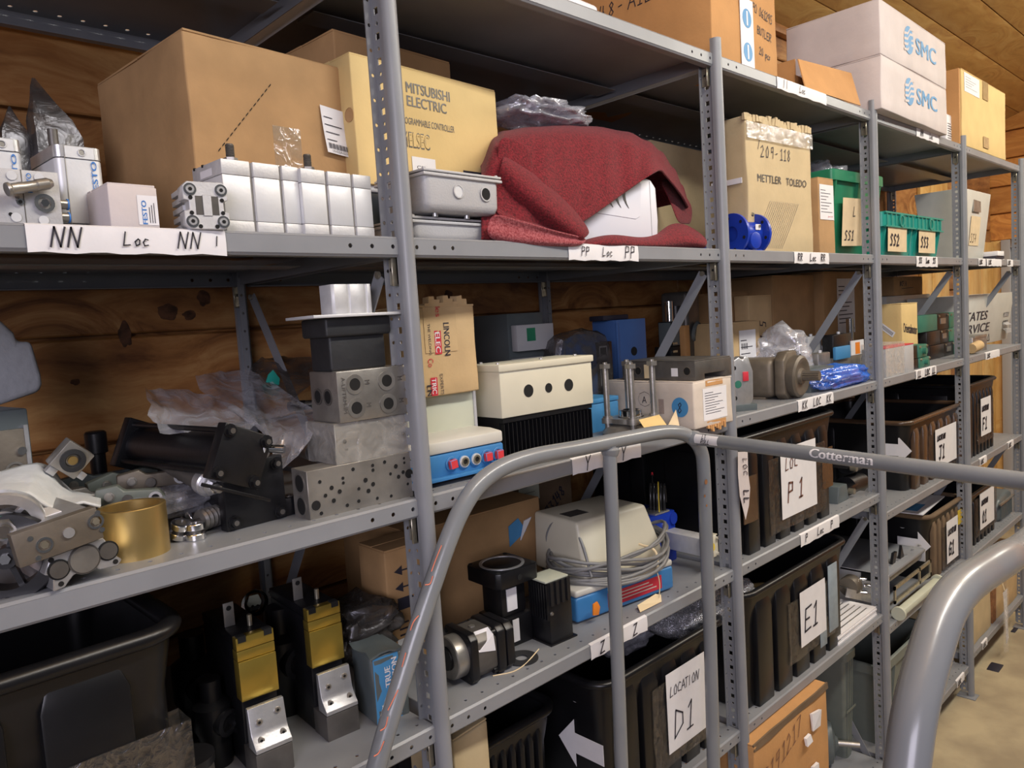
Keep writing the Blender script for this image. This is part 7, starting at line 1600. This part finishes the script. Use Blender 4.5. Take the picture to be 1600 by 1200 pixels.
# black cable coil hanging behind
c = py(1030, 788, .19); t = thing('cable_coil', 'hanging coil of thick black cable behind the instrument hood', 'cable', (c.x, .19, c.z), radians(35)); t.scale = (.8, .8, .85); m = M(); pts = []
for L in range(5):
    for i in range(24): q = 2*pi*i/24; pts.append((.030*cos(q)+.003*L, (L-2)*.011+.011*i/24, .062*sin(q)))
m.tube(pts, .0052, 'cable_black', 8); m.build('cable', t, smooth=60); m = M(); m.tube(smooth_path([(-.06, 0, -.01), (-.04, 0, .04), (0, 0, .070), (.03, 0, .05)]), .0018, 'yellow', 6); m.build('tie', t, smooth=60)
m = M(); m.tube(smooth_path([(.03, .02, .04), (.06, .02, .06), (.09, .02, .075)]), .0025, 'cable_black', 6); m.tube([(.09, .02, .075), (.098, .02, .080)], .004, 'ink_red', 6); m.build('lead', t, smooth=60)
# blue actuator
c = pz(1062, 905, zD)
t = thing('blue_actuator', 'deep blue actuator body with a silver square cylinder beside the second post', 'actuator', (.825, .165, zD), radians(-4)); t.scale = (1.15, 1.15, 1.35)
M().box(-.02, 0, 0, .09, .09, .10, 'blue_deep').build('body', t, bevel=.004); m = M(); m.ring((.012, -.0005, .068), .013, .017, (0, -1, 0), 'blue_deep', .003); m.disc((.012, 0, .068), .013, (0, -1, 0), 'hole'); m.cyl((.05, 0, .072), (.05, -.004, .072), .009, 'galv', n=16); m.cyl((.08, 0, .085), (.08, -.004, .085), .012, 'blue_deep', n=16); m.build('port', t); M().box(.02, .0, .10, .07, .05, .103, 'alu').build('top_plate', t)
m = M(); m.box(.045, -.10, .032, .083, 0, .066, 'alu_matte'); m.build('square_cylinder', t, bevel=.002); M().box(.041, -.116, .028, .087, -.10, .070, 'cream_paint').build('end_cap', t, bevel=.002); m = M()
for qx in (.046, .082):
    for qz in (.033, .065): m.cyl((qx, -.116, qz), (qx, -.122, qz), .0045, 'chrome', n=12)
m.cyl((.064, -.116, .049), (.064, -.118, .049), .008, 'yellow', n=16); m.build('screw', t)
c = pz(1065, 903, zD); 
# --- third bay, D shelf: valves right of the bin
x, y, a, w, h, d = PL(1304, 780, .06, 0, 1322, zD, 762); o = M().prism([(0, 0), (w*1.0, 0), (w*.85, h), (w*.15, h)], 0, .07, 'motor_grey').build('plastic_housing', bevel=.004); o.location = (x, .05, zD); tag(o, 'small grey tapered housing right of the P1 bin', 'housing')
for i, (u, v, u1, vt, zb, lab) in enumerate(((1322, 790, 1367, 765, zD, 'lower'), (1326, 745, 1362, 733, zD+.095, 'upper'))):
    x, y, a, w, h, d = PL(u, v, .06, 0, u1, zb, vt); h = min(h, .09)
    t = thing('solenoid_valve', 'black solenoid valve with a ribbed round cap, %s of the pair by the third post' % lab, 'valve', (x, .06, zb), 0, 'black solenoid valves by the third post')
    M().box(0, .005, 0, w*.5, .075, h, 'black_metal').build('body', t, bevel=.004); m = M(); m.lathe((w*.4, .04, h*.5), (1, .0, 0), [(0, 0), (.036, 0), (.036, w*.35), (.030, w*.36), (.030, w*.48), (.012, w*.5), (0, w*.5)], 'black_plastic', 24); m.build('coil', t); m = M(); m.cyl((w*.9, .04, h*.5), (w*.93, .04, h*.5), .008, 'ink_red', n=14); m.cyl((w*.1, .0, h*.7), (w*.1, -.02, h*.7), .010, 'galv', n=12); m.build('fitting', t)
# --- B shelf third bay
c = pz(1350, 985, zB+.03)
t = thing('paper_stack', 'stack of printed forms at the shelf edge right of the E1 bin', 'paper', (1.56, .012, zB), 0)
for i in range(5): M().box(-.0+.002*(i % 2), .002*(i % 3), .006*i, .31, .24, .006*i+.0055, 'paper').build('form_pad', t)
m = M()
for i in range(10): m.quad((.02, .02+.02*i, .0302), (.28, .02+.02*i, .0302), (.28, .024+.02*i, .0302), (.02, .024+.02*i, .0302), 'steel')
m.build('ruled_lines', t, smooth=0)
c = py(1325, 905, .10); t = thing('angle_bracket', 'shiny bent metal bracket leaning above the stack of forms', 'bracket', (c.x-.01, .10, c.z-.03), radians(-10)); t.rotation_euler = (0, radians(22), radians(-10)); m = M(); m.box(0, 0, 0, .22, .04, .003, 'alu_bright').box(0, 0, -.03, .22, .003, 0, 'alu'); m.build('bracket_arm', t, bevel=.001)
c = py(1335, 950, .12); t = thing('small_motor', 'small brown round motor with chrome studs on the forms', 'motor', (c.x-.02, .12, zB+.031+.035), 0); m = M(); m.lathe((-.03, 0, 0), (1, 0, 0), [(0, 0), (.034, 0), (.036, .01), (.036, .04), (.028, .055), (0, .055)], 'bronze_grey', 28); m.build('body', t); m = M(); 
for q in ((.025, -.02, .02), (.0, -.03, -.02), (.06, -.02, -.015)): m.cyl((q[0], q[1], q[2]), (q[0]+.01, q[1]-.02, q[2]), .007, 'chrome', n=12)
m.build('stud', t)
# --- grey machine frame in the fourth bay
x, y, a, w, h, d = PL(1388, 900, .02, 0, 1452, zO+.02, 872)
zt = hz(880, 2.2, .02)-zO; w = 2.41-2.03
t = thing('machine_frame', 'grey sheet-metal mechanism frame with a pale roller bar at the front', 'machine', (2.03, .01, zO), 0)
M().box(0, .02, zt-.012, w, .42, zt, 'paint').build('top_plate', t, bevel=.003); M().box(w-.006, .02, .1, w, .42, zt, 'box_grey').build('side_plate', t, bevel=.001); M().box(0, .02, .0, .006, .42, zt, 'box_grey').build('side_plate', t, bevel=.001)
M().box(.0, .03, .115, w-.008, .12, .150, 'steel').build('cross_bar', t, bevel=.003); M().box(.006, .2, 0, w-.006, .42, .10, 'black_metal').build('inner_block', t)
m = M(); m.box(0, .0, .05, w, .006, .062, 'galv').box(0, .0, .10, w, .006, .112, 'galv').box(0, 0, .05, .012, .006, .112, 'galv').box(w-.012, 0, .05, w, .006, .112, 'galv').box(.25, 0, .05, .262, .006, .112, 'galv'); m.build('front_frame', t)
m = M(); m.box(-.01, -.03, .012, w+.02, .0, .036, 'pale_green'); m.build('roller_bar', t, bevel=.006); m = M()
for xx in (-.01, w+.02): m.cyl((xx-.006, -.015, .024), (xx+.006, -.015, .024), .024, 'pale_green', n=24)
m.build('end_disc', t); m = M()
for i in range(6): bolt(m, (.03+.075*i, .05, .150), (0, 0, 1), .006, 'alu')
m.build('bolt', t); m = M(); m.prism([(.12, .150), (.15, .150), (.17, .19), (.14, .19)], .05, .06, 'black_plastic'); m.prism([(.2, .150), (.24, .150), (.22, .20)], .05, .06, 'black_plastic'); m.build('lever', t)
# --- lowest shelves
x, y, a, w, h, d = PL(1176, 1150, -.03, 0, 1291, zG, 1150)
hh = hz(1152, x, y)-zG; t = carton('cardboard_box', 'tall orange-brown carton with number S191217 and taped paper scraps', (x, y, zG), 0, w, .45, min(hh, .50), 'cardboard_orange', j=.005, sub=5, tape=None); hh = min(hh, .5)
hh = .5
def f_(m):
    write(m, 'S191217', (w*.10, -.008, hh*.72), (1, 0, .30), Z3, .048, 'ink_brown', .003)
decal(t, f_, 'handwriting'); M().box(w*.30, -.006, hh*.38, w*.58, -.004, hh*.60, 'paper').build('shipping_label', t, bevel=.0005)
for q in ((.74, .80, .10, .10), (.62, .76, .07, .05), (.70, .55, .10, .05)): M().box(w*q[0], -.012, hh*q[1], w*(q[0]+q[2]), -.005, hh*(q[1]+q[3]), 'paper').build('paper_scrap', t, jit=wob(.008, 30, int(q[0]*100)))
M().box(-.001, -.004, hh-.018, w+.001, .0, hh+.001, 'cardboard_dark').build('torn_edge', t, sub=4, jit=wob(.004, 25, 6))
c = py(1318, 1160, .10); t = thing('electric_motor', 'grey round electric motor with a steel shaft on the lowest shelf', 'motor', (c.x-.02, .16, zG+.075), radians(-60)); m = M(); m.lathe((-.12, 0, 0), (1, 0, 0), [(0, 0), (.06, 0), (.072, .02), (.074, .13), (.066, .145), (.05, .150), (.03, .152), (.02, .165), (0, .165)], 'motor_grey', 44); m.build('housing', t); m = M(); m.cyl((.04, 0, 0), (.115, 0, 0), .0105, 'steel', n=20); m.build('shaft', t); M().box(-.10, -.05, -.074, .0, .05, -.06, 'motor_grey').build('foot', t, bevel=.003); m = M(); m.lathe((.028, 0, 0), (1, 0, 0), [(.045, 0), (.047, .004), (.03, .008)], 'motor_grey', 40); m.build('rim', t)
for i, (u, u1, vt, yy, X0, X1, lab) in enumerate(((1322, 1366, 1022, .10, 1.83, 1.885, ''), )):
    x = py(1322, 1080, .10).x; h = hz(1022, x, .1)-zG
    t = tote('plastic_tote', 'tall grey-green plastic tote on the lowest shelf left of the third post', x-.0, .10, zG, 0, max(.04, 1.885-x), .42, h, 'crate_grey', 2, .03, None, .01); M().box(-.002, -.002, h*.45, 1.885-x, .0, h*.47, 'crate_grey').build('band', t)
t = tote('plastic_tote', 'grey-green plastic tote with a flat rim right of the third post', 1.96, .04, zG, 0, .50, .45, hz(1014, 2.14, .05)-zG, 'crate_grey', 4, .035, None, .02)
h4 = hz(905, 3.0, .03)-LV['g']
for i, (xa, xb, mt, lab) in enumerate(((2.90, 3.24, 'cardboard_tan', 'left'), (3.27, 3.33, 'rust', 'narrow reddish, middle'), (3.35, 3.72, 'cardboard_light', 'right'))):
    t = carton('cardboard_box', 'brown carton on the lowest shelf of the last bay, %s of the row' % lab, (xa, .02, LV['g']), 0, xb-xa, .40, h4, mt, 'cartons on the lowest far shelf', j=.003, tape=None)
    if i == 2: M().box(.10, -.004, .0, .15, -.0015, h4, 'tape_film').build('packing_tape', t)
c = py(1565, 925, -.01); t = thing('hanging_tag', 'paper tag in a clear sleeve hanging off the far lowest shelf', 'tag', (c.x, -.02, .0), 0); z1_ = hz(915, c.x, -.02); z0_ = hz(1008, c.x+.02, -.02); m = M(); m.add([(-.02, 0, z1_-.03), (.05, 0, z1_-.03), (.03, -.004, (z0_+z1_)/2), (.07, 0, z0_+.02), (.03, 0, z0_), (-.01, -.004, (z0_+z1_)/2+.03)], [(0, 1, 2, 5), (5, 2, 3, 4)], 'paper'); m.build('paper_slip', t, solid=.001, smooth=0); m = M(); m.tube([(.01, .0, z1_-.03), (.01, .01, z1_+.01)], .003, 'tag', 6); m.build('string', t); m = M(); m.add([(-.03, -.004, z1_-.02), (.06, -.004, z1_-.02), (.05, -.004, z0_-.04), (-.03, -.004, z0_-.02)], [(0, 1, 2, 3)], 'clear_tape'); m.build('sleeve', t)
# vacuum-like grey ribbed item on the far O shelf
x = py(1562, 800, .04).x; t = thing('plastic_fan', 'grey ribbed plastic fan housing on the far shelf by the last post', 'fan', (x, .04, zO), 0); w = 3.72-x; h = hz(772, x+.05, .04)-zO
m = M(); m.prism([(0, 0), (w, 0), (w, h*.9), (w*.7, h), (w*.1, h*.8), (0, h*.5)], 0, .3, 'motor_grey'); m.build('housing', t, bevel=.02, seg=3)
for i in range(9): M().box(w*(.06+.1*i), -.006, h*.08, w*(.09+.1*i), .002, h*.62, 'motor_grey').build('rib', t, smooth=0)
M().box(-.02, -.01, h*.66, w+.01, .0, h*.72, 'steel').build('band', t)
o = M().prism([(0, 0), (.06, .0), (.09, .004), (.05, .006)], 0, .05, 'ink').build('floor_debris', bevel=.001); p = pz(1565, 1045, 0); o.location = (p.x-.05, p.y, .0); tag(o, 'small dark scrap lying on the concrete floor', 'debris')
# rag and loose strip on the L-shaped floor edge
o = M().box(0, 0, 0, .10, .02, .003, 'ink').build('rubber_strip', bevel=.001); p = pz(1586, 989, 0); o.location = (p.x, p.y, 0); tag(o, 'short dark strip on the floor near the far post', 'strip')
# long hanging label on the second post
A = py(1158, 690, -.024); B_ = py(1166, 800, -.024)
m = M(); q = [(-.004, 0), (.022, -.002)]
pts = [(1153, 706), (1168, 706), (1169, 740), (1172, 762), (1170, 790), (1165, 812), (1156, 775), (1153, 740)]
P3 = [py(u, v, -.026) for u, v in pts]; base = P3[0].copy(); V_ = [p-base for p in P3]; m.add(V_, [tuple(range(8))], 'carton_white')
write(m, 'LOC', Vector((.018, -.002, -.02)), (0, 0, -1), X3, .020, 'ink', .0014); write(m, 'LL', Vector((.016, -.002, -.10)), (0, 0, -1), X3, .024, 'ink', .003)
o = m.build('post_label', smooth=0, solid=.0006); o.parent = None; o.location = base
lb = bays[1]; o.parent = [c for c in lb.children if c.name.startswith('post')][0]; o['label'] = 'pinkish paper strip label hanging from the post'

# ------------------------------------------------------------------ separate pieces (screws, ports, flaps of tape ...) become parts of their own
def split_clusters(o, tol):
    me = o.data; n = len(me.vertices); par = list(range(n))
    def find(a):
        while par[a] != a: par[a] = par[par[a]]; a = par[a]
        return a
    for p in me.polygons:
        vs = p.vertices
        for k in vs[1:]:
            a, b = find(vs[0]), find(k)
            if a != b: par[a] = b
    isl = {}
    for i in range(n): isl.setdefault(find(i), []).append(i)
    if len(isl) < 2 or len(isl) > 400: return
    B = []
    for vs in isl.values():
        cs = [me.vertices[i].co for i in vs]; B.append([[min(c[a] for c in cs)-tol for a in range(3)], [max(c[a] for c in cs)+tol for a in range(3)], set(vs)])
    ch = True
    while ch:
        ch = False; out = []
        for b in B:
            for q in out:
                if all(b[0][a] <= q[1][a] and q[0][a] <= b[1][a] for a in range(3)):
                    q[0] = [min(b[0][a], q[0][a]) for a in range(3)]; q[1] = [max(b[1][a], q[1][a]) for a in range(3)]; q[2] |= b[2]; ch = True; break
            else: out.append(b)
        B = out
    if len(B) < 2 or len(B) > 40: return
    for b in B[1:]:
        c = o.copy(); c.data = me.copy(); SC.collection.objects.link(c)
        bm = bmesh.new(); bm.from_mesh(c.data); bm.verts.ensure_lookup_table(); bmesh.ops.delete(bm, geom=[v for v in bm.verts if v.index not in b[2]], context='VERTS'); bm.to_mesh(c.data); bm.free()
    bm = bmesh.new(); bm.from_mesh(me); bm.verts.ensure_lookup_table(); bmesh.ops.delete(bm, geom=[v for v in bm.verts if v.index not in B[0][2]], context='VERTS'); bm.to_mesh(me); bm.free()
TOL = dict(port=.0004, end_cap=.001, brown_tape=.002, knockout=.001, cap_screw=.0006, screw=.0008, bolt=.0008, round_hole=.001, guide_rod=.0008, lug=.001, packing_tape=.004, fitting=.001, stud=.001, screw_hole=.001, end_disc=.002, lid_screw=.001, printing=.010, handwriting=.02, mounting_foot=.001, bore_recess=.0006, port_stub=.001, type_label=.001, switch=.001, lever=.001, spoke=.0005, flange_ring=.0, cast_lettering=.006, arrow_sticker=.01)
for o in list(SC.objects):
    k = o.name.split('.')[0]
    if o.type == 'MESH' and o.parent and k in TOL: split_clusters(o, TOL[k])
